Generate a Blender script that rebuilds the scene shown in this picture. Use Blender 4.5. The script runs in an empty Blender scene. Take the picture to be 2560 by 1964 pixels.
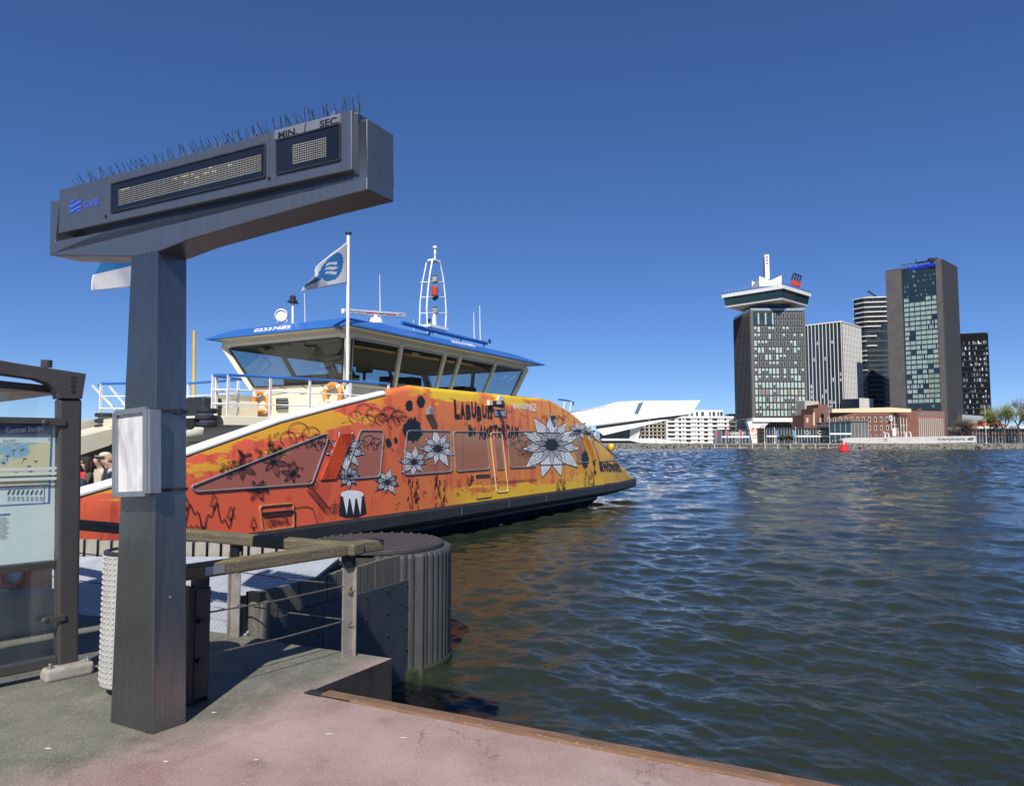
import bpy, bmesh, math, random
import numpy as np
from mathutils import Vector, Matrix

random.seed(7)
S = bpy.context.scene
C = S.collection

# ------------------------------------------------------------------ camera, sky, sun, exposure
F_PX, CX, CY, HORIZON, EYE = 1800.0, 1280.0, 982.0, 1105.0, 2.8     # photo is 2560 x 1964
PITCH = math.atan((HORIZON - CY) / F_PX)
cam = bpy.data.cameras.new('camera'); cam.sensor_width = 36.0; cam.lens = 36.0 * F_PX / 2560.0
cam.clip_start = 0.05; cam.clip_end = 20000
camo = bpy.data.objects.new('camera', cam); C.objects.link(camo)
camo.location = (0, 0, EYE); camo.rotation_euler = (math.pi / 2 + PITCH, 0, 0)
S.camera = camo

SUN_EL, SUN_AZ = math.radians(44), math.radians(186)     # azimuth from +Y, clockwise
world = bpy.data.worlds.new('World'); S.world = world; world.use_nodes = True
wn = world.node_tree; bg = wn.nodes['Background']
sky = wn.nodes.new('ShaderNodeTexSky'); sky.sky_type = 'NISHITA'; sky.sun_disc = False
sky.sun_elevation = SUN_EL; sky.sun_rotation = SUN_AZ
sky.altitude = 0; sky.air_density = 0.6; sky.dust_density = 0.0; sky.ozone_density = 10.0
hs = wn.nodes.new('ShaderNodeHueSaturation'); hs.inputs['Saturation'].default_value = 1.12; hs.inputs['Hue'].default_value = 0.509
gm = wn.nodes.new('ShaderNodeGamma'); gm.inputs[1].default_value = 0.8
wn.links.new(sky.outputs[0], gm.inputs[0]); wn.links.new(gm.outputs[0], hs.inputs['Color']); wn.links.new(hs.outputs[0], bg.inputs[0]); bg.inputs[1].default_value = 0.12
sun = bpy.data.lights.new('sun', 'SUN'); sun.energy = 4.6; sun.angle = math.radians(0.53); sun.color = (1.0, 0.95, 0.87)
suno = bpy.data.objects.new('sun', sun); C.objects.link(suno)
sd = Vector((math.sin(SUN_AZ) * math.cos(SUN_EL), math.cos(SUN_AZ) * math.cos(SUN_EL), math.sin(SUN_EL)))
suno.rotation_euler = sd.to_track_quat('Z', 'Y').to_euler(); suno.location = (-3, -8, 30)
vs = S.view_settings
vs.view_transform = 'Standard'; vs.look = 'None'; vs.gamma = 1; vs.exposure = 0.45; vs.use_curve_mapping = False

# ------------------------------------------------------------------ pixel -> place helpers
cp_, sp_ = math.cos(PITCH), math.sin(PITCH)
CAM = Vector((0, 0, EYE))
def ray(px, py):
    x = (px - CX) / F_PX; v = (CY - py) / F_PX
    return Vector((x, cp_ - v * sp_, sp_ + v * cp_))
def on_z(px, py, z):
    d = ray(px, py); return CAM + d * ((z - EYE) / d.z)
def on_y(px, py, y):
    d = ray(px, py); return CAM + d * (y / d.y)
def on_plane(px, py, p, n):
    d = ray(px, py); return CAM + d * ((Vector(p) - CAM).dot(n) / d.dot(n))

# ------------------------------------------------------------------ mesh helpers
class MB:
    def __init__(s): s.v = []; s.f = []; s.m = []
    def add(s, vs_, fs, m=0):
        o = len(s.v); s.v += [tuple(v) for v in vs_]; s.f += [tuple(i + o for i in f) for f in fs]; s.m += [m] * len(fs); return s
    def obox(s, c, ax, ay, az, m=0):
        c = Vector(c); ax, ay, az = Vector(ax), Vector(ay), Vector(az); p = []
        for k in (-1, 1):
            for j in (-1, 1):
                for i in (-1, 1): p.append(c + ax * i + ay * j + az * k)
        return s.add(p, [(0, 2, 3, 1), (4, 5, 7, 6), (0, 1, 5, 4), (2, 6, 7, 3), (0, 4, 6, 2), (1, 3, 7, 5)], m)
    def box(s, x0, x1, y0, y1, z0, z1, m=0):
        return s.obox(((x0 + x1) / 2, (y0 + y1) / 2, (z0 + z1) / 2), ((x1 - x0) / 2, 0, 0), (0, (y1 - y0) / 2, 0), (0, 0, (z1 - z0) / 2), m)
    def beam(s, p, q, w, h, up=(0, 0, 1), m=0):
        p, q = Vector(p), Vector(q); d = q - p; L = d.length; d.normalize()
        side = d.cross(Vector(up)); side.normalize(); u = side.cross(d)
        return s.obox((p + q) / 2, d * L / 2, side * w / 2, u * h / 2, m)
    def prism(s, poly, ext, m=0):
        poly = [Vector(p) for p in poly]; ext = Vector(ext); n = len(poly)
        nrm = Vector((0, 0, 0))
        for i in range(n): nrm += (poly[i] - poly[0]).cross(poly[(i + 1) % n] - poly[0])
        if nrm.dot(ext) > 0: poly = poly[::-1]
        fs = [tuple(range(n)), tuple(range(2 * n - 1, n - 1, -1))]
        for i in range(n): j = (i + 1) % n; fs.append((j, i, n + i, n + j))
        return s.add(poly + [p + ext for p in poly], fs, m)
    def loft(s, rings, cap=True, closed=True, m=0):
        n = len(rings[0]); vs_ = [v for r in rings for v in r]; fs = []
        for k in range(len(rings) - 1):
            for i in range(n if closed else n - 1):
                j = (i + 1) % n; fs.append((k * n + i, k * n + j, (k + 1) * n + j, (k + 1) * n + i))
        if cap and closed: fs += [tuple(range(n - 1, -1, -1)), tuple(range((len(rings) - 1) * n, len(rings) * n))]
        return s.add(vs_, fs, m)
    def tube(s, pts, r, n=8, m=0, closed=False):
        pts = [Vector(p) for p in pts]; rings = []; prev = None
        N = len(pts); rr = r if isinstance(r, (list, tuple)) else [r] * N
        for i, p in enumerate(pts):
            a = pts[(i - 1) % N] if (i > 0 or closed) else p; b = pts[(i + 1) % N] if (i < N - 1 or closed) else p
            d = (b - a).normalized()
            if prev is None:
                prev = d.cross(Vector((0, 0, 1)));
                if prev.length < 1e-3: prev = d.cross(Vector((1, 0, 0)))
            x = prev - d * prev.dot(d); x.normalize(); y = d.cross(x); prev = x
            rings.append([p + (x * math.cos(2 * math.pi * k / n) + y * math.sin(2 * math.pi * k / n)) * rr[i] for k in range(n)])
        if closed: rings.append(rings[0]); return s.loft(rings, False, True, m)
        return s.loft(rings, True, True, m)
    def lathe(s, prof, c=(0, 0, 0), n=20, m=0, axis=None):
        c = Vector(c); rings = []
        if axis is None: X, Y, Z = Vector((1, 0, 0)), Vector((0, 1, 0)), Vector((0, 0, 1))
        else:
            Z = Vector(axis).normalized(); X = Z.orthogonal().normalized(); Y = Z.cross(X)
        for r, z in prof: rings.append([c + X * (r * math.cos(2 * math.pi * k / n)) + Y * (r * math.sin(2 * math.pi * k / n)) + Z * z for k in range(n)])
        return s.loft(rings, True, True, m)
    def ico(s, c, rx, ry, rz, sub=2, m=0):
        b = bmesh.new(); bmesh.ops.create_icosphere(b, subdivisions=sub, radius=1)
        vs_ = [(c[0] + v.co.x * rx, c[1] + v.co.y * ry, c[2] + v.co.z * rz) for v in b.verts]
        fs = [tuple(v.index for v in f.verts) for f in b.faces]; b.free(); return s.add(vs_, fs, m)
    def mesh(s, name, mats, xf=None, smooth=False):
        me = bpy.data.meshes.new(name); v = s.v
        if xf is not None: v = [tuple(xf @ Vector(p)) for p in v]
        me.from_pydata(v, [], s.f)
        for a in (mats if isinstance(mats, (list, tuple)) else [mats]): me.materials.append(a)
        if any(s.m): me.polygons.foreach_set('material_index', s.m)
        if smooth: me.polygons.foreach_set('use_smooth', [True] * len(me.polygons))
        me.update(); return me
    def build(s, name, mats, parent=None, local=False, smooth=False, bevel=0, base=None, seg=2):
        if parent is not None:
            xf = None if local else XF[parent].inverted()
            o = bpy.data.objects.new(name, s.mesh(name, mats, xf, smooth)); C.objects.link(o); o.parent = parent; XF[o] = XF[parent]
        else:
            b = Vector(base) if base is not None else Vector((0, 0, 0))
            o = bpy.data.objects.new(name, s.mesh(name, mats, Matrix.Translation(-b), smooth)); C.objects.link(o); o.location = b; XF[o] = Matrix.Translation(b)
        if bevel:
            md = o.modifiers.new('bevel', 'BEVEL'); md.width = bevel; md.segments = seg; md.limit_method = 'ANGLE'; md.angle_limit = math.radians(35)
        if smooth == 'auto':
            for p in o.data.polygons: p.use_smooth = True
        return o
XF = {}
def tag(o, label=None, cat=None, group=None, kind=None):
    if label: o['label'] = label
    if cat: o['category'] = cat
    if group: o['group'] = group
    if kind: o['kind'] = kind
    return o
def thing(name, label, cat, loc=(0, 0, 0), rotz=0, group=None):
    o = bpy.data.objects.new(name, None); C.objects.link(o); o.location = loc; o.rotation_euler = (0, 0, rotz)
    o.empty_display_size = 0.2
    XF[o] = Matrix.Translation(Vector(loc)) @ Matrix.Rotation(rotz, 4, 'Z')
    return tag(o, label, cat, group)
def share(name, me, parent, loc, rotz=0, scale=None):
    o = bpy.data.objects.new(name, me); C.objects.link(o); o.parent = parent; o.location = loc
    if rotz: o.rotation_euler = (0, 0, rotz)
    if scale: o.scale = scale
    return o

_txt = {}
def text2d(s, bold=0.0):
    """outline of a string as verts (u, v in 0..1) and faces"""
    if (s, bold) in _txt: return _txt[(s, bold)]
    cu = bpy.data.curves.new('lettering', 'FONT'); cu.body = s; cu.size = 1; cu.offset = bold; cu.resolution_u = 3
    ob = bpy.data.objects.new('lettering', cu); me = bpy.data.meshes.new_from_object(ob)
    v = [(p.co.x, p.co.y) for p in me.vertices]; f = [tuple(p.vertices) for p in me.polygons]
    bpy.data.objects.remove(ob); bpy.data.curves.remove(cu); bpy.data.meshes.remove(me)
    x0, x1 = min(p[0] for p in v), max(p[0] for p in v); y0, y1 = min(p[1] for p in v), max(p[1] for p in v)
    v = [((p[0] - x0) / (x1 - x0), (p[1] - y0) / (y1 - y0)) for p in v]
    _txt[(s, bold)] = (v, f); return v, f
def text_on(mb, s, q, bold=0.0, m=0):
    """q: 4 points (bottom-left, bottom-right, top-right, top-left)"""
    q = [Vector(p) for p in q]; v, f = text2d(s, bold)
    return mb.add([(q[0] * (1 - a) + q[1] * a) * (1 - b) + (q[3] * (1 - a) + q[2] * a) * b for a, b in v], f, m)

# ------------------------------------------------------------------ materials
def nodes(name):
    m = bpy.data.materials.new(name); m.use_nodes = True; nt = m.node_tree
    return m, nt, nt.nodes['Principled BSDF']
def N(nt, t, **kw):
    n = nt.nodes.new(t)
    for k, v in kw.items(): setattr(n, k, v)
    return n
def val(n, **kw):
    for k, v in kw.items(): n.inputs[k.replace('_', ' ')].default_value = v
    return n
def coords(nt, scale=(1, 1, 1), rot=(0, 0, 0), space='Object'):
    tc = N(nt, 'ShaderNodeTexCoord'); mp = N(nt, 'ShaderNodeMapping'); mp.inputs['Scale'].default_value = scale; mp.inputs['Rotation'].default_value = rot
    nt.links.new(tc.outputs[space], mp.inputs[0]); return mp.outputs[0]
def noise(nt, vec, scale, detail=4, rough=0.55, dist=0.0):
    n = N(nt, 'ShaderNodeTexNoise'); val(n, Scale=scale, Detail=detail, Roughness=rough, Distortion=dist)
    if vec is not None: nt.links.new(vec, n.inputs['Vector'])
    return n.outputs[0]
def ramp(nt, fac, stops, interp='LINEAR'):
    r = N(nt, 'ShaderNodeValToRGB'); r.color_ramp.interpolation = interp
    while len(r.color_ramp.elements) < len(stops): r.color_ramp.elements.new(0.5)
    for e, (p, c) in zip(r.color_ramp.elements, stops):
        e.position = p; e.color = (c, c, c, 1) if isinstance(c, (int, float)) else (*c, 1)
    nt.links.new(fac, r.inputs[0]); return r.outputs[0]
def math_(nt, op, a, b=None, c=None):
    n = N(nt, 'ShaderNodeMath', operation=op)
    for i, x in enumerate((a, b, c)):
        if x is None: continue
        if isinstance(x, (int, float)): n.inputs[i].default_value = x
        else: nt.links.new(x, n.inputs[i])
    return n.outputs[0]
def mix(nt, fac, a, b, blend='MIX'):
    n = N(nt, 'ShaderNodeMix', data_type='RGBA', blend_type=blend)
    for s_, x in ((n.inputs[0], fac), (n.inputs[6], a), (n.inputs[7], b)):
        if isinstance(x, (int, float)): s_.default_value = x
        elif isinstance(x, tuple): s_.default_value = (*x, 1)
        else: nt.links.new(x, s_)
    return n.outputs[2]
def bump(nt, h, bsdf, strength=0.3, dist=0.01):
    b = N(nt, 'ShaderNodeBump'); val(b, Strength=strength, Distance=dist); nt.links.new(h, b.inputs['Height']); nt.links.new(b.outputs[0], bsdf.inputs['Normal'])
def mat(name, col, rough=0.5, metal=0.0, var=0.12, vs_=2.0, bmp=0.0, bs=60.0, bd=0.004, stretch=(1, 1, 1), spec=0.5, dirt=0.0, coat=0.0):
    m, nt, b = nodes(name); v = coords(nt, stretch)
    n = noise(nt, v, vs_, 6, 0.6)
    hi = tuple(min(1, c * (1 + var)) for c in col); lo = tuple(c * (1 - var) for c in col)
    c = ramp(nt, n, [(0.3, lo), (0.7, hi)])
    if dirt:
        d = ramp(nt, noise(nt, v, vs_ * 3.1, 8, 0.7), [(0.52, 0.0), (0.72, 1.0)])
        c = mix(nt, math_(nt, 'MULTIPLY', d, dirt), c, tuple(x * 0.45 for x in col))
    nt.links.new(c, b.inputs['Base Color'])
    r = ramp(nt, noise(nt, v, vs_ * 2.3, 5), [(0.3, max(0.02, rough * 0.8)), (0.7, min(1, rough * 1.2))]); nt.links.new(r, b.inputs['Roughness'])
    b.inputs['Metallic'].default_value = metal; b.inputs['Specular IOR Level'].default_value = spec
    if coat: b.inputs['Coat Weight'].default_value = coat
    if bmp: bump(nt, noise(nt, v, bs, 5, 0.65), b, bmp, bd)
    return m
def glass_dark(name, col, rough=0.03, spec=0.6, var=0.3, vs_=0.3):
    return mat(name, col, rough, 0, var, vs_, spec=spec)
def clear_glass(name, tint=(0.9, 0.97, 0.95), op=0.12):
    m, nt, b = nodes(name); out = nt.nodes['Material Output']
    tr = N(nt, 'ShaderNodeBsdfTransparent'); tr.inputs[0].default_value = (*tint, 1)
    gl = N(nt, 'ShaderNodeBsdfGlossy'); gl.inputs['Roughness'].default_value = 0.02
    fr = N(nt, 'ShaderNodeFresnel'); geo = N(nt, 'ShaderNodeNewGeometry')      # same reflection from both faces of the pane
    nt.links.new(math_(nt, 'SUBTRACT', 1.5, math_(nt, 'MULTIPLY', geo.outputs['Backfacing'], 1.5 - 1 / 1.5)), fr.inputs[0])
    d = ramp(nt, noise(nt, coords(nt, (1, 1, 0.4)), 3.0, 8, 0.7), [(0.35, op * 0.3), (0.75, op * 1.6)])
    df = N(nt, 'ShaderNodeBsdfDiffuse'); df.inputs[0].default_value = (0.55, 0.6, 0.58, 1)
    m1 = N(nt, 'ShaderNodeMixShader'); nt.links.new(d, m1.inputs[0]); nt.links.new(tr.outputs[0], m1.inputs[1]); nt.links.new(df.outputs[0], m1.inputs[2])
    m2 = N(nt, 'ShaderNodeMixShader'); nt.links.new(math_(nt, 'MULTIPLY', fr.outputs[0], 1.0), m2.inputs[0]); nt.links.new(m1.outputs[0], m2.inputs[1]); nt.links.new(gl.outputs[0], m2.inputs[2])
    nt.links.new(m2.outputs[0], out.inputs[0]); return m
def wood(name, col, grain=(14, 14, 1.2), moss=0.0, mosscol=(0.16, 0.17, 0.04), var=0.45, scale=1.0):
    m, nt, b = nodes(name); v = coords(nt, tuple(g * scale for g in grain))
    n = noise(nt, v, 3.0, 9, 0.68, 0.6)
    c = ramp(nt, n, [(0.25, tuple(x * (1 - var) for x in col)), (0.55, col), (0.8, tuple(min(1, x * (1 + var)) for x in col))])
    if moss:
        g = N(nt, 'ShaderNodeNewGeometry'); sz = N(nt, 'ShaderNodeSeparateXYZ'); nt.links.new(g.outputs['Normal'], sz.inputs[0])      # moss grows on the upper faces
        up_ = ramp(nt, sz.outputs[2], [(0.3, 0.25), (0.8, 1.0)])
        mk = math_(nt, 'MULTIPLY', ramp(nt, noise(nt, coords(nt), 5.0, 8, 0.7), [(0.5 - moss * 0.2, 0.0), (0.68, 1.0)]), up_); c = mix(nt, math_(nt, 'MULTIPLY', mk, moss), c, mosscol)
        sp = ramp(nt, noise(nt, coords(nt), 70.0, 2, 0.5), [(0.66, 0.0), (0.72, 1.0)]); c = mix(nt, math_(nt, 'MULTIPLY', sp, 0.5), c, (0.45, 0.44, 0.38))
    nt.links.new(c, b.inputs['Base Color']); b.inputs['Roughness'].default_value = 0.85
    bump(nt, n, b, 0.6, 0.006); return m
# ================================================================== SETTING
QZ = 1.2
# ---- water: one sheet, finely waved in front, flat far away
def make_water():
    th = np.concatenate([np.linspace(-math.pi, -1.05, 30, endpoint=False), np.linspace(-1.05, 1.05, 560), np.linspace(1.05, math.pi, 31)[1:-1]])
    r = [0.5, 1.5, 2.5]
    while r[-1] < 9000:
        d = r[-1]; r.append(d + (max(0.035, min(d * d / (F_PX * EYE) * 1.5, 0.6)) if d < 325 else d * 0.2))
    r = np.array(r); R, T = np.meshgrid(r, th, indexing='ij')
    X, Y = R * np.sin(T), R * np.cos(T); Z = np.zeros_like(X)
    step = np.gradient(r)[:, None] * np.ones_like(T); step = np.maximum(step, R * 0.00375)
    rng = np.random.RandomState(5)
    wd = math.radians(205)
    patch = 0.75 + 0.3 * np.sin(X * 0.11 + 0.7 * np.sin(Y * 0.07)) * np.sin(Y * 0.09 + 1.1 * np.sin(X * 0.06))
    for i in range(96):
        lam = 0.13 * (15.0 ** (rng.rand() ** 1.05)); k = 2 * math.pi / lam
        a = wd + rng.randn() * 0.85
        amp = 0.0039 * lam ** 0.84
        fade = np.clip((lam / step - 2.2) / 2.5, 0, 1)
        ph = k * (X * math.sin(a) + Y * math.cos(a)) + rng.rand() * 6.28
        ph = ph + 0.8 * np.sin(0.5 * X + 0.37 * Y + i)
        Z += amp * fade * patch * (np.sin(ph) + 0.25 * np.sin(2 * ph + 0.6))
    for i in range(26):                               # longer chop, stronger in the open fairway than beside the quay
        lam = rng.uniform(1.7, 4.6); k = 2 * math.pi / lam; a = wd + rng.randn() * 0.8
        w = (0.22 + 0.78 * np.clip((R - 25) / 60, 0, 1)) * np.clip((lam / step - 1.9) / 1.2, 0, 1)
        ph = k * (X * math.sin(a) + Y * math.cos(a)) + rng.rand() * 6.28 + 1.2 * np.sin(0.11 * X + 0.07 * Y + i)
        Z += 0.0068 * lam * w * (np.sin(ph) + 0.3 * np.sin(2 * ph + 0.6))
    nr, na = R.shape
    co = np.stack([X, Y, Z], -1).reshape(-1, 3)
    idx = np.arange(nr * na).reshape(nr, na)
    a = idx[:-1, :]; b = idx[1:, :]
    q = np.stack([a, b, np.roll(b, -1, 1), np.roll(a, -1, 1)], -1).reshape(-1, 4)[:, ::-1]
    me = bpy.data.meshes.new('water'); me.vertices.add(len(co)); me.vertices.foreach_set('co', co.ravel())
    me.loops.add(q.size); me.loops.foreach_set('vertex_index', q.ravel().astype(np.int32))
    me.polygons.add(len(q)); me.polygons.foreach_set('loop_start', np.arange(0, q.size, 4)); me.polygons.foreach_set('loop_total', np.full(len(q), 4))
    me.polygons.foreach_set('use_smooth', np.ones(len(q), bool)); me.update(calc_edges=True); me.validate()
    m, nt, bs = nodes('river_water')
    vv = coords(nt)
    big = noise(nt, vv, 0.06, 4)
    c = ramp(nt, big, [(0.35, (0.016, 0.021, 0.013)), (0.65, (0.026, 0.032, 0.020))])
    nt.links.new(c, bs.inputs['Base Color'])
    bs.inputs['IOR'].default_value = 1.333; bs.inputs['Specular IOR Level'].default_value = 0.5
    bs.inputs['Roughness'].default_value = 0.045
    v2 = coords(nt, (1.0, 0.75, 1), (0, 0, 0.42))
    h = math_(nt, 'ADD', math_(nt, 'MULTIPLY', noise(nt, v2, 3.6, 5, 0.66, 0.5), 0.6), math_(nt, 'MULTIPLY', noise(nt, v2, 12.0, 4, 0.6, 0.3), 0.17))
    h = math_(nt, 'ADD', h, math_(nt, 'MULTIPLY', noise(nt, v2, 0.75, 3, 0.5), 0.9))
    calm = ramp(nt, noise(nt, coords(nt, (1, 0.4, 1)), 0.035, 4, 0.6), [(0.38, 0.55), (0.62, 1.0)])
    h = math_(nt, 'MULTIPLY', h, calm)
    bump(nt, h, bs, 1.0, 0.055)
    # where the waves grow too fine for the mesh, slopes of the surface normal take over
    ln = N(nt, 'ShaderNodeVectorMath', operation='LENGTH'); nt.links.new(vv, ln.inputs[0])
    far = ramp(nt, math_(nt, 'MULTIPLY', ln.outputs['Value'], 0.005), [(0.06, 0.0), (0.40, 1.0)])
    nz = N(nt, 'ShaderNodeTexNoise'); val(nz, Scale=1.1, Detail=5, Roughness=0.7); nt.links.new(v2, nz.inputs['Vector'])
    sub = N(nt, 'ShaderNodeVectorMath', operation='SUBTRACT'); nt.links.new(nz.outputs['Color'], sub.inputs[0]); sub.inputs[1].default_value = (0.5, 0.5, 0.5)
    flat = N(nt, 'ShaderNodeVectorMath', operation='MULTIPLY'); nt.links.new(sub.outputs[0], flat.inputs[0]); flat.inputs[1].default_value = (1.7, 1.7, 0)
    sc = N(nt, 'ShaderNodeVectorMath', operation='SCALE'); nt.links.new(flat.outputs[0], sc.inputs[0]); nt.links.new(math_(nt, 'MULTIPLY', far, calm), sc.inputs['Scale'])
    bn = bs.inputs['Normal'].links[0].from_socket
    ad_ = N(nt, 'ShaderNodeVectorMath', operation='ADD'); nt.links.new(bn, ad_.inputs[0]); nt.links.new(sc.outputs[0], ad_.inputs[1])
    nm = N(nt, 'ShaderNodeVectorMath', operation='NORMALIZE'); nt.links.new(ad_.outputs[0], nm.inputs[0]); nt.links.new(nm.outputs[0], bs.inputs['Normal'])
    me.materials.append(m)
    o = bpy.data.objects.new('water', me); C.objects.link(o); return tag(o, kind='structure')
make_water()

# ---- quay
def quay_material():
    m, nt, b = nodes('quay_grit'); tc = N(nt, 'ShaderNodeTexCoord'); sx = N(nt, 'ShaderNodeSeparateXYZ'); nt.links.new(tc.outputs['Object'], sx.inputs[0])
    v = tc.outputs['Object']
    wob = noise(nt, v, 2.2, 6, 0.65)
    line = math_(nt, 'SUBTRACT', sx.outputs[0], math_(nt, 'MULTIPLY', sx.outputs[1], 0.66))     # x - .66 y
    line = math_(nt, 'ADD', line, math_(nt, 'MULTIPLY', math_(nt, 'SUBTRACT', wob, 0.5), 1.1))
    pink = ramp(nt, math_(nt, 'MULTIPLY', math_(nt, 'ADD', line, 5.2), 0.5), [(0.2, 0.0), (0.50, 1.0)])
    fine = noise(nt, v, 190.0, 2, 0.6)
    red = ramp(nt, noise(nt, v, 1.3, 8, 0.62), [(0.3, (0.285, 0.175, 0.155)), (0.7, (0.475, 0.345, 0.315))])
    grn = ramp(nt, noise(nt, v, 1.7, 8, 0.65), [(0.28, (0.090, 0.088, 0.070)), (0.5, (0.145, 0.148, 0.112)), (0.72, (0.215, 0.205, 0.17))])
    redline = ramp(nt, math_(nt, 'ABSOLUTE', math_(nt, 'ADD', line, 4.15)), [(0.0, 0.22), (0.13, 0.0)])
    c = mix(nt, pink, grn, red)
    c = mix(nt, redline, c, (0.17, 0.045, 0.035))
    st = ramp(nt, noise(nt, v, 3.8, 8, 0.7), [(0.56, 0.0), (0.74, 0.55)]); c = mix(nt, st, c, (0.055, 0.050, 0.042))
    c = mix(nt, ramp(nt, fine, [(0.40, 0.55), (0.5, 0.0)]), c, (0.045, 0.036, 0.034))
    sparkle = N(nt, 'ShaderNodeTexVoronoi'); sparkle.inputs['Scale'].default_value = 165.0; nt.links.new(v, sparkle.inputs['Vector'])
    rnd = N(nt, 'ShaderNodeSeparateColor'); nt.links.new(sparkle.outputs['Color'], rnd.inputs[0])
    sp = math_(nt, 'MULTIPLY', ramp(nt, rnd.outputs[0], [(0.80, 0.0), (0.86, 1.0)]), ramp(nt, sparkle.outputs['Distance'], [(0.25, 1.0), (0.5, 0.0)]))
    c = mix(nt, math_(nt, 'MULTIPLY', sp, 0.75), c, (0.62, 0.55, 0.53))
    gum = N(nt, 'ShaderNodeTexVoronoi'); gum.inputs['Scale'].default_value = 2.6; nt.links.new(v, gum.inputs['Vector'])
    gr_ = N(nt, 'ShaderNodeSeparateColor'); nt.links.new(gum.outputs['Color'], gr_.inputs[0])
    gd = math_(nt, 'ADD', gum.outputs['Distance'], math_(nt, 'MULTIPLY', noise(nt, v, 60.0, 3), 0.05))
    gk = math_(nt, 'MULTIPLY', ramp(nt, gd, [(0.062, 1.0), (0.075, 0.0)]), ramp(nt, gr_.outputs[0], [(0.45, 0.0), (0.5, 1.0)]))
    c = mix(nt, math_(nt, 'MULTIPLY', gk, 0.6), c, (0.05, 0.045, 0.042))
    crk = N(nt, 'ShaderNodeTexVoronoi', feature='DISTANCE_TO_EDGE'); crk.inputs['Scale'].default_value = 0.55
    dsv = N(nt, 'ShaderNodeVectorMath', operation='ADD'); nt.links.new(v, dsv.inputs[0]); nzc = N(nt, 'ShaderNodeTexNoise'); val(nzc, Scale=3.0, Detail=6); nt.links.new(v, nzc.inputs['Vector']); nt.links.new(nzc.outputs['Color'], dsv.inputs[1]); nt.links.new(dsv.outputs[0], crk.inputs['Vector'])
    ck = math_(nt, 'MULTIPLY', ramp(nt, crk.outputs['Distance'], [(0.0, 0.6), (0.006, 0.0)]), ramp(nt, noise(nt, v, 0.9, 3), [(0.45, 0.0), (0.55, 1.0)])); c = mix(nt, ck, c, (0.05, 0.045, 0.04))
    wear = ramp(nt, noise(nt, coords(nt, (1, 0.35, 1), (0, 0, 0.5)), 6.0, 8, 0.72), [(0.55, 0.0), (0.72, 0.35)]); c = mix(nt, wear, c, (0.33, 0.30, 0.27))
    nt.links.new(c, b.inputs['Base Color']); b.inputs['Roughness'].default_value = 0.8
    bump(nt, math_(nt, 'ADD', fine, math_(nt, 'MULTIPLY', sp, 0.7)), b, 0.7, 0.005)
    return m
GRIT = quay_material()
QSIDE = mat('quay_side_steel', (0.030, 0.026, 0.026), 0.6, 0, 0.4, 3.0, 0.3, 25, 0.006, dirt=0.5)
c1 = on_z(760, 1733, QZ); c2 = on_z(980, 1645, QZ); e2 = on_z(1960, 1964, QZ)
edge_dir = (e2 - c1).normalized()
far_edge = c1 + edge_dir * 34
wa = on_z(905, 1634, QZ); wb = on_z(738, 1611, QZ); wc = on_z(612, 1588, QZ); wd_ = on_z(205, 1536, QZ)
left_dir = (wd_ - wc).normalized(); we = wc + left_dir * 22
qpoly = [c1, c2, wa, wb, wc, we, Vector((-26, 2, QZ)), Vector((-26, -30, QZ)), Vector((far_edge.x, -30, QZ)), far_edge]
quay = MB().prism(qpoly, (0, 0, -3.2)).build('quay', [GRIT], None); quay.data.materials.append(QSIDE)
for p in quay.data.polygons:
    if abs(p.normal.z) < 0.5: p.material_index = 1
tag(quay, kind='structure')
# timber capping along the quay edge and the thin steel lip in the corner
TIMBER_X = wood('orange_brown_timber', (0.20, 0.105, 0.058), (1.4, 26, 26), 0.55, (0.075, 0.058, 0.042), 0.6)
def beam_obj(name, p, q, w, h, material, parent=None, bevel=0.0, up=(0, 0, 1)):
    """a bar whose own X axis runs along it, so the grain follows it"""
    p, q = Vector(p), Vector(q); d = q - p; L = d.length; d.normalize(); s_ = Vector(up).cross(d).normalized(); u = d.cross(s_)
    M = Matrix((d, s_, u)).transposed().to_4x4(); M.translation = p
    o = bpy.data.objects.new(name, MB().box(0, L, -w / 2, w / 2, -h / 2, h / 2).mesh(name, material)); C.objects.link(o)
    if parent is not None: o.parent = parent; M2 = XF[parent].inverted() @ M
    else: M2 = M
    o.location = M2.to_translation(); o.rotation_euler = M2.to_euler(); XF[o] = M
    if bevel:
        md = o.modifiers.new('bevel', 'BEVEL'); md.width = bevel; md.segments = 2
    return o
nrm_edge = Vector((-edge_dir.y, edge_dir.x, 0))         # towards the water
if nrm_edge.y < 0: nrm_edge = -nrm_edge
pos = 0.12
while pos < 20:
    L = 3.6 if pos > 1 else 3.2
    beam_obj('edge_timber', c1 + edge_dir * pos + nrm_edge * 0.052 + Vector((0, 0, -0.05)), c1 + edge_dir * (pos + L - 0.012) + nrm_edge * 0.052 + Vector((0, 0, -0.05)), 0.10, 0.13, TIMBER_X, quay, 0.014)
    pos += L
STEEL_D = mat('dark_steel', (0.045, 0.046, 0.05), 0.45, 0.5, 0.3, 6, 0.1, 80)
MB().prism([c1 + Vector((0, 0, .004)), c1 + (c2 - c1) * 0.08 + Vector((0, 0, .004)), c1 + edge_dir * 0.36 + nrm_edge * 0.035 + Vector((0, 0, .004)), c1 + edge_dir * 0.36 + Vector((0, 0, .004))], (0, 0, 0.006)).build('steel_lip', STEEL_D, quay)

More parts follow.
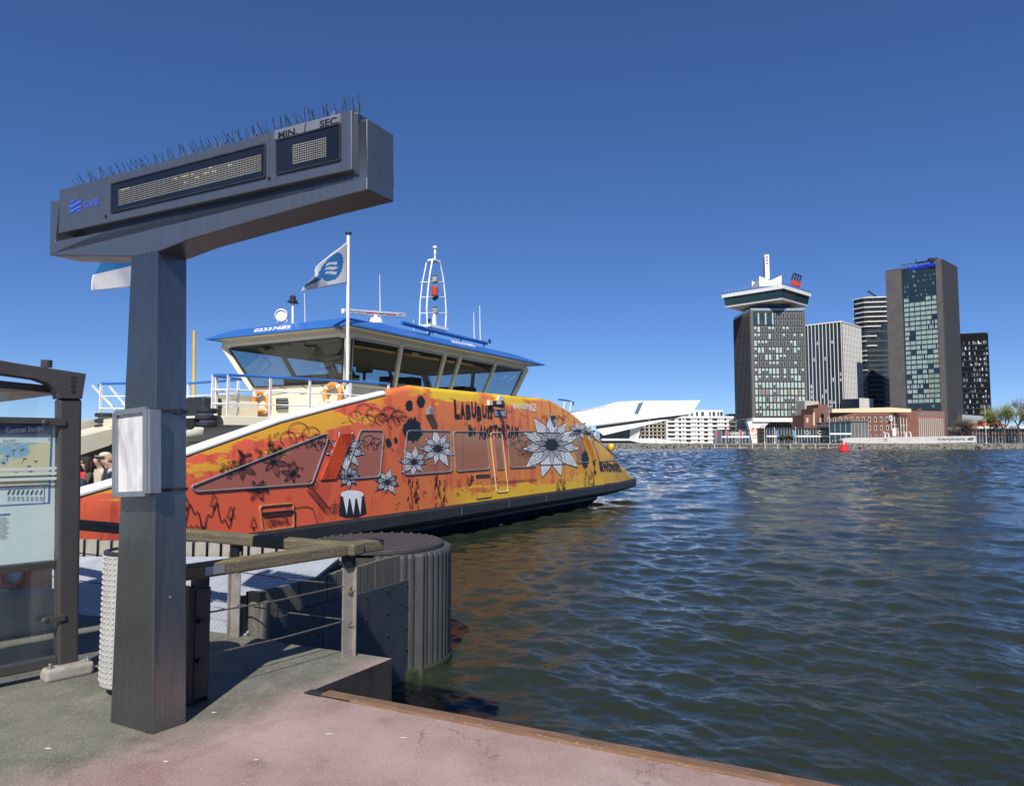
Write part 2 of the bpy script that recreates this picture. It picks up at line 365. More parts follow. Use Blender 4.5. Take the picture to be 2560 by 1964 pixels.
# ---- far bank
def P(px, py, Y): return on_y(px, py, Y)
ROCK = mat('rip_rap_stone', (0.20, 0.19, 0.165), 0.9, 0, 0.5, 0.8, 0.8, 3, 0.2)
PAVE = mat('promenade_paving', (0.22, 0.21, 0.195), 0.85, 0, 0.25, 0.3)
BZ = 2.3
bank = MB()
bank.prism([(-900, 324, BZ), (1500, 324, BZ), (1500, 1400, BZ), (-900, 1400, BZ)], (0, 0, -4))
tag(bank.build('far_bank', PAVE), kind='structure')
# rock slope of the bank: many rough stones that read as one mass
rk = MB(); rng = random.Random(3)
for i in range(2600):
    x = rng.uniform(30, 270); t = rng.random(); y = 323.6 - 3.6 * t; z = BZ - 0.3 - 2.1 * t + rng.uniform(-.1, .2); s_ = rng.uniform(.35, .8)
    c = Vector((x, y, z)); a = rng.uniform(0, 3.14); ax = Vector((math.cos(a), math.sin(a), rng.uniform(-.3, .3))) * s_ * .7; ay = Vector((-math.sin(a), math.cos(a), rng.uniform(-.3, .3))) * s_ * .5
    rk.obox(c, ax, ay, Vector((rng.uniform(-.2, .2), 0, s_ * .4)))
tag(rk.build('rock_slope', ROCK, base=(150, 321, 0)), 'grey broken stone slope along the far bank at the waterline', 'rocks', kind='stuff')

rs_ = random.Random(44); SCR = mat('paper_scrap', (0.55, 0.52, 0.48), .8, 0, .1)
for px, py in ((535, 1782), (822, 1836), (640, 1900), (120, 1872), (415, 1905), (1010, 1845)):
    c_ = on_z(px, py, QZ); a_ = rs_.uniform(0, 6.28); pts_ = [c_ + Vector((math.cos(a_ + k * 1.05) * rs_.uniform(.008, .028), math.sin(a_ + k * 1.05) * rs_.uniform(.004, .012), .004)) for k in range(6)]
    tag(MB().prism(pts_, (0, 0, .002)).build('paper_scrap', SCR, base=c_), 'tiny pale scrap of litter lying on the quay surface', 'litter', 'scraps of litter on the quay')
# ================================================================== FOREGROUND
V = Vector
STEEL = None
def brushed(name, col, rough, metal, streak=(30, 30, 0.8), warm=None):
    m, nt, b = nodes(name); v = coords(nt, streak)
    n = noise(nt, v, 3.0, 6, 0.6); v0 = coords(nt)
    blot = noise(nt, v0, 2.4, 7, 0.65)
    c = mix(nt, ramp(nt, n, [(0.3, 0.0), (0.7, 1.0)]), tuple(x * .86 for x in col), tuple(x * 1.12 for x in col))
    c = mix(nt, ramp(nt, blot, [(0.45, 0.0), (0.75, 0.4)]), c, tuple(x * .55 for x in col))
    scr = ramp(nt, noise(nt, coords(nt, (6, 6, 3), (0.4, 0.5, 0.2)), 2.2, 9, 0.72, 1.6), [(0.66, 0.0), (0.76, 0.55)])
    c = mix(nt, scr, c, tuple(min(1, x * 1.9) for x in col))
    nt.links.new(c, b.inputs['Base Color']); b.inputs['Metallic'].default_value = metal
    nt.links.new(ramp(nt, blot, [(0.3, rough * .8), (0.75, rough * 1.35)]), b.inputs['Roughness'])
    bump(nt, n, b, 0.06, 0.002); return m
SIGN_STEEL = brushed('brushed_sign_steel', (0.18, 0.20, 0.225), 0.36, 0.75)
POST_STEEL = brushed('brushed_post_steel', (0.185, 0.187, 0.192), 0.26, 0.88)
ALU = brushed('aluminium_frame', (0.34, 0.36, 0.38), 0.4, 0.7)
BLACKG = mat('black_screen_glass', (0.010, 0.013, 0.022), 0.06, 0, 0.3, 2, spec=0.4)
BLACK = mat('black_print', (0.012, 0.012, 0.014), 0.5, 0, 0.1)
BLUE_L = mat('blue_backlit_lettering', (0.05, 0.11, 0.62), 0.35, 0, 0.1)

# ---- departure board on its post --------------------------------------------------
pm = on_z(380, 1836, QZ); pl = on_z(275, 1804, QZ); pr = on_z(450, 1813, QZ)
A = (pm - pl); A.z = 0; A.normalize()                     # along the board, to the right
NB = V((A.y, -A.x, 0)); NB = -NB if NB.y > 0 else NB       # out of the front face, to the viewer
BACK = -NB
def BD(px, py, off=0.0): return on_plane(px, py, pm + NB * off, NB)
board = thing('departure_board', 'tall brushed steel departure board with bird spikes on a square post', 'departure board', (pm + pl) / 2)
topz = on_plane(393, 628, pm, NB).z
tm = BD(393, 628); tl = BD(328, 640); tl.z = tm.z = topz + .05
dp = (pr - pm).length
post = MB(); bk = BACK * .20
post.loft([[pl, pm, pm + BACK * .20 + A * .02, pl + BACK * .20], [tl, tm, tm + BACK * .195, tl + BACK * .195]])
post_o = post.build('post', POST_STEEL, board, bevel=0.006)
TH = 0.205
arm_px = [(123, 638), (126, 501), (147, 501), (137, 604), (915, 440), (902, 298), (918, 297), (918, 474), (780, 510), (600, 561), (470, 599), (397, 628), (329, 641)]
MB().prism([BD(*p, .002) for p in arm_px], BACK * TH).build('bracket_arm', SIGN_STEEL, board, bevel=0.006)
# end cheek on the right and its perforated belly panel
MB().prism([BD(900, 300, -.03), BD(917, 299, -.03), BD(917, 438, -.03), BD(913, 443, -.03)], BACK * (TH - .06)).build('end_cheek', SIGN_STEEL, board)
bp = [BD(*p, -.03) for p in ((405, 624), (470, 599), (600, 561), (780, 510), (885, 483))]
und = mat('perforated_underside', (0.10, 0.10, 0.095), 0.6, 0.3, 0.3, 40, 0.2, 200)
u = MB()
for a, b in zip(bp[:-1], bp[1:]):
    dn = V((0, 0, -.006)); u.prism([a + dn, b + dn, b + BACK * (TH - .06) + dn, a + BACK * (TH - .06) + dn], (0, 0, .005))
u.build('underside_panel', und, board)
FO = 0.035
box_px = [(149, 474), (879, 275), (879, 424), (145, 584)]
MB().prism([BD(*p, FO) for p in box_px], BACK * (TH + FO - .04)).build('display_box', SIGN_STEEL, board, bevel=0.005)
MB().prism([BD(881, 277, .015), BD(894, 283, .015), BD(894, 436, .015), BD(881, 432, .015)], BACK * (TH - .03)).build('box_end_cap', POST_STEEL, board, bevel=0.003)
def screen(name, px, led, bar):
    s_ = MB().prism([BD(*p, FO + .001) for p in px], NB * .004).build(name, BLACKG, board)
    fr = MB(); q = [BD(*p, FO + .006) for p in px]
    for i in range(4): fr.beam(q[i], q[(i + 1) % 4], .007, .007, NB)
    fr.build('screen_frame', STEEL_D, s_)
    q = [BD(*p, FO + .0065) for p in led]; dots = MB(); W = (q[1] - q[0]).length; H = (q[3] - q[0]).length
    nx, nz = int(W / .0115), int(H / .0115)
    sx = (q[1] - q[0]) / nx * .33
    for i in range(nx):
        for j in range(nz):
            a, b = (i + .5) / nx, (j + .5) / nz; c = (q[0] * (1 - a) + q[1] * a) * (1 - b) + (q[3] * (1 - a) + q[2] * a) * b
            k = 1 if bar(i, j, nx, nz) else 0
            h = V((0, 0, .0031)); dots.add([c - sx - h, c + sx - h, c + sx + h, c - sx + h], [(0, 1, 2, 3)], k)
    tag(dots.build('display_dots', [DOT, DOTL], s_), kind='stuff')
DOT = mat('display_dot', (0.24, 0.235, 0.205), 0.5, 0, 0.2); DOTL = mat('display_dot_lit', (0.62, 0.58, 0.33), 0.4, 0, 0.1)
rr = random.Random(4)
lit = set()
for i0, j0, n in ((3, 10, 2), (7, 9, 4), (16, 8, 2), (20, 8, 3), (2, 7, 7), (44, 6, 3), (50, 6, 5), (57, 6, 2), (60, 4, 3), (66, 5, 4), (72, 5, 3), (52, 3, 2), (70, 7, 2), (78, 8, 5), (83, 6, 3)):
    for i in range(n): lit.add((i0 + i, j0))
screen('large_screen', [(279, 460), (662, 360), (662, 442), (278, 531)], [(296, 474), (653, 385), (653, 428), (296, 515)], lambda i, j, a, b: (i, b - 1 - j) in lit)
screen('small_screen', [(691, 352), (850, 309), (850, 399), (692, 435)], [(731, 362), (816, 342), (816, 392), (731, 412)], lambda i, j, a, b: False)
pl_ = MB().prism([BD(*p, FO + .001) for p in ((687, 327), (851, 284), (851, 308), (687, 350))], NB * .003).build('heading_plate', ALU, board)
for wd, qq, bo in (('MIN.', ((695, 347), (743, 336), (743, 319), (695, 331)), .03), ('/', ((759, 330), (766, 329), (766, 308), (760, 310)), .01), ('SEC.', ((799, 320), (848, 308), (848, 290), (799, 302)), .03)):
    t = MB(); text_on(t, wd, [BD(*p, FO + .0055) for p in qq], bo); t.build('heading_lettering', BLACK, pl_)
t = MB(); text_on(t, 'GVB', [BD(*p, FO + .003) for p in ((209, 520), (246, 513), (246, 496), (209, 504))], .012)
def ribbon(mb, pts, w, nrm, m=0):
    pts = [V(p) for p in pts]; n = len(pts); L = []; R = []
    for i, p in enumerate(pts):
        d = pts[min(i + 1, n - 1)] - pts[max(i - 1, 0)]
        if d.length < 1e-9: d = V((1, 0, 0))
        s_ = V(nrm).cross(d).normalized() * (w[i] if isinstance(w, list) else w) / 2; L.append(p + s_); R.append(p - s_)
    return mb.add(L + R, [(i, i + 1, n + i + 1, n + i) for i in range(n - 1)], m)
for k in (0, 1):
    y0 = 512 + k * 12; pts = [(174, y0 + 5), (182, y0 + 3), (190, y0 - 3), (196, y0 - 6), (203, y0 - 8)]
    ribbon(t, [BD(*p, FO + .003) for p in pts], .017, NB)
ribbon(t, [BD(*p, FO + .003) for p in ((190, 534), (193, 528), (203, 524))], .012, NB); ribbon(t, [BD(*p, FO + .003) for p in ((176, 505), (184, 503), (189, 497))], .01, NB)
t.build('logo_lettering', BLUE_L, board)
for i, (px, py) in enumerate(((265, 541), (674, 446))):
    MB().lathe([(.011, 0), (.011, .004), (.006, .005), (.006, -.002)], BD(px, py, FO), 14, axis=NB).build('screw', STEEL_D, board, smooth=False)
for px, py in ((427, 1492), (418, 1740)):
    nq = (BACK * .2 + A * .02).cross(tm - pm).normalized(); nq = nq if nq.dot(A) > 0 else -nq; q = on_plane(px, py, pm, nq); MB().lathe([(.009, -.03), (.009, -.006), (.006, -.004)], q - nq * .0, 12, axis=nq).build('screw', ALU, board)
# bird spikes
sp = MB(); n = 104
for i in range(n):
    f = i / (n - 1); base = BD(180 + (880 - 180) * f, 466 - (466 - 276) * f, .0) + BACK * .06; base.z -= .012
    for sgn in (-1, 1):
        tip = base + V((0, 0, .085 + rr.uniform(-.012, .02))) + A * (rr.uniform(-.05, .035)) + BACK * sgn * .045
        sp.tube([base, tip], .0016, 4)
tag(sp.build('bird_spikes', STEEL_D, board), kind='stuff')

# ---- poster frame strapped to that post -------------------------------------------
FN = (pl - pm).cross(tm - pm).normalized(); FN = FN if FN.y < 0 else -FN
def PF(px, py, off): return on_plane(px, py, pm + FN * off, FN)
pf = thing('poster_frame', 'small metal poster frame with blank white sheet strapped to the steel post', 'poster frame', PF(335, 1236, .06))
q = [PF(*p, .075) for p in ((290, 1033), (366, 1023), (366, 1233), (289, 1236))]
fr = MB()
for i in range(4): fr.beam(q[i], q[(i + 1) % 4], .03, .028, FN)
fr.prism([q[1] + A * .004, q[1] + A * .03, q[2] + A * .03, q[2] + A * .004], -FN * .07)
fr.build('frame', ALU, pf, bevel=0.002)
m, nt, b = nodes('weathered_white_sheet'); v = coords(nt, (3, 3, 1.0))
c = ramp(nt, noise(nt, v, 2.1, 8, 0.66, 0.8), [(0.30, (0.24, 0.235, 0.24)), (0.46, (0.50, 0.49, 0.50)), (0.56, (0.62, 0.62, 0.62))]); nt.links.new(c, b.inputs['Base Color']); b.inputs['Roughness'].default_value = .35
bump(nt, noise(nt, v, 6, 3), b, .15, .01)
MB().prism([PF(*p, .07) for p in ((296, 1040), (362, 1030), (362, 1228), (296, 1230))], -FN * .012).build('sheet', m, pf)
MB().prism([PF(325, 1026, .06), PF(352, 1022, .06), PF(352, 1030, .06), PF(325, 1034, .06)], -FN * .05).build('hanger', ALU, pf)
for y in (1026, 1226):
    s_ = MB(); z = on_plane(385, y, pm, FN).z; f = (z - QZ) / (topz - QZ)
    ring = [pl.lerp(tl, f), pm.lerp(tm, f), (pm + BACK * .2 + A * .02).lerp(tm + BACK * .195, f), (pl + BACK * .2).lerp(tl + BACK * .195, f)]
    cc = sum(ring, V((0, 0, 0))) / 4; ring = [cc + (p - cc) * 1.0 + (p - cc).normalized() * .008 for p in ring]
    for p in ring: p.z = z
    for i in range(4): s_.beam(ring[i], ring[(i + 1) % 4], .004, .018)
    if y == 1026:
        k = ring[1].lerp(ring[2], .75); s_.obox(k, A * .014, BACK * .018, V((0, 0, .016)))
    s_.build('strap', STEEL_D, pf)

# ---- passenger shelter at the left -------------------------------------------------
SD = V((.66, .75, 0)).normalized(); sp0 = on_z(146, 1668, QZ + .07)
SN = V((SD.y, -SD.x, 0)); SN = SN if SN.y < 0 else -SN
def SH(px, py, off=0.0): return on_plane(px, py, sp0 + SN * off, SN)
SGREY = mat('dark_grey_shelter_paint', (0.060, 0.057, 0.056), 0.42, 0.25, 0.16, 3, 0.05, 120, dirt=.25)
GL = clear_glass('shelter_glass', (0.965, 0.985, 0.98), 0.03)
sh = thing('ferry_shelter', 'dark grey steel and glass waiting shelter with curved roof bracket', 'shelter', sp0)
a0, a1 = SH(148, 997), SH(206, 997); b0, b1 = SH(145, 1668), SH(197, 1662)
MB().prism([a0, a1, b1, b0], -SN * .11).build('post', SGREY, sh, bevel=.018, seg=3)
rb = [(-260, 872), (-120, 884), (0, 900), (33, 906), (216, 934), (206, 997), (148, 996), (145, 982), (136, 968), (120, 957), (92, 947), (50, 941), (0, 934), (-120, 922), (-260, 912)]
MB().prism([SH(*p, .012) for p in rb], -SN * .14).build('roof_bracket', SGREY, sh, bevel=.006)
# diamond perforations in the bracket
pfm = MB()
for i, (x, y) in enumerate(((180, 942), (189, 943), (184, 947), (180, 953), (189, 954), (184, 960), (180, 966), (188, 966), (184, 972), (180, 978), (188, 978), (184, 983))):
    c = SH(x, y, .0135); h, w = V((0, 0, .010)), SD * .009; pfm.add([c - h, c + w, c + h, c - w], [(0, 1, 2, 3)])
pfm.build('perforations', BLACK, sh)
MB().lathe([(.035, 0), (.035, .05)], SH(116, 918, -.06), 14).build('roof_vent', SGREY, sh)
g0 = SH(143, 990); L_ = 1.9
def SP(s_, z, off): return sp0 + SD * s_ + SN * off + V((0, 0, z - sp0.z))
gtop = SH(143, 985).z
MB().prism([SP(-L_, QZ + .14, -.05), SP(-.012, QZ + .14, -.05), SP(-.012, gtop, -.05), SP(-L_, gtop, -.05)], -SN * .010).build('glass_pane', GL, sh)
fr = MB(); fr.beam(SP(-L_, QZ + .11, -.05), SP(0, QZ + .11, -.05), .06, .07); fr.build('bottom_rail', SGREY, sh, bevel=.01)
zb = SH(60, 1050).z
MB().beam(SP(-L_, zb, -.05), SP(-.015, zb, -.05), .045, .04).build('top_rail', SGREY, sh)
for py in (1056, 1547):
    c = SH(135, py, .006); cl = MB(); cl.beam(c - SD * .055, c + SD * .07, .018, .04, V((0, 0, 1))); cl.lathe([(.02, -.012), (.02, .014), (.008, .018)], c - SD * .055, 14, axis=SN); cl.build('glass_clamp', SGREY, sh, bevel=.003)
# roof slab, back glazing and far post
rz = SH(60, 925).z
MB().prism([SP(-2.4, rz, -.14), SP(.0, rz - .14, -.14), SP(.0, rz - .14, -1.7), SP(-2.4, rz, -1.7)], (0, 0, .05)).build('roof', SGREY, sh)
for k in range(3): MB().prism([SP(-.02, QZ + .5, -.22 - k * .5), SP(-.02, QZ + .5, -.70 - k * .5), SP(-.02, gtop - .02, -.70 - k * .5), SP(-.02, gtop - .02, -.22 - k * .5)], SD * .008).build('back_pane', GL, sh) if k > 5 else None
MB().prism([SP(-2.2, QZ, -1.62), SP(-2.1, QZ, -1.62), SP(-2.1, rz - .01, -1.62), SP(-2.2, rz - .01, -1.62)], -SN * .08).build('post', SGREY, sh)
CONC = mat('worn_concrete', (0.27, 0.25, 0.22), .9, 0, .3, 6, .5, 40, .006, dirt=.5)
f0 = SH(104, 1700); foot = MB()
cf = on_z(168, 1690, QZ); foot.obox(cf + V((0, 0, .04)), SD * .15, SN * .07, V((0, 0, .045))); ft = foot.build('foot_block', CONC, sh, bevel=.025, seg=3)
for s_ in (-1, 1): MB().lathe([(.018, 0), (.018, .012), (.011, .014), (.011, .028), (.004, .034)], cf + SD * .115 * s_ + SN * .03 + V((0, 0, .085)), 12).build('bolt', ALU, ft)
# frosted lines on the glass
for py in (1172, 1185, 1198):
    a, b = SP(-L_, SH(70, py).z, -.0495), SP(-.02, SH(70, py).z, -.0495)
    MB().beam(a, b, .001, .020).build('frosted_line', mat('frosted_glass_line', (0.45, 0.52, 0.50), .6, 0, .1), sh)
# information poster inside the shelter
po = thing('route_poster', 'large ferry route map poster with dark blue heading behind shelter glass', 'poster', SP(-.5, QZ, -.09))
OFFP = -.085
def PO(px, py, o=0.0): return SH(px, py, OFFP + o)
WHITEP = mat('poster_paper', (0.62, 0.72, 0.72), .5, 0, .05)
zt, zbm = PO(70, 1053).z, PO(70, 1405).z
def PR(s0, s1, z0, z1, o): return [SP(s0, z0, OFFP + o), SP(s1, z0, OFFP + o), SP(s1, z1, OFFP + o), SP(s0, z1, OFFP + o)]
MB().prism(PR(-1.5, -.03, zbm, zt, 0), -SN * .02).build('sheet', WHITEP, po)
def S_of(px, py): return (PO(px, py) - sp0).dot(SD)
def Z_of(py): return PO(70, py).z
NAVY = mat('poster_navy', (0.016, 0.045, 0.16), .4, 0, .1); sr = S_of(131, 1100)
MB().prism(PR(-1.5, sr, Z_of(1086), Z_of(1055), .001), SN * .001).build('heading_band', NAVY, po)
t = MB(); text_on(t, 'Centraal Station', [PO(15, 1082, .004), PO(108, 1076, .004), PO(108, 1063, .004), PO(15, 1069, .004)], .012)
t.build('heading_lettering', mat('poster_grey_white', (0.70, 0.72, 0.75), .5, 0, .05), po)
m, nt, b = nodes('route_map_print'); v = coords(nt, (1, 1, 1))
c = ramp(nt, noise(nt, v, 2.6, 3, .5), [(0.40, (0.22, 0.42, 0.58)), (0.46, (0.24, 0.45, 0.60)), (0.48, (0.66, 0.58, 0.34)), (0.62, (0.70, 0.64, 0.42)), (0.64, (0.36, 0.55, 0.32))], 'LINEAR')
vo = N(nt, 'ShaderNodeTexVoronoi', feature='DISTANCE_TO_EDGE'); vo.inputs['Scale'].default_value = 9; nt.links.new(v, vo.inputs['Vector'])
c = mix(nt, ramp(nt, vo.outputs[0], [(0.0, .6), (0.04, 0.0)]), c, (0.75, 0.66, 0.45)); nt.links.new(c, b.inputs['Base Color']); b.inputs['Roughness'].default_value = .5
mp = MB().prism(PR(-1.5, sr - .012, Z_of(1212), Z_of(1106), .001), SN * .001).build('map', m, po)
t = MB(); text_on(t, 'Pont Ferry', [PO(9, 1107, .004), PO(40, 1104, .004), PO(40, 1097, .004), PO(9, 1099, .004)], .006)
text_on(t, 'GVB', [PO(119, 1100, .004), PO(128, 1099, .004), PO(128, 1095, .004), PO(119, 1096, .004)], .02)
rl = random.Random(9)
for k in range(9):
    px, py = rl.uniform(3, 120), rl.uniform(1115, 1195); t.prism([PO(px, py, .003), PO(px + 9, py - .6, .003), PO(px + 9, py + 2, .003), PO(px, py + 2.6, .003)], SN * .0005)
    ribbon(t, [PO(px + 4, py + 2, .003), PO(px + rl.uniform(-6, 8), py + rl.uniform(6, 16), .003)], .003, SN)
for k in range(8):          # pictogram row
    px = 19 + k * 11.5
    for j in range(2): ribbon(t, [PO(px + j * 3, 1236 - j * 4, .003), PO(px + 6 - j * 2, 1224 + j * 9, .003)], .008, SN)
    for j in range(5): ribbon(t, [PO(px, 1242 + j * 2.2, .003), PO(px + rl.uniform(6, 8), 1241.6 + j * 2.2, .003)], .0025, SN)
t.build('map_lettering', NAVY, po)
bl = MB()
for z0, z1 in ((Z_of(1216), Z_of(1213)), (Z_of(1261), Z_of(1258)), (Z_of(1090), Z_of(1087.5))): bl.prism(PR(-1.5, sr, z0, z1, .001), SN * .0012)
bl.prism(PR(sr - .012, sr, Z_of(1261), Z_of(1087.5), .001), SN * .0011); bl.prism(PR(S_of(109, 1240), S_of(111, 1240), Z_of(1259), Z_of(1215), .001), SN * .0011)
bl.prism(PR(-1.5, S_of(25, 1285), Z_of(1284), Z_of(1280), .001), SN * .0011)
bl.build('blue_border', mat('poster_blue', (0.03, 0.13, 0.42), .4, 0, .1), po)
gt = MB()
for k in range(16): gt.prism(PR(-.6, S_of(rl.uniform(14, 25), 1290), Z_of(1290 + k * 3.4), Z_of(1288.6 + k * 3.4), .001), SN * .001)
gt.build('timetable_lines', mat('poster_grey', (0.42, 0.47, 0.48), .5, 0, .1), po)
MB().beam(SP(-L_, zbm - .03, -.075), SP(-.03, zbm - .03, -.075), .05, .05).build('poster_ledge', SGREY, po)

# ---- things seen through and beside the glass --------------------------------------
CB = mat('concrete_block', (0.20, 0.19, 0.175), .9, 0, .25, 4, .4, 40, .005, dirt=.3)
kb0, kb1 = on_z(-30, 1600, QZ), on_z(150, 1572, QZ); kd = (kb1 - kb0).normalized(); kn = V((-kd.y, kd.x, 0))
for i in range(3):
    a = kb1 - kd * (.02 + i * .62)
    MB().obox(a - kd * .3 + kn * .18 + V((0, 0, .16)), kd * .3, kn * .18, V((0, 0, .16))).build('kerb_block', CB, None, base=a - kd * .3 + kn * .18, bevel=.012)
for i, o in enumerate([o for o in C.objects if o.name.startswith('kerb_block')]): tag(o, 'low grey concrete kerb block on the quay seen through the shelter glass', 'kerb block', 'concrete kerb blocks behind the shelter')
rd = mat('red_paint', (0.42, 0.035, 0.045), .4, 0, .15, 4, dirt=.2); wp = mat('splattered_white_board', (0.6, 0.6, 0.57), .6, 0, .1, 5, dirt=.8)
lb = thing('lifebuoy_station', 'red lifebuoy on a white board with red cabinet behind the shelter glass', 'lifebuoy', on_y(40, 1560, 6.9))
def LBp(px, py, y): return on_y(px, py, y)
MB().prism([LBp(-40, 1360, 6.95), LBp(66, 1362, 6.95), LBp(66, 1500, 6.95), LBp(-40, 1500, 6.95)], (0, .03, 0)).build('board', wp, lb)
c = LBp(32, 1410, 6.9); MB().tube([c + V((math.cos(a) * .14, 0, math.sin(a) * .21)) for a in [k * 2 * math.pi / 20 for k in range(20)]], .035, 8, closed=True).build('ring', rd, lb, smooth=True)
for a in (.8, 2.35, -.8, -2.35): MB().tube([c + V((math.cos(a) * .16, -.01, math.sin(a) * .24)), c + V((math.cos(a) * .33, -.01, math.sin(a) * .40))], .02, 6).build('strap', rd, lb)
MB().prism([LBp(66, 1362, 6.85), LBp(106, 1364, 6.85), LBp(106, 1500, 6.85), LBp(62, 1500, 6.85)], (0, .15, 0)).build('cabinet', rd, lb, bevel=.01)

# ---- litter bin --------------------------------------------------------------------
bc = on_z(345, 1700, QZ); bc = V((-2.44, 4.80, QZ)); R_ = .215
bn = thing('litter_bin', 'grey studded cylindrical litter bin behind the steel post', 'litter bin', bc)
BING = mat('studded_bin_paint', (0.40, 0.39, 0.37), .45, .1, .12, 5, dirt=.35)
MB().lathe([(R_ * .55, 0), (R_ * .55, .06)], bc, 20).build('foot', BLACK, bn)
MB().lathe([(R_ * .96, .06), (R_, .07), (R_, .88), (R_ * .985, .885)], bc, 40).build('body', BING, bn, smooth=False)
MB().lathe([(R_ * 1.01, .882), (R_ * 1.01, .90), (R_ * .9, .905), (R_ * .88, .86), (.02, .855)], bc, 40).build('rim', STEEL_D, bn)
st = MB()
for j in range(24):
    for k in range(34):
        a = (k + .5 * 0) / 34 * 2 * math.pi; d = V((math.cos(a), math.sin(a), 0)); p = bc + d * R_ + V((0, 0, .10 + j * .0335))
        st.lathe([(.0085, -.002), (.0072, .004), (.003, .0075)], p, 6, axis=d)
tag(st.build('studs', BING, bn, smooth=True), kind='stuff')

# ---- timber and steel railing ------------------------------------------------------
RAILW = wood('mossy_rail_timber', (0.105, 0.085, 0.065), (1.2, 22, 22), .9, (0.17, 0.155, 0.045), .75)
RZ = 2.0; p1 = on_z(492, 1752, QZ); p2 = on_z(868, 1641, QZ); p3 = on_z(586, 1591, QZ); dA = (p2 - p1).normalized(); dB = (p3 - p2).normalized(); p4 = p2 + dB * 2.55; p5 = p2 + dB * 4.6
rl_ = thing('quay_railing', 'weathered timber railing with steel posts and wires around the quay corner', 'railing', p2)
up = V((0, 0, RZ - QZ))
beam_obj('top_rail', p1 + up - dA * .16, p2 + up + dA * .30, .125, .085, RAILW, rl_, .012)
beam_obj('top_rail', p2 + up - dB * .10 + V((0, 0, -.002)), p5 + up, .125, .085, RAILW, rl_, .012)
GALV = mat('weathered_galvanised_post', (0.30, 0.275, 0.25), .55, .35, .2, 7, .1, 90, dirt=.45)
DPOST = mat('blackened_steel_post', (0.035, 0.035, 0.04), .45, .6, .3, 6, .15, 60)
FW = V((dA.y, -dA.x, 0)); FW = FW if FW.y < 0 else -FW
for p, mt, d in ((p2, GALV, dA), (p3, GALV, dB), (p4, GALV, dB), (p5, GALV, dB), (p1, DPOST, dA)):
    h = RZ - QZ - .045; nn = V((-d.y, d.x, 0))
    po_ = MB().obox(p + V((0, 0, h / 2 - .03)), d * .052, nn * .006, V((0, 0, h / 2 - .03))).obox(p + d * .047 + V((0, 0, h / 2 - .03)), d * .005, nn * .038, V((0, 0, h / 2 - .031))).build('post', mt, rl_, bevel=.002)
    MB().obox(p + V((0, 0, h - .04)), d * .045, nn * .03, V((0, 0, .055))).build('post_head', DPOST, po_)
    for s_ in (-1, 1): MB().lathe([(.006, -.01), (.006, .010)], p + d * .025 * s_ + V((0, 0, .05)), 8, axis=nn if nn.y < 0 else -nn).build('bolt', mt, po_)
nn = V((-dA.y, dA.x, 0)); nn = nn if nn.y < 0 else -nn
MB().obox(p1 - dA * .075 + V((0, 0, .36)), dA * .02, nn * .05, V((0, 0, .35))).build('hinge_plate', DPOST, rl_, bevel=.003)
MB().obox(p1 + dA * .0 + nn * .02 + V((0, 0, .36)), dA * .045, nn * .02, V((0, 0, .33))).build('post_inset', wood('dark_post_timber', (0.06, 0.05, 0.045)), rl_)
for z in (.26, .50): MB().lathe([(.012, 0), (.012, .03), (.018, .032), (.018, .05)], p1 - dA * .03 + nn * .04 + V((0, 0, z)), 10, axis=nn).build('bolt', DPOST, rl_)
MB().obox(p1 + up + dA * .06 + nn * .0645 , dA * .065, nn * .002, V((0, 0, .026))).build('rail_bracket', ALU, rl_)
WIRE = mat('steel_wire', (0.16, 0.145, 0.13), .5, .6, .4, 60)
for z in (.27, .53):
    zz = V((0, 0, z)); MB().tube([p1 + zz, p1.lerp(p2, .5) + zz - V((0, 0, .012)), p2 + zz], .006, 6).build('wire', WIRE, rl_)
    MB().tube([p2 + zz, p2.lerp(p3, .5) + zz - V((0, 0, .01)), p3 + zz], .005, 6).build('wire', WIRE, rl_)
    MB().tube([p3 + zz, p4 + zz, p5 + zz], .005, 6).build('wire', WIRE, rl_)
    for p, d in ((p2, dA), (p3, dB)): MB().tube([p - d * .0 + nn * .05 + zz, p + d * .0 + nn * .004 + zz - V((0, 0, .05))], .004, 6).build('wire_stay', WIRE, rl_)
PAD = mat('brass_padlock', (0.35, 0.28, 0.14), .4, .6, .2)
c = p2 + V((0, 0, .49)) + nn * .02; MB().obox(c, dA * .014, nn * .008, V((0, 0, .017))).tube([c + dA * (.009 * math.cos(a)) + V((0, 0, .017 + .014 * math.sin(a))) for a in [math.pi * k / 6 for k in range(7)]], .003, 5).build('padlock', PAD, rl_)

# ---- near fender wall: planks with dark blue sheets --------------------------------
wl = wc + V((.02, .02, 0)); wr = on_z(1027, 1685, 0.0); wr.z = 0; wl.z = 0
WDR = (wr - wl).normalized(); WN = V((WDR.y, -WDR.x, 0)); WN = WN if WN.x > 0 else -WN; WLn = (wr - wl).length
fw = thing('fender_wall', 'timber fender wall faced with dark blue bolted sheets beside the landing bridge', 'fender wall', wl)
PLK = wood('silvered_plank', (0.115, 0.105, 0.092), (12, 12, 1.0), .35, (0.07, 0.075, 0.045), .55)
npk = 19; pw = WLn / npk; rr2 = random.Random(21)
pk_me = [MB().box(0.006, pw - .006, 0, .05, -1.6, 0).mesh('plank', PLK) for _ in range(1)]
rotW = math.atan2(WDR.y, WDR.x)
def topw(s_): return 1.50 - .06 * s_ / WLn
for i in range(npk):
    s_ = i * pw; q = wl + WDR * s_ - WN * (.06 + rr2.uniform(0, .006)); q.z = topw(s_) + rr2.uniform(-.006, .006)
    share('plank', pk_me[0], fw, XF[fw].inverted() @ q, rotW)
MB().beam(wl - WN * .19 + V((0, 0, 1.3)), wr - WN * .19 + V((0, 0, 1.2)), .06, .12).build('waling', RAILW, fw)
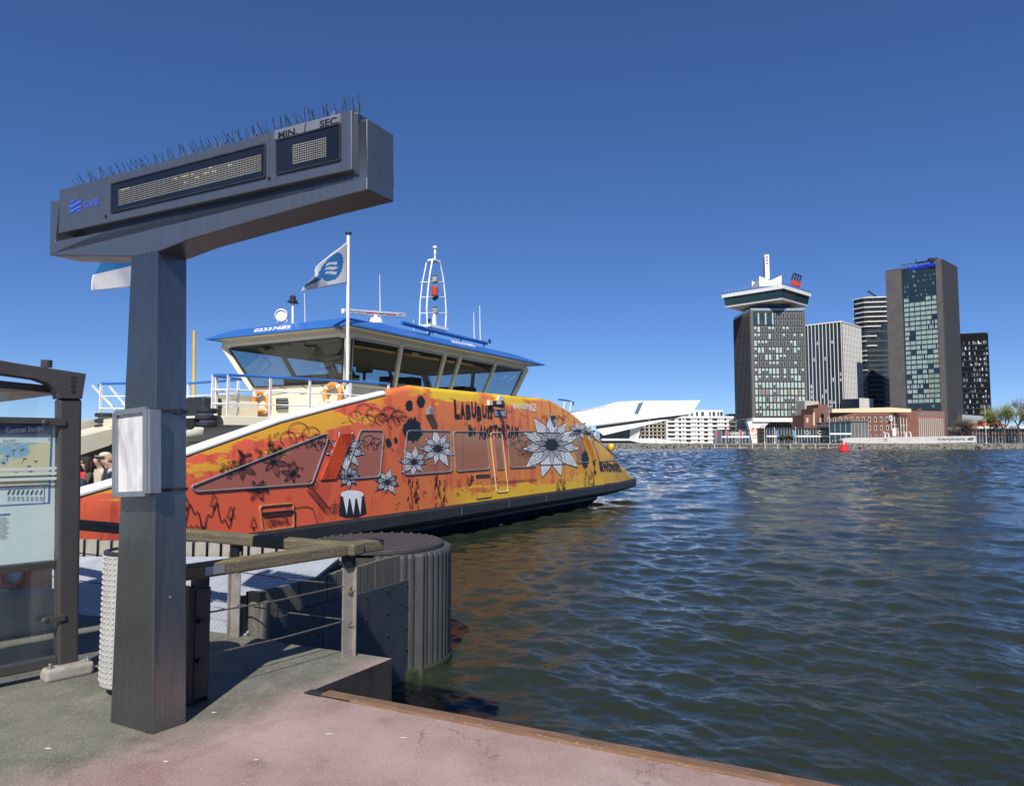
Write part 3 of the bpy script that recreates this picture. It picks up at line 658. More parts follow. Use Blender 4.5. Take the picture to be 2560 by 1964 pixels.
SHEET = mat('dark_blue_fender_sheet', (0.040, 0.048, 0.064), .5, 0, .22, 5, .08, 90, dirt=.2)
# sheet outline follows the photograph: top edge sloping from left to right
def W3(px, py, o): return on_plane(px, py, wl + WN * o, WN)
ptl, ptr = W3(632, 1560, .012), W3(1026, 1447, .012); mid = ptl.lerp(ptr, .36)
for a, b in ((ptl, mid - WDR * .003), (mid + WDR * .003, ptr)):
    A0, B0 = a.copy(), b.copy(); A0.z = -.35; B0.z = -.35
    if a is ptl: A0 = a + V((0, 0, -.16))*1; A0.z = .9
    poly = [A0, B0, b, a] if a is not ptl else [V((a.x, a.y, -.35)), B0, b, a]
    MB().prism(poly, -WN * .03).build('sheet', SHEET, fw, bevel=.006)
for px, py in ((655, 1573), (917, 1492), (969, 1475), (1017, 1461), (916, 1549), (969, 1530), (1017, 1513), (969, 1586), (1016, 1567), (1016, 1621), (969, 1640), (800, 1590)):
    MB().lathe([(.013, -.01), (.013, .008), (.006, .010)], W3(px, py, .016), 10, axis=WN).build('bolt', STEEL_D, fw)
MB().prism([W3(615, 1478, -.07), W3(630, 1475, -.07), W3(630, 1600, -.07), W3(615, 1600, -.07)], WN * .14).build('end_board', BLACK, fw)
MB().lathe([(.09, -.9), (.09, .0), (.075, .02)], wl + WDR * .12 + WN * .01 + V((0, 0, 1.44)), 14).build('end_pile', PLK, fw)

# ---- steel dolphin with corrugated fender -------------------------------------------
dc = V((-1.79, 9.62, 0)); DR = .98; DZ = 1.5
dl = thing('fender_dolphin', 'round dark steel mooring dolphin with corrugated rubber fender and bolted lid', 'dolphin', dc)
DS = mat('dolphin_steel', (0.060, 0.052, 0.050), .55, .2, .2, 4, .15, 50, dirt=.3)
RUB = mat('grey_black_rubber', (0.050, 0.051, 0.054), .55, 0, .25, 8, .1, 60, .003, stretch=(1, 1, .4), dirt=.2)
MB().lathe([(DR * .86, -1.5), (DR * .86, DZ - .05)], dc, 48).build('pile', DS, dl)
MB().lathe([(DR * .9, DZ - .05), (DR * .9, DZ - .012), (DR * .885, DZ)], dc, 56).build('lid', DS, dl)
bm_ = MB().lathe([(.026, 0), (.026, .012), (.016, .022), (.006, .026)], (0, 0, 0), 8).mesh('lid_bolt', DS)
for k in range(34):
    a = 2 * math.pi * k / 34; share('lid_bolt', bm_, dl, (math.cos(a) * DR * .82, math.sin(a) * DR * .82, DZ))
nr_ = 44; rib = MB().lathe([(.058, -1.3), (.060, DZ - .10), (.052, DZ - .06), (.03, DZ - .055)], (0, 0, 0), 10).mesh('fender_rib', RUB, smooth=False)
for k in range(nr_):
    a = math.radians(-78) + k * math.radians(6.1)
    if a > math.radians(150): continue
    share('fender_rib', rib, dl, (math.cos(a) * DR * .945, math.sin(a) * DR * .945, 0))
q = wr + WDR * .02 + V((.07, .06, 0))
MB().obox(q + V((0, 0, .08)), V((.06, .01, 0)), V((-.02, .12, 0)), V((0, 0, 1.36))).build('fender_edge', RUB, dl, bevel=.03, seg=3)
tag(MB().lathe([(DR + .02, -.3), (DR + .02, .06), (DR - .02, .12)], dc, 60).build('weed_band', mat('algae', (0.022, 0.028, 0.010), .9, 0, .6, 9, .8, 40, .02), dl))

# ---- plank wall behind the landing bridge -------------------------------------------
wB0, wB1 = V((-7.4, 8.62, 0)), V((-1.86, 8.30, 0)); dW = (wB1 - wB0).normalized(); pwall = thing('plank_wall', 'row of pale upright timber planks behind the landing bridge', 'plank wall', wB0)
PLK2 = wood('pale_silver_plank', (0.30, 0.275, 0.24), (12, 12, 1.0), .1, (0.1, 0.1, 0.07), .4)
me2 = MB().box(0, .128, 0, .045, .9, 1.66).mesh('plank', PLK2); nlen = (wB1 - wB0).length; k = 0
while k * .163 < nlen - .13:
    q = wB0 + dW * k * .163; share('plank', me2, pwall, (q.x - wB0.x, q.y - wB0.y, rr2.uniform(-.012, .012)), math.atan2(dW.y, dW.x)); k += 1
MB().beam(wB0 + V((0, .09, 1.2)), wB1 + V((0, .09, 1.2)), .05, .9).build('backing', DPOST, pwall)
MB().beam(wB0 + V((0, -.03, 1.43)), wB1 + V((0, -.03, 1.43)), .012, .012).build('wire', WIRE, pwall)

# ---- landing bridge with open steel grating ------------------------------------------
ra, rb_ = wc.copy(), wc + left_dir * 4.2; rc, rdd = V((-6.0, 8.5, 1.46)), V((-1.95, 8.24, 1.50)); ra = wc + V((.0, .02, 0))
lbz = thing('landing_bridge', 'light grey steel grating landing bridge sloping up between the plank walls', 'bridge', wc)
GRT = mat('galvanised_grating', (0.50, 0.53, 0.58), .4, .35, .12, 5)
def LBp2(a, b): return (ra * (1 - a) + rb_ * a) * (1 - b) + (rdd * (1 - a) + rc * a) * b
base = MB().prism([LBp2(0, 0), LBp2(1, 0), LBp2(1, 1), LBp2(0, 1)], (0, 0, -.05)); base.v = [(x, y, z - .022) for x, y, z in base.v]
base.build('deck', mat('under_grating', (0.10, 0.11, 0.125), .8, 0, .2), lbz)
gr = MB(); na_, nb_ = 84, 44
for i in range(na_ + 1):
    a = i / na_; gr.beam(LBp2(a, 0.002), LBp2(a, .998), .011, .02)
for j in range(nb_ + 1):
    b_ = j / nb_; gr.beam(LBp2(.001, b_) + V((0, 0, .002)), LBp2(.999, b_) + V((0, 0, .002)), .019, .018)
tag(gr.build('grating', GRT, lbz), kind='stuff')
# ================================================================== FERRY
ang = math.radians(29.0); UX = V((math.sin(ang), math.cos(ang), 0)); NX = V((math.cos(ang), -math.sin(ang), 0))
FP0 = on_z(1115, 1267, .9); TM, OM = 2.45, 3.9
f_origin = FP0 + UX * TM - NX * OM; f_origin.z = 0
ferry = thing('ferry', 'double-ended passenger ferry wrapped in orange and yellow painted artwork, blue wheelhouse roof', 'ferry', f_origin, math.pi / 2 - ang)
def fl(t, off, z): return V((t - TM, off - OM, z))
def to_fl(w): return XF[ferry].inverted() @ w
def yo(t):
    if t > 11.5: return min((t - 11.5) / 6.0, 1.1) ** 2 * .55
    if t < -9.5: return ((-9.5 - t) / 4.0) ** 2 * .4
    return 0.0
def at_off(px, py, off):
    w = on_plane(px, py, FP0 - NX * off, NX); return (w - FP0).dot(UX), w.z
def at_t(px, py, t):
    w = on_plane(px, py, FP0 + UX * (t), UX); return -(w - FP0).dot(NX), w.z
def side(px, py):
    o = 0.0
    for _ in range(6): t, z = at_off(px, py, o); o = yo(t)
    return t, z
def SQ(px, py, o=0.006): t, z = side(px, py); return fl(t, yo(t) - o, z)
def tz(t, z, o=0.006): return fl(t, yo(t) - o, z)
OUT = V((0, -1, 0))

def art_color(nt):
    tc = N(nt, 'ShaderNodeTexCoord'); sx = N(nt, 'ShaderNodeSeparateXYZ'); nt.links.new(tc.outputs['Object'], sx.inputs[0])
    x, z = sx.outputs[0], sx.outputs[2]
    mp = N(nt, 'ShaderNodeMapping'); mp.inputs['Rotation'].default_value = (0, math.radians(-52), 0); mp.inputs['Scale'].default_value = (2.6, 1, .55); nt.links.new(tc.outputs['Object'], mp.inputs[0])
    st = noise(nt, mp.outputs[0], 1.0, 9, .62, .5)
    mp2 = N(nt, 'ShaderNodeMapping'); mp2.inputs['Rotation'].default_value = (0, math.radians(18), 0); mp2.inputs['Scale'].default_value = (.55, 1, 2.6); mp2.inputs['Location'].default_value = (3, 0, 7); nt.links.new(tc.outputs['Object'], mp2.inputs[0])
    st2 = noise(nt, mp2.outputs[0], 1.0, 10, .66, .4)
    u = math_(nt, 'MULTIPLY', math_(nt, 'ADD', math_(nt, 'ADD', x, 13.0), math_(nt, 'MULTIPLY', math_(nt, 'SUBTRACT', st, .5), 5.0)), 1 / 27.0)
    base = ramp(nt, u, [(0.0, (.82, .135, .062)), (.20, (.78, .125, .055)), (.34, (.70, .175, .045)), (.58, (.72, .215, .038)), (.72, (.76, .345, .030)), (.88, (.76, .42, .022)), (1.0, (.62, .40, .05))])
    c = base
    redk = ramp(nt, st, [(.555, 0.0), (.575, 1.0)]); c = mix(nt, math_(nt, 'MULTIPLY', redk, .85), c, (.60, .088, .042))
    ork = ramp(nt, st, [(.40, 1.0), (.42, 0.0)]); ork = math_(nt, 'MULTIPLY', ork, ramp(nt, u, [(.3, 0.0), (.5, 1.0)])); c = mix(nt, ork, c, (.78, .27, .025))
    # yellow splashes: under the sloping top on the left, and along the high middle
    topl = math_(nt, 'SUBTRACT', z, math_(nt, 'ADD', math_(nt, 'MULTIPLY', x, .28), 5.38))     # ~0 on the left slope edge
    band = ramp(nt, math_(nt, 'ADD', math_(nt, 'MULTIPLY', topl, .55), math_(nt, 'MULTIPLY', math_(nt, 'SUBTRACT', st2, .5), 2.6)), [(-.0, 0.0), (.03, 1.0)])
    lim = ramp(nt, math_(nt, 'ADD', math_(nt, 'MULTIPLY', x, .1), 1.0), [(.40, 1.0), (.52, 0.0)])
    band = math_(nt, 'MULTIPLY', math_(nt, 'MULTIPLY', band, lim), ramp(nt, math_(nt, 'ADD', topl, 1.3), [(.1, 0.0), (.2, 1.0)]))
    c = mix(nt, band, c, (.78, .38, .030))
    ytop = ramp(nt, math_(nt, 'ADD', math_(nt, 'SUBTRACT', z, 4.15), math_(nt, 'MULTIPLY', math_(nt, 'SUBTRACT', st2, .5), 2.4)), [(.0, 0.0), (.04, 1.0)])
    ytop = math_(nt, 'MULTIPLY', ytop, ramp(nt, math_(nt, 'ADD', math_(nt, 'MULTIPLY', x, .1), .5), [(.05, 0.0), (.16, 1.0), (.80, 1.0), (.95, 0.0)]))
    c = mix(nt, ytop, c, (.80, .52, .022))
    ybot = ramp(nt, math_(nt, 'ADD', math_(nt, 'SUBTRACT', 1.35, z), math_(nt, 'MULTIPLY', math_(nt, 'SUBTRACT', st2, .5), 2.2)), [(.0, 0.0), (.05, 1.0)])
    ybot = math_(nt, 'MULTIPLY', ybot, ramp(nt, math_(nt, 'ADD', math_(nt, 'MULTIPLY', x, .1), .5), [(.2, .0), (.4, 1.0)]))
    c = mix(nt, ybot, c, (.80, .47, .020))
    grime = ramp(nt, noise(nt, tc.outputs['Object'], 1.8, 7, .7), [(.5, 0.0), (.8, .25)]); c = mix(nt, grime, c, (.25, .12, .05))
    return c
def art_mat(name, dark):
    m, nt, b = nodes(name); c = art_color(nt)
    if dark: c = mix(nt, .60, c, (.17, .13, .115))
    nt.links.new(c, b.inputs['Base Color']); b.inputs['Roughness'].default_value = .08 if dark else .33; b.inputs['Specular IOR Level'].default_value = .5
    if not dark: bump(nt, noise(nt, coords(nt, (1, 1, .5)), 1.3, 3), b, .12, .05)
    return m
ART = art_mat('painted_side_wrap', False); FILM = art_mat('printed_window_film', True)
CREAM = mat('cream_paint', (.66, .61, .47), .4, 0, .06, 2, dirt=.12); WHITEF = mat('white_ferry_paint', (.74, .74, .72), .35, 0, .06, 2, dirt=.12)
BLUEF = mat('blue_roof_paint', (.030, .135, .44), .32, 0, .10, 1.2, .05, 2, .02); NAVYH = mat('navy_hull_paint', (.010, .014, .034), .28, 0, .3, .8, .1, 2, .03, dirt=.2)
RUBF = mat('black_wale_rubber', (.022, .022, .024), .5, 0, .3, 2, .1, 30, dirt=.2); GREYF = mat('grey_window_gasket', (.30, .30, .30), .4, .4, .15)
DARKI = mat('dark_interior', (.045, .043, .04), .7, 0, .3); DECKG = mat('deck_grey', (.16, .165, .17), .8, 0, .2)
WPAINT = mat('white_print', (.82, .82, .84), .4, 0, .04, 5); BPRINT = mat('black_ink_print', (.016, .016, .022), .45, 0, .2)

# profile of the side plate
prof_px = [(205, 1225), (310, 1195), (458, 1130), (700, 1045), (860, 1003), (1000, 969), (1030, 962), (1068, 967), (1200, 980), (1356, 995), (1385, 1003), (1430, 1030), (1468, 1062), (1500, 1098), (1545, 1152), (1584, 1194)]
prof = [side(*p) for p in prof_px]
prof = [(-13.4, prof[0][1] - (prof[0][0] + 13.4) * .27), (-12.0, prof[0][1] - (prof[0][0] + 12.0) * .28)] + prof
TL, TR = -13.4, prof[-1][0]
def topz_(t):
    for (a, za), (b, zb) in zip(prof[:-1], prof[1:]):
        if t <= b: return za + (zb - za) * (t - a) / (b - a)
    return prof[-1][1]
cols = sorted(set([round(TL + (TR - TL) * i / 120, 3) for i in range(121)] + [p[0] for p in prof]))
SB = .93
def side_plate(mirror, name, mats):
    mb = MB(); rings = []
    for t in cols:
        zt = max(topz_(t), SB + .04); o = yo(t); h = min(.14, (zt - SB) * .4)
        r = [(o, SB), (o, SB + (zt - h - SB) * .33), (o, SB + (zt - h - SB) * .66), (o, zt - h), (o + .035, zt - h * .35), (o + .10, zt), (o + .22, zt), (o + .22, SB)]
        ring = [fl(t, (7.8 - a if mirror else a), z) for a, z in r]
        rings.append(ring[::-1] if mirror else ring)
    mb.loft(rings, True, True); o_ = mb.build(name, mats, ferry, local=True)
    for p in o_.data.polygons: p.use_smooth = True
    o_.data.set_sharp_from_angle(angle=math.radians(50)) if hasattr(o_.data, 'set_sharp_from_angle') else None
    return o_
sidep = side_plate(False, 'side_plating', [ART, CREAM]); farp = side_plate(True, 'far_side_plating', [CREAM])
for p in sidep.data.polygons:
    if p.center.y + OM - yo(p.center.x + TM) > .205: p.material_index = 1
# white capping on the forward slope
rings = []
for t in [c for c in cols if -13.4 <= c <= prof[7][0] - .4]:
    zt = topz_(t); o = yo(t); rings.append([fl(t, o - .012, zt - .085), fl(t, o - .012, zt - .05), fl(t, o + .06, zt + .018), fl(t, o + .24, zt + .018), fl(t, o + .24, zt - .085)])
MB().loft(rings, True, True).build('capping', WHITEF, ferry, local=True)
# hull, wale, deck
def plan(ins, z, ta=-13.5, tb=None):
    tb = tb or TR + .12; pts = []; ts = np.linspace(ta, tb, 40)
    for t in ts: pts.append(fl(t, yo(t) + ins, z))
    for t in ts[::-1]: pts.append(fl(t, 7.8 - yo(t) - ins, z))
    return pts
MB().loft([plan(.45, .34, -13.1, TR - .3), plan(-.02, .50), plan(-.10, .60), plan(-.10, .86), plan(-.03, .925), plan(.26, .925), plan(.26, .70)], False).build('wale', RUBF, ferry, local=True)
MB().loft([plan(1.7, -.9, -8.2, 9.6), plan(.60, -.1, -9.6, 11.7), plan(.30, .30, -10.2, 12.4), plan(.28, .5, -10.3, 12.6)]).build('hull', NAVYH, ferry, local=True)
MB().loft([plan(.2, .74, -13.2, TR - .4), plan(.2, .80, -13.2, TR - .4)]).build('car_deck', DECKG, ferry, local=True)
for px in (1147, 1266, 1360):     # joints of the wale
    t, z = side(px, 1260); MB().prism([fl(t, -.102, .61), fl(t + .02, -.102, .61), fl(t + .02, -.102, .86), fl(t, -.102, .86)], (0, -.003, 0)).build('wale_joint', GREYF, ferry, local=True)
t_ = MB(); text_on(t_, '250', [fl(*((at_off(px, py, .28)[0]), .265, at_off(px, py, .28)[1])) for px, py in ((1247, 1317), (1256, 1315), (1256, 1308), (1247, 1310))], .01); t_.build('draught_mark', WPAINT, ferry, local=True)

def rpoly(pts, r, n=4):
    """round the corners of a (t,z) polygon"""
    out = []; k = len(pts)
    for i in range(k):
        p, a, b = Vector(pts[i]), Vector(pts[i - 1]), Vector(pts[(i + 1) % k]); da, db = (a - p), (b - p); la, lb = da.length, db.length
        half = da.angle(db) / 2; d = min(r / math.tan(half), la * .45, lb * .45)
        A_, B_ = p + da.normalized() * d, p + db.normalized() * d
        for j in range(n + 1):
            s_ = j / n; q = A_ * (1 - s_) ** 2 + p * 2 * s_ * (1 - s_) + B_ * s_ * s_; out.append((q.x, q.y))
    return out
def side_window(name, px, r=.14, pane=FILM, fw_=.022, frame=GREYF, depth=.006):
    pts = rpoly([side(*p) for p in px], r)
    w = MB().prism([tz(t, z, -.002) for t, z in pts], (0, -depth - .002, 0)).build(name, pane, ferry, local=True)
    MB().tube([tz(t, z, .008) for t, z in pts], fw_, 6, closed=True).build('window_frame', frame, w, local=True)
    return w
W1 = [(476, 1216), (826, 1078), (779, 1209), (488, 1229)]
for px in (W1, [(901, 1075), (959, 1076), (949, 1191), (858, 1198)], [(1017, 1076), (1124, 1077), (1130, 1178), (1008, 1187)], [(1132, 1078), (1216, 1079), (1224, 1172), (1140, 1178)],
           [(1267, 1078), (1332, 1079), (1340, 1166), (1274, 1169)], [(1337, 1081), (1400, 1081), (1413, 1159), (1348, 1162)], [(1427, 1082), (1449, 1083), (1475, 1154), (1443, 1157)], [(1478, 1090), (1549, 1149), (1498, 1153)]):
    side_window('window', px)
d_ = side_window('door', [(1225, 1081), (1254, 1081), (1270, 1228), (1241, 1230)], .12, ART, .018, mat('door_trim', (.62, .55, .40), .4, 0, .1))
pts = rpoly([side(*p) for p in ((1234, 1092), (1252, 1092), (1260, 1172), (1242, 1173))], .08)
MB().prism([tz(t, z, .010) for t, z in pts], (0, -.006, 0)).build('door_window', FILM, d_, local=True); MB().tube([tz(t, z, .016) for t, z in pts], .014, 6, closed=True).build('door_window_frame', GREYF, d_, local=True)
def hatch(px, name='hatch', fr=.016):
    pts = rpoly([side(*p) for p in px], .06); h = MB().prism([tz(t, z, -.002) for t, z in pts], (0, -.012, 0)).build(name, ART, ferry, local=True)
    MB().tube([tz(t, z, .010) for t, z in pts], fr, 6, closed=True).build('hatch_frame', mat('hatch_trim', (.35, .15, .06), .5, 0, .2), h, local=True); return h
h1 = hatch([(1187, 1186), (1224, 1184), (1227, 1241), (1190, 1246)]); MB().beam(SQ(1187, 1190, .02), SQ(1224, 1188, .02), .02, .05, OUT).build('hatch_lip', BPRINT, h1, local=True)
h2 = hatch([(648, 1265), (731, 1258), (734, 1317), (656, 1327)], fr=.03); MB().beam(SQ(652, 1283, .03), SQ(729, 1276, .03), .04, .05, OUT).build('hatch_bar', BPRINT, h2, local=True)
hatch([(1508, 1172), (1531, 1171), (1535, 1206), (1513, 1208)])
def louvre(px, n, name='louvre'):
    q = [side(*p) for p in px]; l = MB().prism([tz(t, z, .001) for t, z in q], (0, -.004, 0)).build(name, BPRINT, ferry, local=True)
    for i in range(n):
        a = (i + .5) / n; L0 = V(q[0]).lerp(V(q[3]), a); R0 = V(q[1]).lerp(V(q[2]), a)
        MB().beam(tz(L0.x, L0.y, .016), tz(R0.x, R0.y, .016), .02, .055 if n < 20 else .045, V((0, -.6, 1))).build('slat', ART, l, local=True)
louvre([(849, 1083), (884, 1083), (838, 1199), (799, 1201)], 24); louvre([(1455, 1088), (1466, 1087), (1490, 1150), (1479, 1152)], 20)
# lamps on the side
MB().prism([SQ(1242, 989, .0), SQ(1254, 989, .0), SQ(1254, 1002, .0), SQ(1242, 1002, .0)], (0, -.10, 0)).build('lamp_box', CREAM, ferry, local=True, bevel=.01)
MB().prism([SQ(1217, 1000, .0), SQ(1226, 1001, .0), SQ(1226, 1013, .0), SQ(1217, 1013, .0)], (0, -.10, 0)).build('lamp_box', CREAM, ferry, local=True, bevel=.01)
MB().prism([SQ(1226, 1001, .0), SQ(1257, 1003, .0), SQ(1257, 1018, .0), SQ(1226, 1013, .0)], (0, -.012, 0)).build('lamp_recess', BPRINT, ferry, local=True)
c = SQ(1236, 1006, .18); MB().lathe([(.02, .12), (.04, .08), (.10, .0), (.11, -.06), (.02, -.07)], c, 14).build('side_lamp', GREYF, ferry, local=True)
c = SQ(1068, 1029, .10); MB().obox(c, (.13, 0, 0), (0, .07, 0), (0, 0, .09)).lathe([(.05, -.02), (.05, .16)], c, 10).build('side_floodlight', GREYF, ferry, local=True, bevel=.01)
c = SQ(1378, 1043, .08); MB().obox(c, (.10, 0, 0), (0, .06, 0), (0, 0, .07)).build('side_floodlight', BPRINT, ferry, local=True, bevel=.01)
MB().lathe([(.13, -.16), (.14, .08), (.10, .16), (.03, .18)], fl(*( (lambda t, z: (t, yo(t) + .3, z))(*side(1543, 1118)))), 14).build('mooring_bitt', mat('yellow_paint', (.70, .42, .02), .4, 0, .1), ferry, local=True, smooth=True)

# ---- lettering and drawings printed on the side
def side_text(mb, s_, q, bold=.02, o=.013): text_on(mb, s_, [SQ(px, py, o) for px, py in q], bold)
def letters(mb, word, q, seed, bold=.035, o=.013):
    """hand-drawn looking lettering: every letter has its own size and lean"""
    r = random.Random(seed); n = len(word); q = [V((*side(*p), 0)) for p in q]; wts = [.55 if ch in 'I!' else (.6 if ch == ' ' else 1.0) for ch in word]; tot = sum(wts); x = 0
    for ch, w in zip(word, wts):
        a, b = x / tot, (x + w * .90) / tot; x += w
        if ch == ' ': continue
        lo, hi = r.uniform(-.05, .14), r.uniform(.84, 1.10); sk = r.uniform(-.010, .010); l2, h2 = lo + r.uniform(-.06, .06), hi + r.uniform(-.08, .08)
        f = lambda u, v: (q[0] * (1 - u) + q[1] * u) * (1 - v) + (q[3] * (1 - u) + q[2] * u) * v
        k = [f(a, lo), f(b, l2), f(b + sk, h2), f(a + sk, hi)]; text_on(mb, ch, [tz(p.x, p.y, o) for p in k], bold)
t_ = MB(); letters(t_, 'LABUBU!!', [(1136, 1052), (1231, 1048), (1231, 1011), (1134, 1003)], 2, .055); letters(t_, 'IN', [(1171, 1093), (1189, 1094), (1189, 1064), (1170, 1063)], 5, .055); letters(t_, 'AMSTERDAM', [(1197, 1097), (1297, 1098), (1296, 1064), (1197, 1061)], 3, .055)
t_.build('slogan_lettering', BPRINT, ferry, local=True)
t_ = MB(); side_text(t_, 'IJVEER', [(1283, 1024), (1321, 1026), (1321, 1011), (1283, 1008)], .02); side_text(t_, '62', [(1322, 1027), (1340, 1028), (1340, 1008), (1322, 1007)], .03); t_.build('name_lettering', WPAINT, ferry, local=True)
bx = MB().prism([SQ(1235, 1023, .0), SQ(1265, 1024, .0), SQ(1266, 1043, .0), SQ(1236, 1041, .0)], (0, -.012, 0)).build('shop_badge', mat('navy_badge', (.015, .03, .085), .4, 0, .1), ferry, local=True)
t_ = MB(); side_text(t_, 'POP MART', [(1237, 1039), (1264, 1041), (1264, 1027), (1237, 1026)], .01, .016); t_.build('badge_lettering', WPAINT, bx, local=True)
t_ = MB(); letters(t_, 'UP', [(1169, 1213), (1184, 1212), (1184, 1190), (1169, 1191)], 4, .02); t_.build('small_lettering', BPRINT, ferry, local=True); t_ = MB()
side_text(t_, 'LOCATION:', [(1225, 1200), (1244, 1199), (1244, 1192), (1225, 1193)], .006); t_.build('address_heading', BPRINT, ferry, local=True); t_ = MB(); side_text(t_, 'KALVERSTRAAT 156-168, AMSTERDAM DOWNTOWN, NETHERLANDS', [(1225, 1212), (1342, 1203), (1342, 1196), (1225, 1203)], .004)
t_.build('address_lettering', BPRINT, ferry, local=True); t_ = MB(); letters(t_, 'Z', [(1483, 1186), (1492, 1182), (1489, 1155), (1481, 1157)], 8, .05); letters(t_, 'iMomo!!', [(1500, 1180), (1556, 1181), (1545, 1155), (1496, 1154)], 6, .05)
t_.build('name_lettering', BPRINT, ferry, local=True); t_ = MB(); letters(t_, 'YEEHAAAA', [(672, 1316), (719, 1309), (718, 1293), (671, 1298)], 11, .004, .022)
t_.build('small_lettering', BPRINT, ferry, local=True)

def pxl(mb, pts, w=.022, o=.014, wob=0): ribbon(mb, [SQ(px, py, o) for px, py in pts], w, OUT)
def z5(x, y): return (400 + x * .274, 950 + y * .274)       # read off an enlarged crop of the photograph
def z6(x, y): return (950 + x * .306, 940 + y * .306)
def arc(cx, cy, rx, ry, a0, a1, n=14): return [(cx + rx * math.cos(math.radians(a0 + (a1 - a0) * i / n)), cy + ry * math.sin(math.radians(a0 + (a1 - a0) * i / n))) for i in range(n + 1)]
def cloud(mb, cx, cy, s_, zf, r):
    for dx, dy, rad in ((-1.2, .3, .7), (-.3, -.3, .9), (.8, 0, .8), (1.5, .5, .6), (.2, .7, .7)):
        pxl(mb, [zf(*p) for p in arc(cx + dx * s_, cy + dy * s_, rad * s_, rad * s_ * .9, r.uniform(90, 150), r.uniform(360, 420))], .016)
        for k in range(3): pxl(mb, [zf(*p) for p in arc(cx + dx * s_, cy + dy * s_, rad * s_ * (.75 - .2 * k), rad * s_ * (.7 - .2 * k), 20, 75, 6)], .010)
dr = random.Random(12)
def ink(name, fn, o=None):
    b_ = MB(); fn(b_); return b_.build(name, BPRINT, ferry, local=True)
for cx, cy, s_ in ((1290, 500, 105), (1440, 560, 60), (1880, 310, 85), (2110, 330, 80), (1920, 570, 60)): ink('cloud_drawing', lambda b_: cloud(b_, cx, cy, s_, z5, dr))
for cx, cy, s_ in ((90, 320, 55), (1130, 520, 60), (1190, 620, 35)): ink('cloud_drawing', lambda b_: cloud(b_, cx, cy, s_, z6, dr))
def leafy_flower(mb, cx, cy, R, n, zf, rot=0, petal=None, w=.014):
    for k in range(n):
        a = rot + 360 / n * k; ca, sa = math.cos(math.radians(a)), math.sin(math.radians(a)); L = R * dr.uniform(.85, 1.15)
        out = [(0, 0)] + [(L * u, L * .19 * math.sin(math.pi * u ** .8)) for u in (.15, .3, .5, .7, .85)] + [(L, 0)] + [(L * u, -L * .19 * math.sin(math.pi * u ** .8)) for u in (.85, .7, .5, .3, .15)] + [(0, 0)]
        loop = [(cx + x * ca - y * sa, cy + x * sa + y * ca) for x, y in out]
        if petal is not None: petal.add([SQ(*zf(*p), .0115) for p in loop[:-1]], [tuple(range(len(loop) - 1))])
        pxl(mb, [zf(*p) for p in loop], w)
        for f in (-.08, 0, .08): pxl(mb, [zf(cx + L * u * ca - L * f * math.sin(3.14 * u) * sa, cy + L * u * sa + L * f * math.sin(3.14 * u) * ca) for u in (.1, .35, .6, .85)], w * .6)
def berries(mb, cx, cy, s_, n, zf):
    for k in range(n):
        x, y, r = cx + dr.uniform(-1, 1) * s_, cy + dr.uniform(-1, 1) * s_, dr.uniform(.12, .26) * s_; pxl(mb, [zf(*p) for p in arc(x, y, r, r, 0, 360, 12)], .012)
for cx, cy, R in ((745, 790, 130), (1030, 745, 135), (1200, 855, 95), (885, 1000, 105)): ink('flower_drawing', lambda b_: leafy_flower(b_, cx, cy, R, 6, z5, dr.uniform(0, 60)))
for cx, cy in ((755, 690), (1040, 640)): ink('flower_drawing', lambda b_: leafy_flower(b_, cx, cy, 80, 3, z5, 230))
for cx, cy in ((600, 780), (890, 660), (1100, 650), (1020, 540), (1240, 800), (940, 990), (600, 855)): tag(ink('berry_drawing', lambda b_: berries(b_, cx, cy, 55, 8, z5)), kind='stuff')
for cx, cy, s_ in ((490, 1110, 75), (235, 1125, 60), (640, 1220, 70), (850, 1310, 60)):
    pts = [(cx, cy - s_)]
    for k in range(3): pts += [(cx + s_ * (.25 + .17 * k), cy - s_ + s_ * (.45 + .5 * k)), (cx + s_ * (.12 + .1 * k), cy - s_ + s_ * (.45 + .5 * k))]
    pts += [(2 * cx - x, y) for x, y in pts[::-1]]; td = MB(); pxl(td, [z5(*p) for p in pts], .016); pxl(td, [z5(cx, cy + s_ * .55), z5(cx, cy + s_ * .9)], .05); td.build('tree_drawing', BPRINT, ferry, local=True)
td = MB()
wv = []
for i in range(60):
    x = 205 + i * 8; wv.append(z5(x, 1240 + 80 * math.sin(i * .24 + 2.2) + 45 * math.sin(i * .62)))
pxl(td, wv, .022); pxl(td, [z5(x, 1335 + 14 * math.sin(x * .13)) for x in range(205, 430, 6)], .016)
for cx, cy in ((1390, 950), (1590, 1170)): pxl(td, [z5(*p) for p in arc(cx, cy, 42, 42, 0, 360)], .016); pxl(td, [z5(*p) for p in arc(cx, cy, 18, 18, 0, 360)], .02)
for k in range(12): pxl(td, [z5(*p) for p in arc(1370 + k * 14, 1000 + k * 17, 30, 30, 0, 360, 12)], .012)
pxl(td, [z5(*p) for p in ((1210, 1170), (1330, 1150), (1390, 1170), (1440, 1320))], .02); pxl(td, [z5(*p) for p in ((1230, 1330), (1235, 1200))], .02)
pxl(td, [z5(*p) for p in arc(1075, 1300, 95, 62, 0, 360, 24)], .012, .022)
tag(td.build('landscape_drawing', BPRINT, ferry, local=True), kind='stuff')
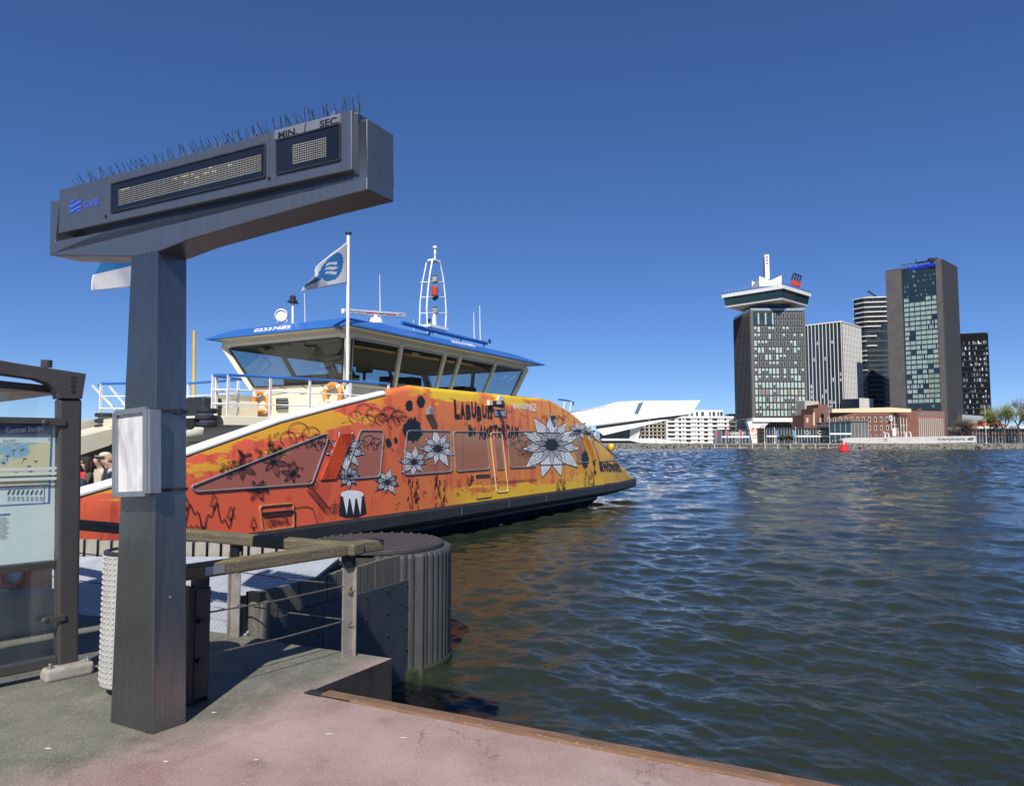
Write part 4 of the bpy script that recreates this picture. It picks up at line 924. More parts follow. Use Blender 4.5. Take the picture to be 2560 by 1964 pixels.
# plain stand-ins in white and black for the big figures of the artwork: drum, daisies, hatched blots
wt = MB(); bk_ = MB(); ds = MB()
def blob(mb, zf, cx, cy, rx, ry, o=.0115, n=30, jag=0.0): mb.add([SQ(*zf(cx + rx * (1 + dr.uniform(-jag, jag)) * math.cos(6.2832 * k / n), cy + ry * (1 + dr.uniform(-jag, jag)) * math.sin(6.2832 * k / n)), o) for k in range(n)], [tuple(range(n))])
drum = [(1645, 1040), (1855, 1030), (1882, 1210), (1800, 1248), (1700, 1252), (1632, 1232)]
bk_.add([SQ(*z5(*p), .0115) for p in drum], [tuple(range(6))]); blob(wt, z5, 1750, 1042, 105, 38, .013)
for k in range(3): wt.add([SQ(*z5(*p), .0135) for p in ((1668 + k * 62, 1072), (1722 + k * 58, 1070), (1700 + k * 62, 1225))], [(0, 1, 2)])
bk_.build('drum_drawing', BPRINT, ferry, local=True); tag(wt.build('drum_pattern', WPAINT, ferry, local=True), kind='stuff')
def daisy(zf, cx, cy, R, n, rot=0, w=.02):
    a_, b_ = MB(), MB(); leafy_flower(b_, cx, cy, R, n, zf, rot, a_, w); blob(b_, zf, cx, cy, R * .2, R * .2, .0155); o_ = a_.build('daisy_drawing', WPAINT, ferry, local=True); b_.build('daisy_outline', BPRINT, o_, local=True)
daisy(z5, 1690, 640, 190, 9, 10); daisy(z5, 1720, 880, 110, 8); daisy(z5, 2070, 930, 120, 8, 12)
daisy(z6, 275, 700, 125, 8, 5); daisy(z6, 470, 590, 150, 9, 20); daisy(z6, 1400, 560, 250, 11, 8, .028); daisy(z6, 1620, 450, 85, 7); daisy(z6, 1700, 470, 60, 7, 30)
for cx, cy, rx, ry in ((265, 440, 75, 95), (330, 205, 32, 45), (65, 540, 24, 32), (125, 520, 16, 22), (235, 240, 30, 42), (1675, 680, 30, 70)): ink('blot_drawing', lambda b_: blob(b_, z6, cx, cy, rx, ry, .0145, 40, .22))
for cx, y0, y1 in ((275, 820, 1080), (495, 790, 1060), (1480, 830, 930), (1705, 740, 880)):
    for k in range(26):
        x = cx + dr.uniform(-45, 45); y = dr.uniform(y0, y1); pxl(ds, [z6(x, y), z6(x + dr.uniform(-14, 14), y + dr.uniform(25, 60))], .035)
for cx, cy in ((140, 1060), (370, 960), (440, 830), (90, 600), (560, 650), (1060, 290), (1580, 780), (620, 880), (650, 950), (820, 890), (860, 960)):
    for k in range(6): x, y = cx + dr.uniform(-25, 25), cy + dr.uniform(-30, 30); pxl(ds, [z6(x, y), z6(x + dr.uniform(-18, 18), y + dr.uniform(-22, 22))], .016)
for k in range(3): pxl(ds, [z6(*p) for p in arc(620 + k * 40, 250 + k * 70, 14, 14, 0, 360, 10)], .012)
for k in range(30): pxl(ds, [z6(1330 + k * 6, 330 - 18 * math.sin(k * .7)), z6(1320 + k * 7, 350 - 18 * math.sin(k * .9))], .02)
pxl(ds, [z6(*p) for p in ((1060, 160), (1230, 175), (1190, 330), (1140, 300))], .014)
tag(ds.build('ink_scribbles', BPRINT, ferry, local=True), kind='stuff')

# ---- accommodation, upper deck and wheelhouse
def fbox(name, t0, t1, o0, o1, z0, z1, m, parent=None, bevel=0):
    a, b = fl(t0, o0, z0), fl(t1, o1, z1); return MB().box(a.x, b.x, a.y, b.y, a.z, b.z).build(name, m, parent or ferry, local=True, bevel=bevel)
fbox('cabin', -3.6, 7.6, .9, 6.9, .80, 3.19, CREAM)
DK = 3.42
deck = [(8.2, .5), (-2.2, .45), (-6.2, 2.1), (-6.5, 2.7), (-6.5, 5.4), (-6.0, 7.3), (8.2, 7.3)]
MB().prism([fl(t, o, DK) for t, o in deck], (0, 0, -.22)).build('upper_deck', CREAM, ferry, local=True, bevel=.015)
t_ = MB(); text_on(t_, '62', [to_fl(on_plane(px, py, FP0 - UX * 6.515, UX)) for px, py in ((459, 1055), (467, 1053), (467, 1045), (459, 1047))], .02); t_.build('deck_number', NAVY, ferry, local=True)
# folded sunshade under the deck edge
cl = MB(); q = [to_fl(on_plane(px, py, FP0 - UX * 6.3, UX)) for px, py in ((470, 1082), (540, 1032), (615, 1036))]
pA = fl(-6.3, 3.9, 2.55); rows = 10; g = []
P00, P10, P01, P11 = fl(-7.3, 3.4, 2.86), fl(-6.45, 2.6, DK - .22), fl(-3.4, 1.0, 3.12), fl(-2.6, .55, DK - .2)
for i in range(11):
    for j in range(7):
        a, b = i / 10, j / 6; p = P00.lerp(P01, a).lerp(P10.lerp(P11, a), b); p.z -= .12 * math.sin(math.pi * b) * (.6 + .4 * math.sin(a * 9)); g.append(p)
cl.add(g, [(i * 7 + j, (i + 1) * 7 + j, (i + 1) * 7 + j + 1, i * 7 + j + 1) for i in range(10) for j in range(6)])
sc = cl.build('sunshade', mat('grey_white_canvas', (.56, .54, .50), .8, 0, .12, 3), ferry, local=True, smooth=True); md = sc.modifiers.new('t', 'SOLIDIFY'); md.thickness = .012
# notice by the bulwark
nb = MB().prism([to_fl(on_plane(px, py, FP0 - UX * 3.62, UX)) for px, py in ((468, 1104), (510, 1104), (510, 1134), (468, 1134))], (-.01, 0, 0)).build('notice_board', WHITEF, ferry, local=True)
t_ = MB(); ribbon(t_, [to_fl(on_plane(px, py, FP0 - UX * 3.64, UX)) for px, py in ((470, 1106), (508, 1106), (508, 1132), (470, 1132), (470, 1106))], .03, (-1, 0, 0)); ribbon(t_, [to_fl(on_plane(px, py, FP0 - UX * 3.64, UX)) for px, py in ((489, 1107), (489, 1131))], .03, (-1, 0, 0)); t_.build('notice_frame', NAVY, nb, local=True)
# wheelhouse
wb_ = dict(t0=-2.15, t1=7.5, o0=2.0, o1=5.8, z=4.42); wt_ = dict(t0=-2.78, t1=7.72, o0=1.38, o1=6.42, z=5.76)
fbox('wheelhouse_base', wb_['t0'] + .002, wb_['t1'], wb_['o0'], wb_['o1'], DK, 4.40, CREAM, bevel=.02)
def ring4(d, z=None, g=0): z = d['z'] if z is None else z; return [fl(d['t0'] - g, d['o0'] - g, z), fl(d['t1'] + g, d['o0'] - g, z), fl(d['t1'] + g, d['o1'] + g, z), fl(d['t0'] - g, d['o1'] + g, z)]
def lerp_ring(h): return [a.lerp(b, h) for a, b in zip(ring4(wb_), ring4(wt_))]
wh = MB().loft([lerp_ring(-.02), lerp_ring(.06)], False).loft([lerp_ring(.93), lerp_ring(1.02), ring4(wt_, 5.93)], False).build('wheelhouse_wall', CREAM, ferry, local=True)
MB().loft([ring4(wb_, 4.41, -.03), ring4(wb_, 4.43, -.03)]).build('wheelhouse_floor', DARKI, ferry, local=True)
MB().loft([ring4(wt_, 5.86, -.04), ring4(wt_, 5.90, -.04)]).build('wheelhouse_ceiling', DARKI, ferry, local=True)
def WP(sd_, s_, h, out=0.0):
    R0, R1 = lerp_ring(0), lerp_ring(1); i, j = {'near': (0, 1), 'rear': (1, 2), 'far': (3, 2), 'front': (0, 3)}[sd_]
    p = R0[i].lerp(R0[j], s_).lerp(R1[i].lerp(R1[j], s_), h); n_ = {'near': V((0, -1, -.45)), 'far': V((0, 1, -.45)), 'front': V((-1, 0, -.45)), 'rear': V((1, 0, -.15))}[sd_].normalized(); return p + n_ * out
tt = [at_off(px, py, 1.4)[0] for px, py in ((1003, 855), (1113, 875), (1151, 882), (1239, 900))]; ss = [(t - wt_['t0']) / (wt_['t1'] - wt_['t0']) for t in tt]
WG = clear_glass('wheelhouse_glass', (.80, .85, .86), .008)
def bay(sd_, s0, s1, k=0):
    a = .006; w = MB().prism([WP(sd_, s0 + a, .055, -.03), WP(sd_, s1 - a, .055, -.03), WP(sd_, s1 - a, .94, -.03), WP(sd_, s0 + a, .94, -.03)], (WP(sd_, .5, .5, .0) - WP(sd_, .5, .5, .012))).build('wheelhouse_window', WG, ferry, local=True)
    q = [WP(sd_, s0 + a, .055, .01), WP(sd_, s1 - a, .055, .01), WP(sd_, s1 - a, .94, .01), WP(sd_, s0 + a, .94, .01)]
    MB().tube([p for i in range(4) for p in (q[i].lerp(q[(i + 1) % 4], .03), q[i].lerp(q[(i + 1) % 4], .97))], .022, 6, closed=True).build('window_gasket', mat('black_gasket', (.03, .03, .03), .5, 0, .1) if k else GREYF, w, local=True)
def pillar(sd_, s_, w=.13): MB().beam(WP(sd_, s_, .0), WP(sd_, s_, 1.0), w, .09, {'near': V((0, -1, 0)), 'far': V((0, -1, 0)), 'front': V((1, 0, 0)), 'rear': V((1, 0, 0))}[sd_]).build('wheelhouse_pillar', CREAM, ferry, local=True)
eds = [.015] + ss + [.985]
for sd_ in ('near', 'far'):
    for a, b in zip(eds[:-1], eds[1:]): bay(sd_, a, b)
    for s_ in eds[1:-1]: pillar(sd_, s_)
bay('front', .03, .97, 1); bay('rear', .03, .50); bay('rear', .50, .97); pillar('rear', .5)
for i in range(4):
    a, b = lerp_ring(0)[i], lerp_ring(1)[i]; MB().beam(a, b, .17, .17).build('corner_pillar', CREAM, ferry, local=True, bevel=.03)
pillar('far', .42, .2)
con = MB().box(-4.0, -3.2, -1.2, 1.2, 4.44, 4.85).box(2.5, 3.4, -1.3, 1.2, 4.44, 4.9).box(-1.2, -.5, -.9, -.3, 4.44, 5.0).box(.2, .8, -.6, .0, 4.44, 5.1).lathe([(.05, 0), (.05, .6), (.28, .6), (.26, 1.15), (.1, 1.2)], (-2.3, -.6, 4.44), 10).build('console', DARKI, ferry, local=True, bevel=.04)
# roof
rl0 = dict(t0=-3.12, t1=8.6, o0=1.0, o1=6.8); rl1 = dict(t0=-2.55, t1=7.2, o0=1.62, o1=6.18)
MB().loft([ring4(wt_, 5.91, -.02), ring4(rl0, 5.945, -.03)], False).build('roof_soffit', CREAM, ferry, local=True)
roof = MB().loft([ring4(rl0, 5.93), ring4(rl0, 5.965), ring4(rl1, 6.27)]).build('roof', BLUEF, ferry, local=True)
MB().loft([[fl(-2.4, 1.75, 6.265), fl(1.2, 1.55, 6.265), fl(1.2, 6.2, 6.265), fl(-2.4, 6.05, 6.265)], [fl(-1.6, 2.3, 6.46), fl(-.2, 2.2, 6.46), fl(-.2, 5.6, 6.46), fl(-1.6, 5.5, 6.46)]]).build('roof_dome', BLUEF, roof, local=True)
fn = (fl(-2.55, 1.62, 6.27) - fl(-3.12, 1.0, 5.965)).cross(V((0, 1, 0))).normalized(); fnw = XF[ferry].to_3x3() @ fn
def RF(px, py):
    w = to_fl(on_plane(px, py, XF[ferry] @ fl(-3.12, 3, 5.965), fnw)); return w + (fn if fn.z > 0 else -fn) * .006
t_ = MB(); text_on(t_, '02337682', [RF(*p) for p in ((633, 831), (725, 821), (729, 813), (638, 822))], .03)
gn = (fl(-2.55, 1.62, 6.27) - fl(-3.12, 1.0, 5.965)).cross(V((1, 0, 0))).normalized(); gnw = XF[ferry].to_3x3() @ gn
def RN(px, py): return to_fl(on_plane(px, py, XF[ferry] @ fl(2, 1.0, 5.965), gnw)) + (gn if gn.z > 0 else -gn) * .006
text_on(t_, '02337682', [RN(*p) for p in ((1131, 857), (1190, 868), (1182, 861), (1126, 850))], .03); t_.build('roof_number', WPAINT, roof, local=True)
def AO(px, py, off): t, z = at_off(px, py, off); return fl(t, off, z)
MB().tube([AO(1004, 806, 1.9), AO(1070, 824, 1.9), AO(1216, 858, 1.9)], .07, 10).build('roof_rail', BLUEF, roof, local=True)
for px, py in ((1075, 836), (1152, 852), (1210, 866)): MB().tube([AO(px, py - 12, 1.9), AO(px, py + 14, 1.9)], .03, 6).build('rail_foot', BLUEF, roof, local=True)
# roof equipment
WM = WHITEF; sl = AO(706, 788, 4.5)
sld = (V((-.8, -.5, -.15))).normalized(); MB().lathe([(.06, -.16), (.15, -.12), (.19, .0), (.19, .16), (.17, .17), (.165, .13)], sl, 18, axis=sld).tube([sl + V((0, .2, 0)), sl + V((0, .2, -.2)), sl + V((0, 0, -.3)), sl + V((0, -.2, -.2)), sl + V((0, -.2, 0))], .018, 6).lathe([(.05, -.45), (.04, -.28)], sl, 8).lathe([(.16, -.48), (.16, -.43)], sl, 12).build('searchlight', WM, ferry, local=True)
a, b = AO(732, 806, 4.0), AO(732, 758, 4.0); MB().tube([a - V((0, 0, .05)), b], .035, 8).build('lamp_mast', WM, ferry, local=True)
MB().lathe([(.10, 0), (.14, .03), (.14, .08), (.09, .1), (.09, .2), (.04, .24)], b, 12).obox(b + V((0, 0, .02)), (.2, 0, 0), (0, .04, 0), (0, 0, .012)).build('deck_lamp', STEEL_D, ferry, local=True)
for px, y0, y1, off, r in ((762, 803, 733, 3.6, .014), (950, 795, 686, 3.6, .018), (1034, 822, 797, 3.6, .012), (1185, 850, 780, 4.0, .022), (1200, 852, 764, 4.0, .024)):
    MB().tube([AO(px + .8, y0 + 4, off), AO(px - .8, y1, off)], [r, r * .6], 6).build('whip_antenna', WM, ferry, local=True)
MB().lathe([(.03, 0), (.06, .02), (.06, .1), (.03, .12), (.09, .15), (.02, .17)], AO(1224, 858, 3.9), 10).build('roof_horn', STEEL_D, ferry, local=True)
rp = AO(938, 783, 3.4); ra_ = (AO(1015, 789, 3.4) - AO(861, 778, 3.4)).normalized(); hl = (AO(1015, 789, 3.4) - AO(861, 778, 3.4)).length / 2
rs = MB().obox(rp, ra_ * hl, V((0, .05, 0)), V((0, 0, .075))).build('radar_scanner', WM, ferry, local=True, bevel=.015)
MB().lathe([(.28, -.34), (.24, -.2), (.10, -.12), (.08, -.05)], rp, 16).build('radar_base', WM, ferry, local=True)
def RS(u, v, o=.053): return rp + ra_ * hl * u + V((0, -o, v * .075))
t_ = MB(); text_on(t_, 'JRC', [RS(.73, -.6), RS(.95, -.6), RS(.95, .6), RS(.73, .6)], .02); ribbon(t_, [RS(-.36, -.1), RS(.06, -.1)], .045, OUT); ribbon(t_, [RS(.30, -.1), RS(.68, -.1)], .045, OUT); t_.build('radar_lettering', mat('red_print', (.55, .03, .03), .4, 0, .1), rs, local=True)
t_ = MB(); text_on(t_, 'ALPHATRON', [RS(-.95, -.55), RS(-.40, -.55), RS(-.40, .45), RS(-.95, .45)], .005); ribbon(t_, [RS(.08, -.1), RS(.28, -.1)], .03, OUT); t_.build('radar_lettering', BPRINT, rs, local=True)
MO = 3.9
def MA(x, y, d=0): return AO(980 + x * .1548, 600 + y * .1548, MO) + V((0, d, 0))
ms = MB()
for d in (0,):
    ms.tube([MA(575, 1500), MA(560, 1100), MA(580, 820), MA(610, 560), MA(655, 320)], .032, 8); ms.tube([MA(862, 1490), MA(875, 1150), MA(855, 860), MA(825, 600), MA(765, 325)], .032, 8); ms.tube([MA(615, 1420, .5), MA(625, 1000, .5), MA(640, 700, .45), MA(660, 350, .3)], .028, 8)
ms.obox(MA(708, 330, .1), (.19, 0, 0), (0, .16, 0), (0, 0, .035)); ms.tube([MA(695, 315), MA(695, 250)], .035, 8)
for y, x0, x1 in ((668, 600, 830), (915, 575, 860), (1172, 562, 872)): ms.tube([MA(x0, y), MA(690, y + 6), MA(x1, y + 12)], .022, 6); ms.tube([MA(690, y + 6), MA(625, y - 10, .5)], .018, 6)
ms.tube([MA(683, 1530), MA(683, 1190)], .085, 10); ms.obox(MA(715, 1412, .2), (.62, 0, 0), (0, .35, 0), (0, 0, .05))
mast = ms.build('signal_mast', WM, ferry, local=True)
MB().lathe([(.04, 0), (.05, .16), (.03, .2), (.09, .26), (.09, .33), (.03, .36)], MA(695, 240), 10).build('mast_light', WM, mast, local=True)
for y in (670, 1180):
    MB().lathe([(.10, -.05), (.13, 0), (.13, .12), (.08, .15), (.03, .22), (.10, .25), (.10, .27)], MA(690, y), 12).build('mast_light', mat('grey_lamp', (.30, .30, .28), .5, .2, .2), mast, local=True)
MB().lathe([(.05, -.14), (.14, -.02), (.14, .05)], MA(690, 915), 14).build('lamp_foot', STEEL_D, mast, local=True); MB().lathe([(.125, .05), (.13, .36), (.08, .42)], MA(690, 915), 14).build('amber_lamp', mat('amber_lens', (.45, .06, .015), .15, 0, .2), mast, local=True)
MB().lathe([(.04, -.55), (.04, .0), (.10, .02), (.11, .06), (.03, .1)], MA(592, 1310), 10).build('mast_light', STEEL_D, mast, local=True)
# railings of the upper deck
def railing(path, zt=4.40, sub=True, blue=True):
    pts = [fl(t, o, zt) for t, o in path]; r = MB().tube(pts, .034, 8).build('blue_handrail', BLUEF, ferry, local=True)
    if sub:
        for z in (3.72, 4.05): MB().tube([fl(t, o, z) for t, o in path], .018, 6).build('mid_rail', WHITEF, ferry, local=True)
    tot = 0; prev = None
    for (t0, o0), (t1, o1) in zip(path[:-1], path[1:]):
        L = math.hypot(t1 - t0, o1 - o0); n = max(1, round(L / 1.05))
        for i in range(n):
            a = i / n; t, o = t0 + (t1 - t0) * a, o0 + (o1 - o0) * a; MB().beam(fl(t, o, DK - .2), fl(t, o, zt), .03, .07, (1, 0, 0)).build('stanchion', WHITEF, ferry, local=True)
railing([(-2.1, .5), (-4.2, 1.35), (-6.05, 2.15), (-6.2, 2.5), (-5.9, 2.75), (-5.0, 2.95)])
railing([(-5.0, 3.05), (-4.85, 5.2), (-5.7, 6.6), (-6.0, 7.3), (-5.7, 7.9)])
# curved wing of the far rail and roller fenders
wv_ = MB()
for i in range(3): wv_.tube([at for at in (fl(-5.9 + i * .5, 7.9, 4.38), fl(-5.55 + i * .45, 7.75, 3.95), fl(-5.2 + i * .35, 7.5, 3.5))], .04, 6)
wv_.build('rail_bracket', WHITEF, ferry, local=True)
def roller(px, py, off):
    c = AO(px, py, off); r = MB().lathe([(.16, -.20), (.16, .20)], c, 20).build('roller_core', WHITEF, ferry, local=True)
    for k in (-1, 0, 1): MB().lathe([(.22, -.055), (.25, -.03), (.25, .03), (.22, .055)], c + V((0, 0, k * .16)), 24).build('roller_disc', RUBF, r, local=True)
roller(262, 1052, 7.2); roller(516, 1044, 2.2)
MB().prism([AO(px, py, 7.4) for px, py in ((120, 1095), (205, 1074), (250, 1062), (285, 1046), (345, 1046), (345, 1064), (285, 1066), (205, 1113), (120, 1140))], (0, -1.2, 0)).build('far_canopy', CREAM, ferry, local=True)
pts = [(at_off(px, py, 7.55)) for px, py in ((150, 1130), (330, 1076), (330, 1170), (150, 1195))]; MB().prism([fl(t, 7.57, z) for t, z in pts], (0, -.01, 0)).build('far_window', glass_dark('grey_far_window', (.09, .095, .10), .15), ferry, local=True)
# flood light by the roller, machinery on deck
c = AO(492, 1056, 2.4); MB().obox(c, (.16, 0, 0), (0, .10, 0), (0, 0, .10)).lathe([(.10, -.05), (.14, .06)], c + V((-.15, 0, -.02)), 12, axis=(-1, -.3, -.3)).build('deck_floodlight', STEEL_D, ferry, local=True)
fbox('winch', -5.6, -5.0, 3.6, 4.4, DK, 3.95, STEEL_D, bevel=.08); fbox('deck_locker', -4.6, -2.6, 5.0, 6.9, DK, 4.0, CREAM, bevel=.03)
# front wall fittings: lifebuoys, vents, wipers
def FWp(px, py, t=-2.16): o, z = at_t(px, py, t); return fl(t, o, z)
ORB = mat('orange_lifebuoy', (.70, .27, .05), .5, 0, .12); 
for px, py in ((653, 1004), (832, 986)):
    c = FWp(px, py, -2.30); lbv = MB().tube([c + V((0, math.cos(a) * .30, math.sin(a) * .30)) for a in [k * 6.2832 / 24 for k in range(24)]], .075, 8, closed=True).build('lifebuoy', ORB, ferry, local=True, smooth=True)
    for k in range(4):
        a = .78 + k * 1.5708; p = c + V((0, math.cos(a) * .30, math.sin(a) * .30)); tg = V((0, -math.sin(a), math.cos(a))); MB().lathe([(.079, -.035), (.079, .035)], p, 10, axis=tg).build('band', WHITEF, lbv, local=True)
for px0, px1, y0, y1 in ((693, 720, 996, 1026), (572, 597, 1000, 1026)):
    v_ = MB().prism([FWp(px0, y0), FWp(px1, y0 - 1), FWp(px1, y1 - 1), FWp(px0, y1)], (-.05, 0, 0)).build('vent', BPRINT, ferry, local=True)
    for k in range(5): MB().beam(FWp(px0 + 1, y0 + 3 + k * (y1 - y0 - 5) / 4, -2.225), FWp(px1 - 1, y0 + 2 + k * (y1 - y0 - 5) / 4, -2.225), .02, .025).build('slat', GREYF, v_, local=True)
for x0, y0, x1, y1 in ((660, 968, 715, 972), (738, 966, 768, 972), (785, 962, 812, 968)): MB().tube([WP('front', .2, .5) * 0 + FWp(x1, y1, -2.25), FWp(x0, y0 - 14, -2.5)], .012, 5).build('wiper', BPRINT, ferry, local=True)
MB().lathe([(.07, -.1), (.08, .1), (.05, .12)], FWp(848, 819, -2.95), 12, axis=(-1, -.3, 0)).build('camera_housing', GREYF, ferry, local=True)
# flag poles
pole = AO(869.5, 985, 1.0); ptop = AO(871, 585, 1.0)
MB().tube([V((pole.x, pole.y, DK - .2)), ptop], .045, 10).build('flagpole', WHITEF, ferry, local=True); MB().lathe([(.05, -.01), (.09, 0), (.09, .035), (.05, .05)], ptop, 14).build('pole_cap', BLACK, ferry, local=True)
po2 = AO(405, 940, 6.9); MB().tube([V((po2.x, po2.y, DK - .2)), AO(405, 590, 6.9)], .045, 10).build('flagpole', WHITEF, ferry, local=True)
yp = AO(486, 990, 6.5); MB().tube([V((yp.x, yp.y, DK)), AO(486, 826, 6.5)], .045, 8).build('yellow_pole', mat('yellow_pole_paint', (.62, .40, .06), .5, 0, .1), ferry, local=True)
# bow railing at the stern top
q = [AO(px, py, o) for px, py, o in ((1396, 998, .4), (1420, 1001, .4), (1434, 1006, .6), (1433, 1012, 1.2))]; MB().tube(q, .03, 8).build('blue_handrail', BLUEF, ferry, local=True)
for px, py in ((1412, 1000), (1428, 1004)): MB().tube([AO(px, py, .4), AO(px - 4, py + 24, .4)], .02, 6).build('stanchion', WHITEF, ferry, local=True)

# ---- flags (own things)
def flag(name, label, corners, blue_at, seed):
    tlc, blc, trc, brc = corners; nx, nz = 44, 26; mb = MB(); vs_ = []
    for i in range(nx + 1):
        for j in range(nz + 1):
            u, v = i / nx, j / nz; p = tlc.lerp(trc, u).lerp(blc.lerp(brc, u), v); sag = math.sin(math.pi * u) * .10
            p = p + NXl * (.16 * u * math.sin(u * 7.5 + v * 2.2 + seed) + .05 * u * math.sin(u * 15 + v * 5)) + V((0, 0, sag * (1 - v) * 0.6)); vs_.append(p)
    fs = []; ms_ = []
    for i in range(nx):
        for j in range(nz):
            fs.append((i * (nz + 1) + j, i * (nz + 1) + j + 1, (i + 1) * (nz + 1) + j + 1, (i + 1) * (nz + 1) + j)); ms_.append(blue_at((i + .5) / nx, (j + .5) / nz))
    mb.v = [tuple(v) for v in vs_]; mb.f = fs; mb.m = ms_
    o = mb.build(name, [mat('flag_white', (.62, .62, .64), .8, 0, .06), mat('flag_blue', (.02, .16, .42), .8, 0, .08)], base=blc, smooth=True)
    md = o.modifiers.new('t', 'SOLIDIFY'); md.thickness = .006; tag(o, label, 'flag'); return o
NXl = NX
def W_off(px, py, off): return on_plane(px, py, FP0 - NX * off, NX)
def f1(u, v):
    x, y = (u - .36) * 1.55, v - .46
    if x * x + y * y < .16:
        for k in (-.14, .0, .14):
            if abs(y - k + .06 * math.sin(x * 9)) < .035 and abs(x) < .22 - abs(k) * .3: return 0
        return 1
    return 1 if (v > .30 and v < .60 and u > .36) else 0
flag('flag', 'white flag with blue disc flying from the pole before the wheelhouse', [W_off(868, 604, 1.0), W_off(867, 707, 1.0), W_off(765, 700, 1.0), W_off(758, 727, 1.0)], f1, .5)
flag('flag', 'white and blue flag half hidden behind the steel sign post', [W_off(402, 610, 6.9), W_off(402, 712, 6.9), W_off(250, 655, 6.9), W_off(233, 726, 6.9)], lambda u, v: 1 if v < .42 else 0, 2.0)
# ================================================================== FAR BANK BUILDINGS
def fmat(name, col, rough=.6, var=.15, vs_=.08, **k): return mat(name, col, rough, 0, var, vs_, **k)
WHITEB = fmat('white_cladding', (.66, .65, .63), .5, .05); GLASSB = fmat('blue_black_glass', (.022, .032, .045), .06, .4, .05); GLASST = fmat('teal_glass', (.016, .040, .048), .06, .3, .05)
TEAL = fmat('pale_teal_blind', (.34, .50, .47), .35, .12, .3); SLATE = fmat('slate_window', (.035, .050, .060), .08, .4, .2); BROWNW = fmat('taupe_blind', (.20, .175, .16), .5, .15, .3); FRAMEG = fmat('grey_window_frame', (.40, .39, .37), .5, .1)
class Block:
    """a box seen over one corner: N is the corner nearest the camera, L and R run along its two visible faces"""
    def __init__(s, px, Y, pxL, pxR, eL, eR, py_top, z0=BZ, py_mid=1000, depthL=None, depthR=None):
        s.N = on_y(px, py_mid, Y); s.N.z = 0; s.eL = V((*eL, 0)).normalized(); s.eR = V((*eR, 0)).normalized()
        def ln(e, p):
            k = on_y(p, py_mid, 100).x / 100; return (s.N.x - k * s.N.y) / (k * e.y - e.x)
        s.lL = depthL or ln(s.eL, pxL); s.lR = depthR or ln(s.eR, pxR); s.z0 = z0; s.z1 = on_y(px, py_top, Y).z
        s.nL = V((-s.eR.x, -s.eR.y, 0)); s.nR = V((-s.eL.x, -s.eL.y, 0)); s.nL = -s.eR; s.nR = -s.eL
    def L(s, a, z, o=0.0): p = s.N + s.eL * (a * s.lL) + s.nL * o; return V((p.x, p.y, z))
    def R(s, a, z, o=0.0): p = s.N + s.eR * (a * s.lR) + s.nR * o; return V((p.x, p.y, z))
    def foot(s): return [s.N, s.N + s.eL * s.lL, s.N + s.eL * s.lL + s.eR * s.lR, s.N + s.eR * s.lR]
    def body(s, z0=None, z1=None, grow=0.0):
        z0 = s.z0 if z0 is None else z0; z1 = s.z1 if z1 is None else z1; c = sum(s.foot(), V((0, 0, 0))) / 4
        return MB().prism([V((p.x + (p.x - c.x) / (p - c).length * grow, p.y + (p.y - c.y) / (p - c).length * grow, z0)) for p in s.foot()], (0, 0, z1 - z0))
    def quad(s, mb, face, a0, a1, z0, z1, o, th=.25, m=0):
        f = s.L if face == 'L' else s.R; n_ = s.nL if face == 'L' else s.nR; mb.prism([f(a0, z0, o), f(a1, z0, o), f(a1, z1, o), f(a0, z1, o)], n_ * -th, m); return mb
    def center(s): c = sum(s.foot(), V((0, 0, 0))) / 4; return V((c.x, c.y, s.z0))
    def yz(s, px, py, face='R'):
        return None
def zat(py, Y): return on_y(1500, py, Y).z

# ---- dark tower with white crown -----------------------------------------------------
ad = Block(1880, 425, 1836, 2016, (0, 1), (1, 0), 776, z0=zat(1044, 425), py_mid=920); ad.lL = 33.0
tw = thing('crowned_tower', 'dark grid-windowed office tower with white square lookout crown and short mast', 'tower', (ad.center().x, ad.center().y, BZ))
ADB = fmat('dark_bronze_facade', (.036, .032, .031), .5, .2, .06); ADF = fmat('grey_brown_edge', (.12, .105, .098), .6, .1)
ad.body().build('facade', ADB, tw)
for f, a0, a1 in (('R', 0, .035), ('R', .965, 1), ('L', 0, .06)): ad.quad(MB(), f, a0, a1, ad.z0, ad.z1 + .4, .35, .5).build('corner_pier', ADF, tw)
nc, nrw = 14, 15; ww = ad.lR * .925 / nc; hh = (ad.z1 - ad.z0 - 1.6) / nrw
def win_mesh(kind):
    w, h = ww * .66, hh * .80; mb = MB(); mb.box(-w / 2, w / 2, -.12, .1, 0, h, 0)          # frame slab
    e = w * .12
    if kind == 'half':
        mb.box(-w / 2 + e, w / 2 - e, -.2, -.12, h * .55, h - e, 1); mb.box(-w / 2 + e, w / 2 - e, -.2, -.12, e, h * .55 - .02, 2)
    else: mb.box(-w / 2 + e, w / 2 - e, -.2, -.12, e, h - e, {'teal': 1, 'dark': 2, 'brown': 3}[kind])
    return mb.mesh('window', [FRAMEG, TEAL, SLATE, BROWNW])
WM_ = {k: win_mesh(k) for k in ('teal', 'dark', 'half', 'brown')}
ra2 = random.Random(31); inv = XF[tw].inverted()
for r in range(nrw):
    for c in range(nc):
        if r < 2 and c < 6: continue
        p_t = [.0, 0, .06, .10, .25, .45, .18, .0, .25, .32, .75, .45, .38, .45, .6][r]; q = ra2.random()
        k = 'teal' if q < p_t else ('half' if q < p_t + .28 and r > 1 else ('brown' if (r > 10 and q > .72) else 'dark'))
        p = ad.R(.0375 + .925 * (c + .5) / nc, ad.z1 - 1.0 - (r + 1) * hh + hh * .1, .18); share('window', WM_[k], tw, inv @ p)
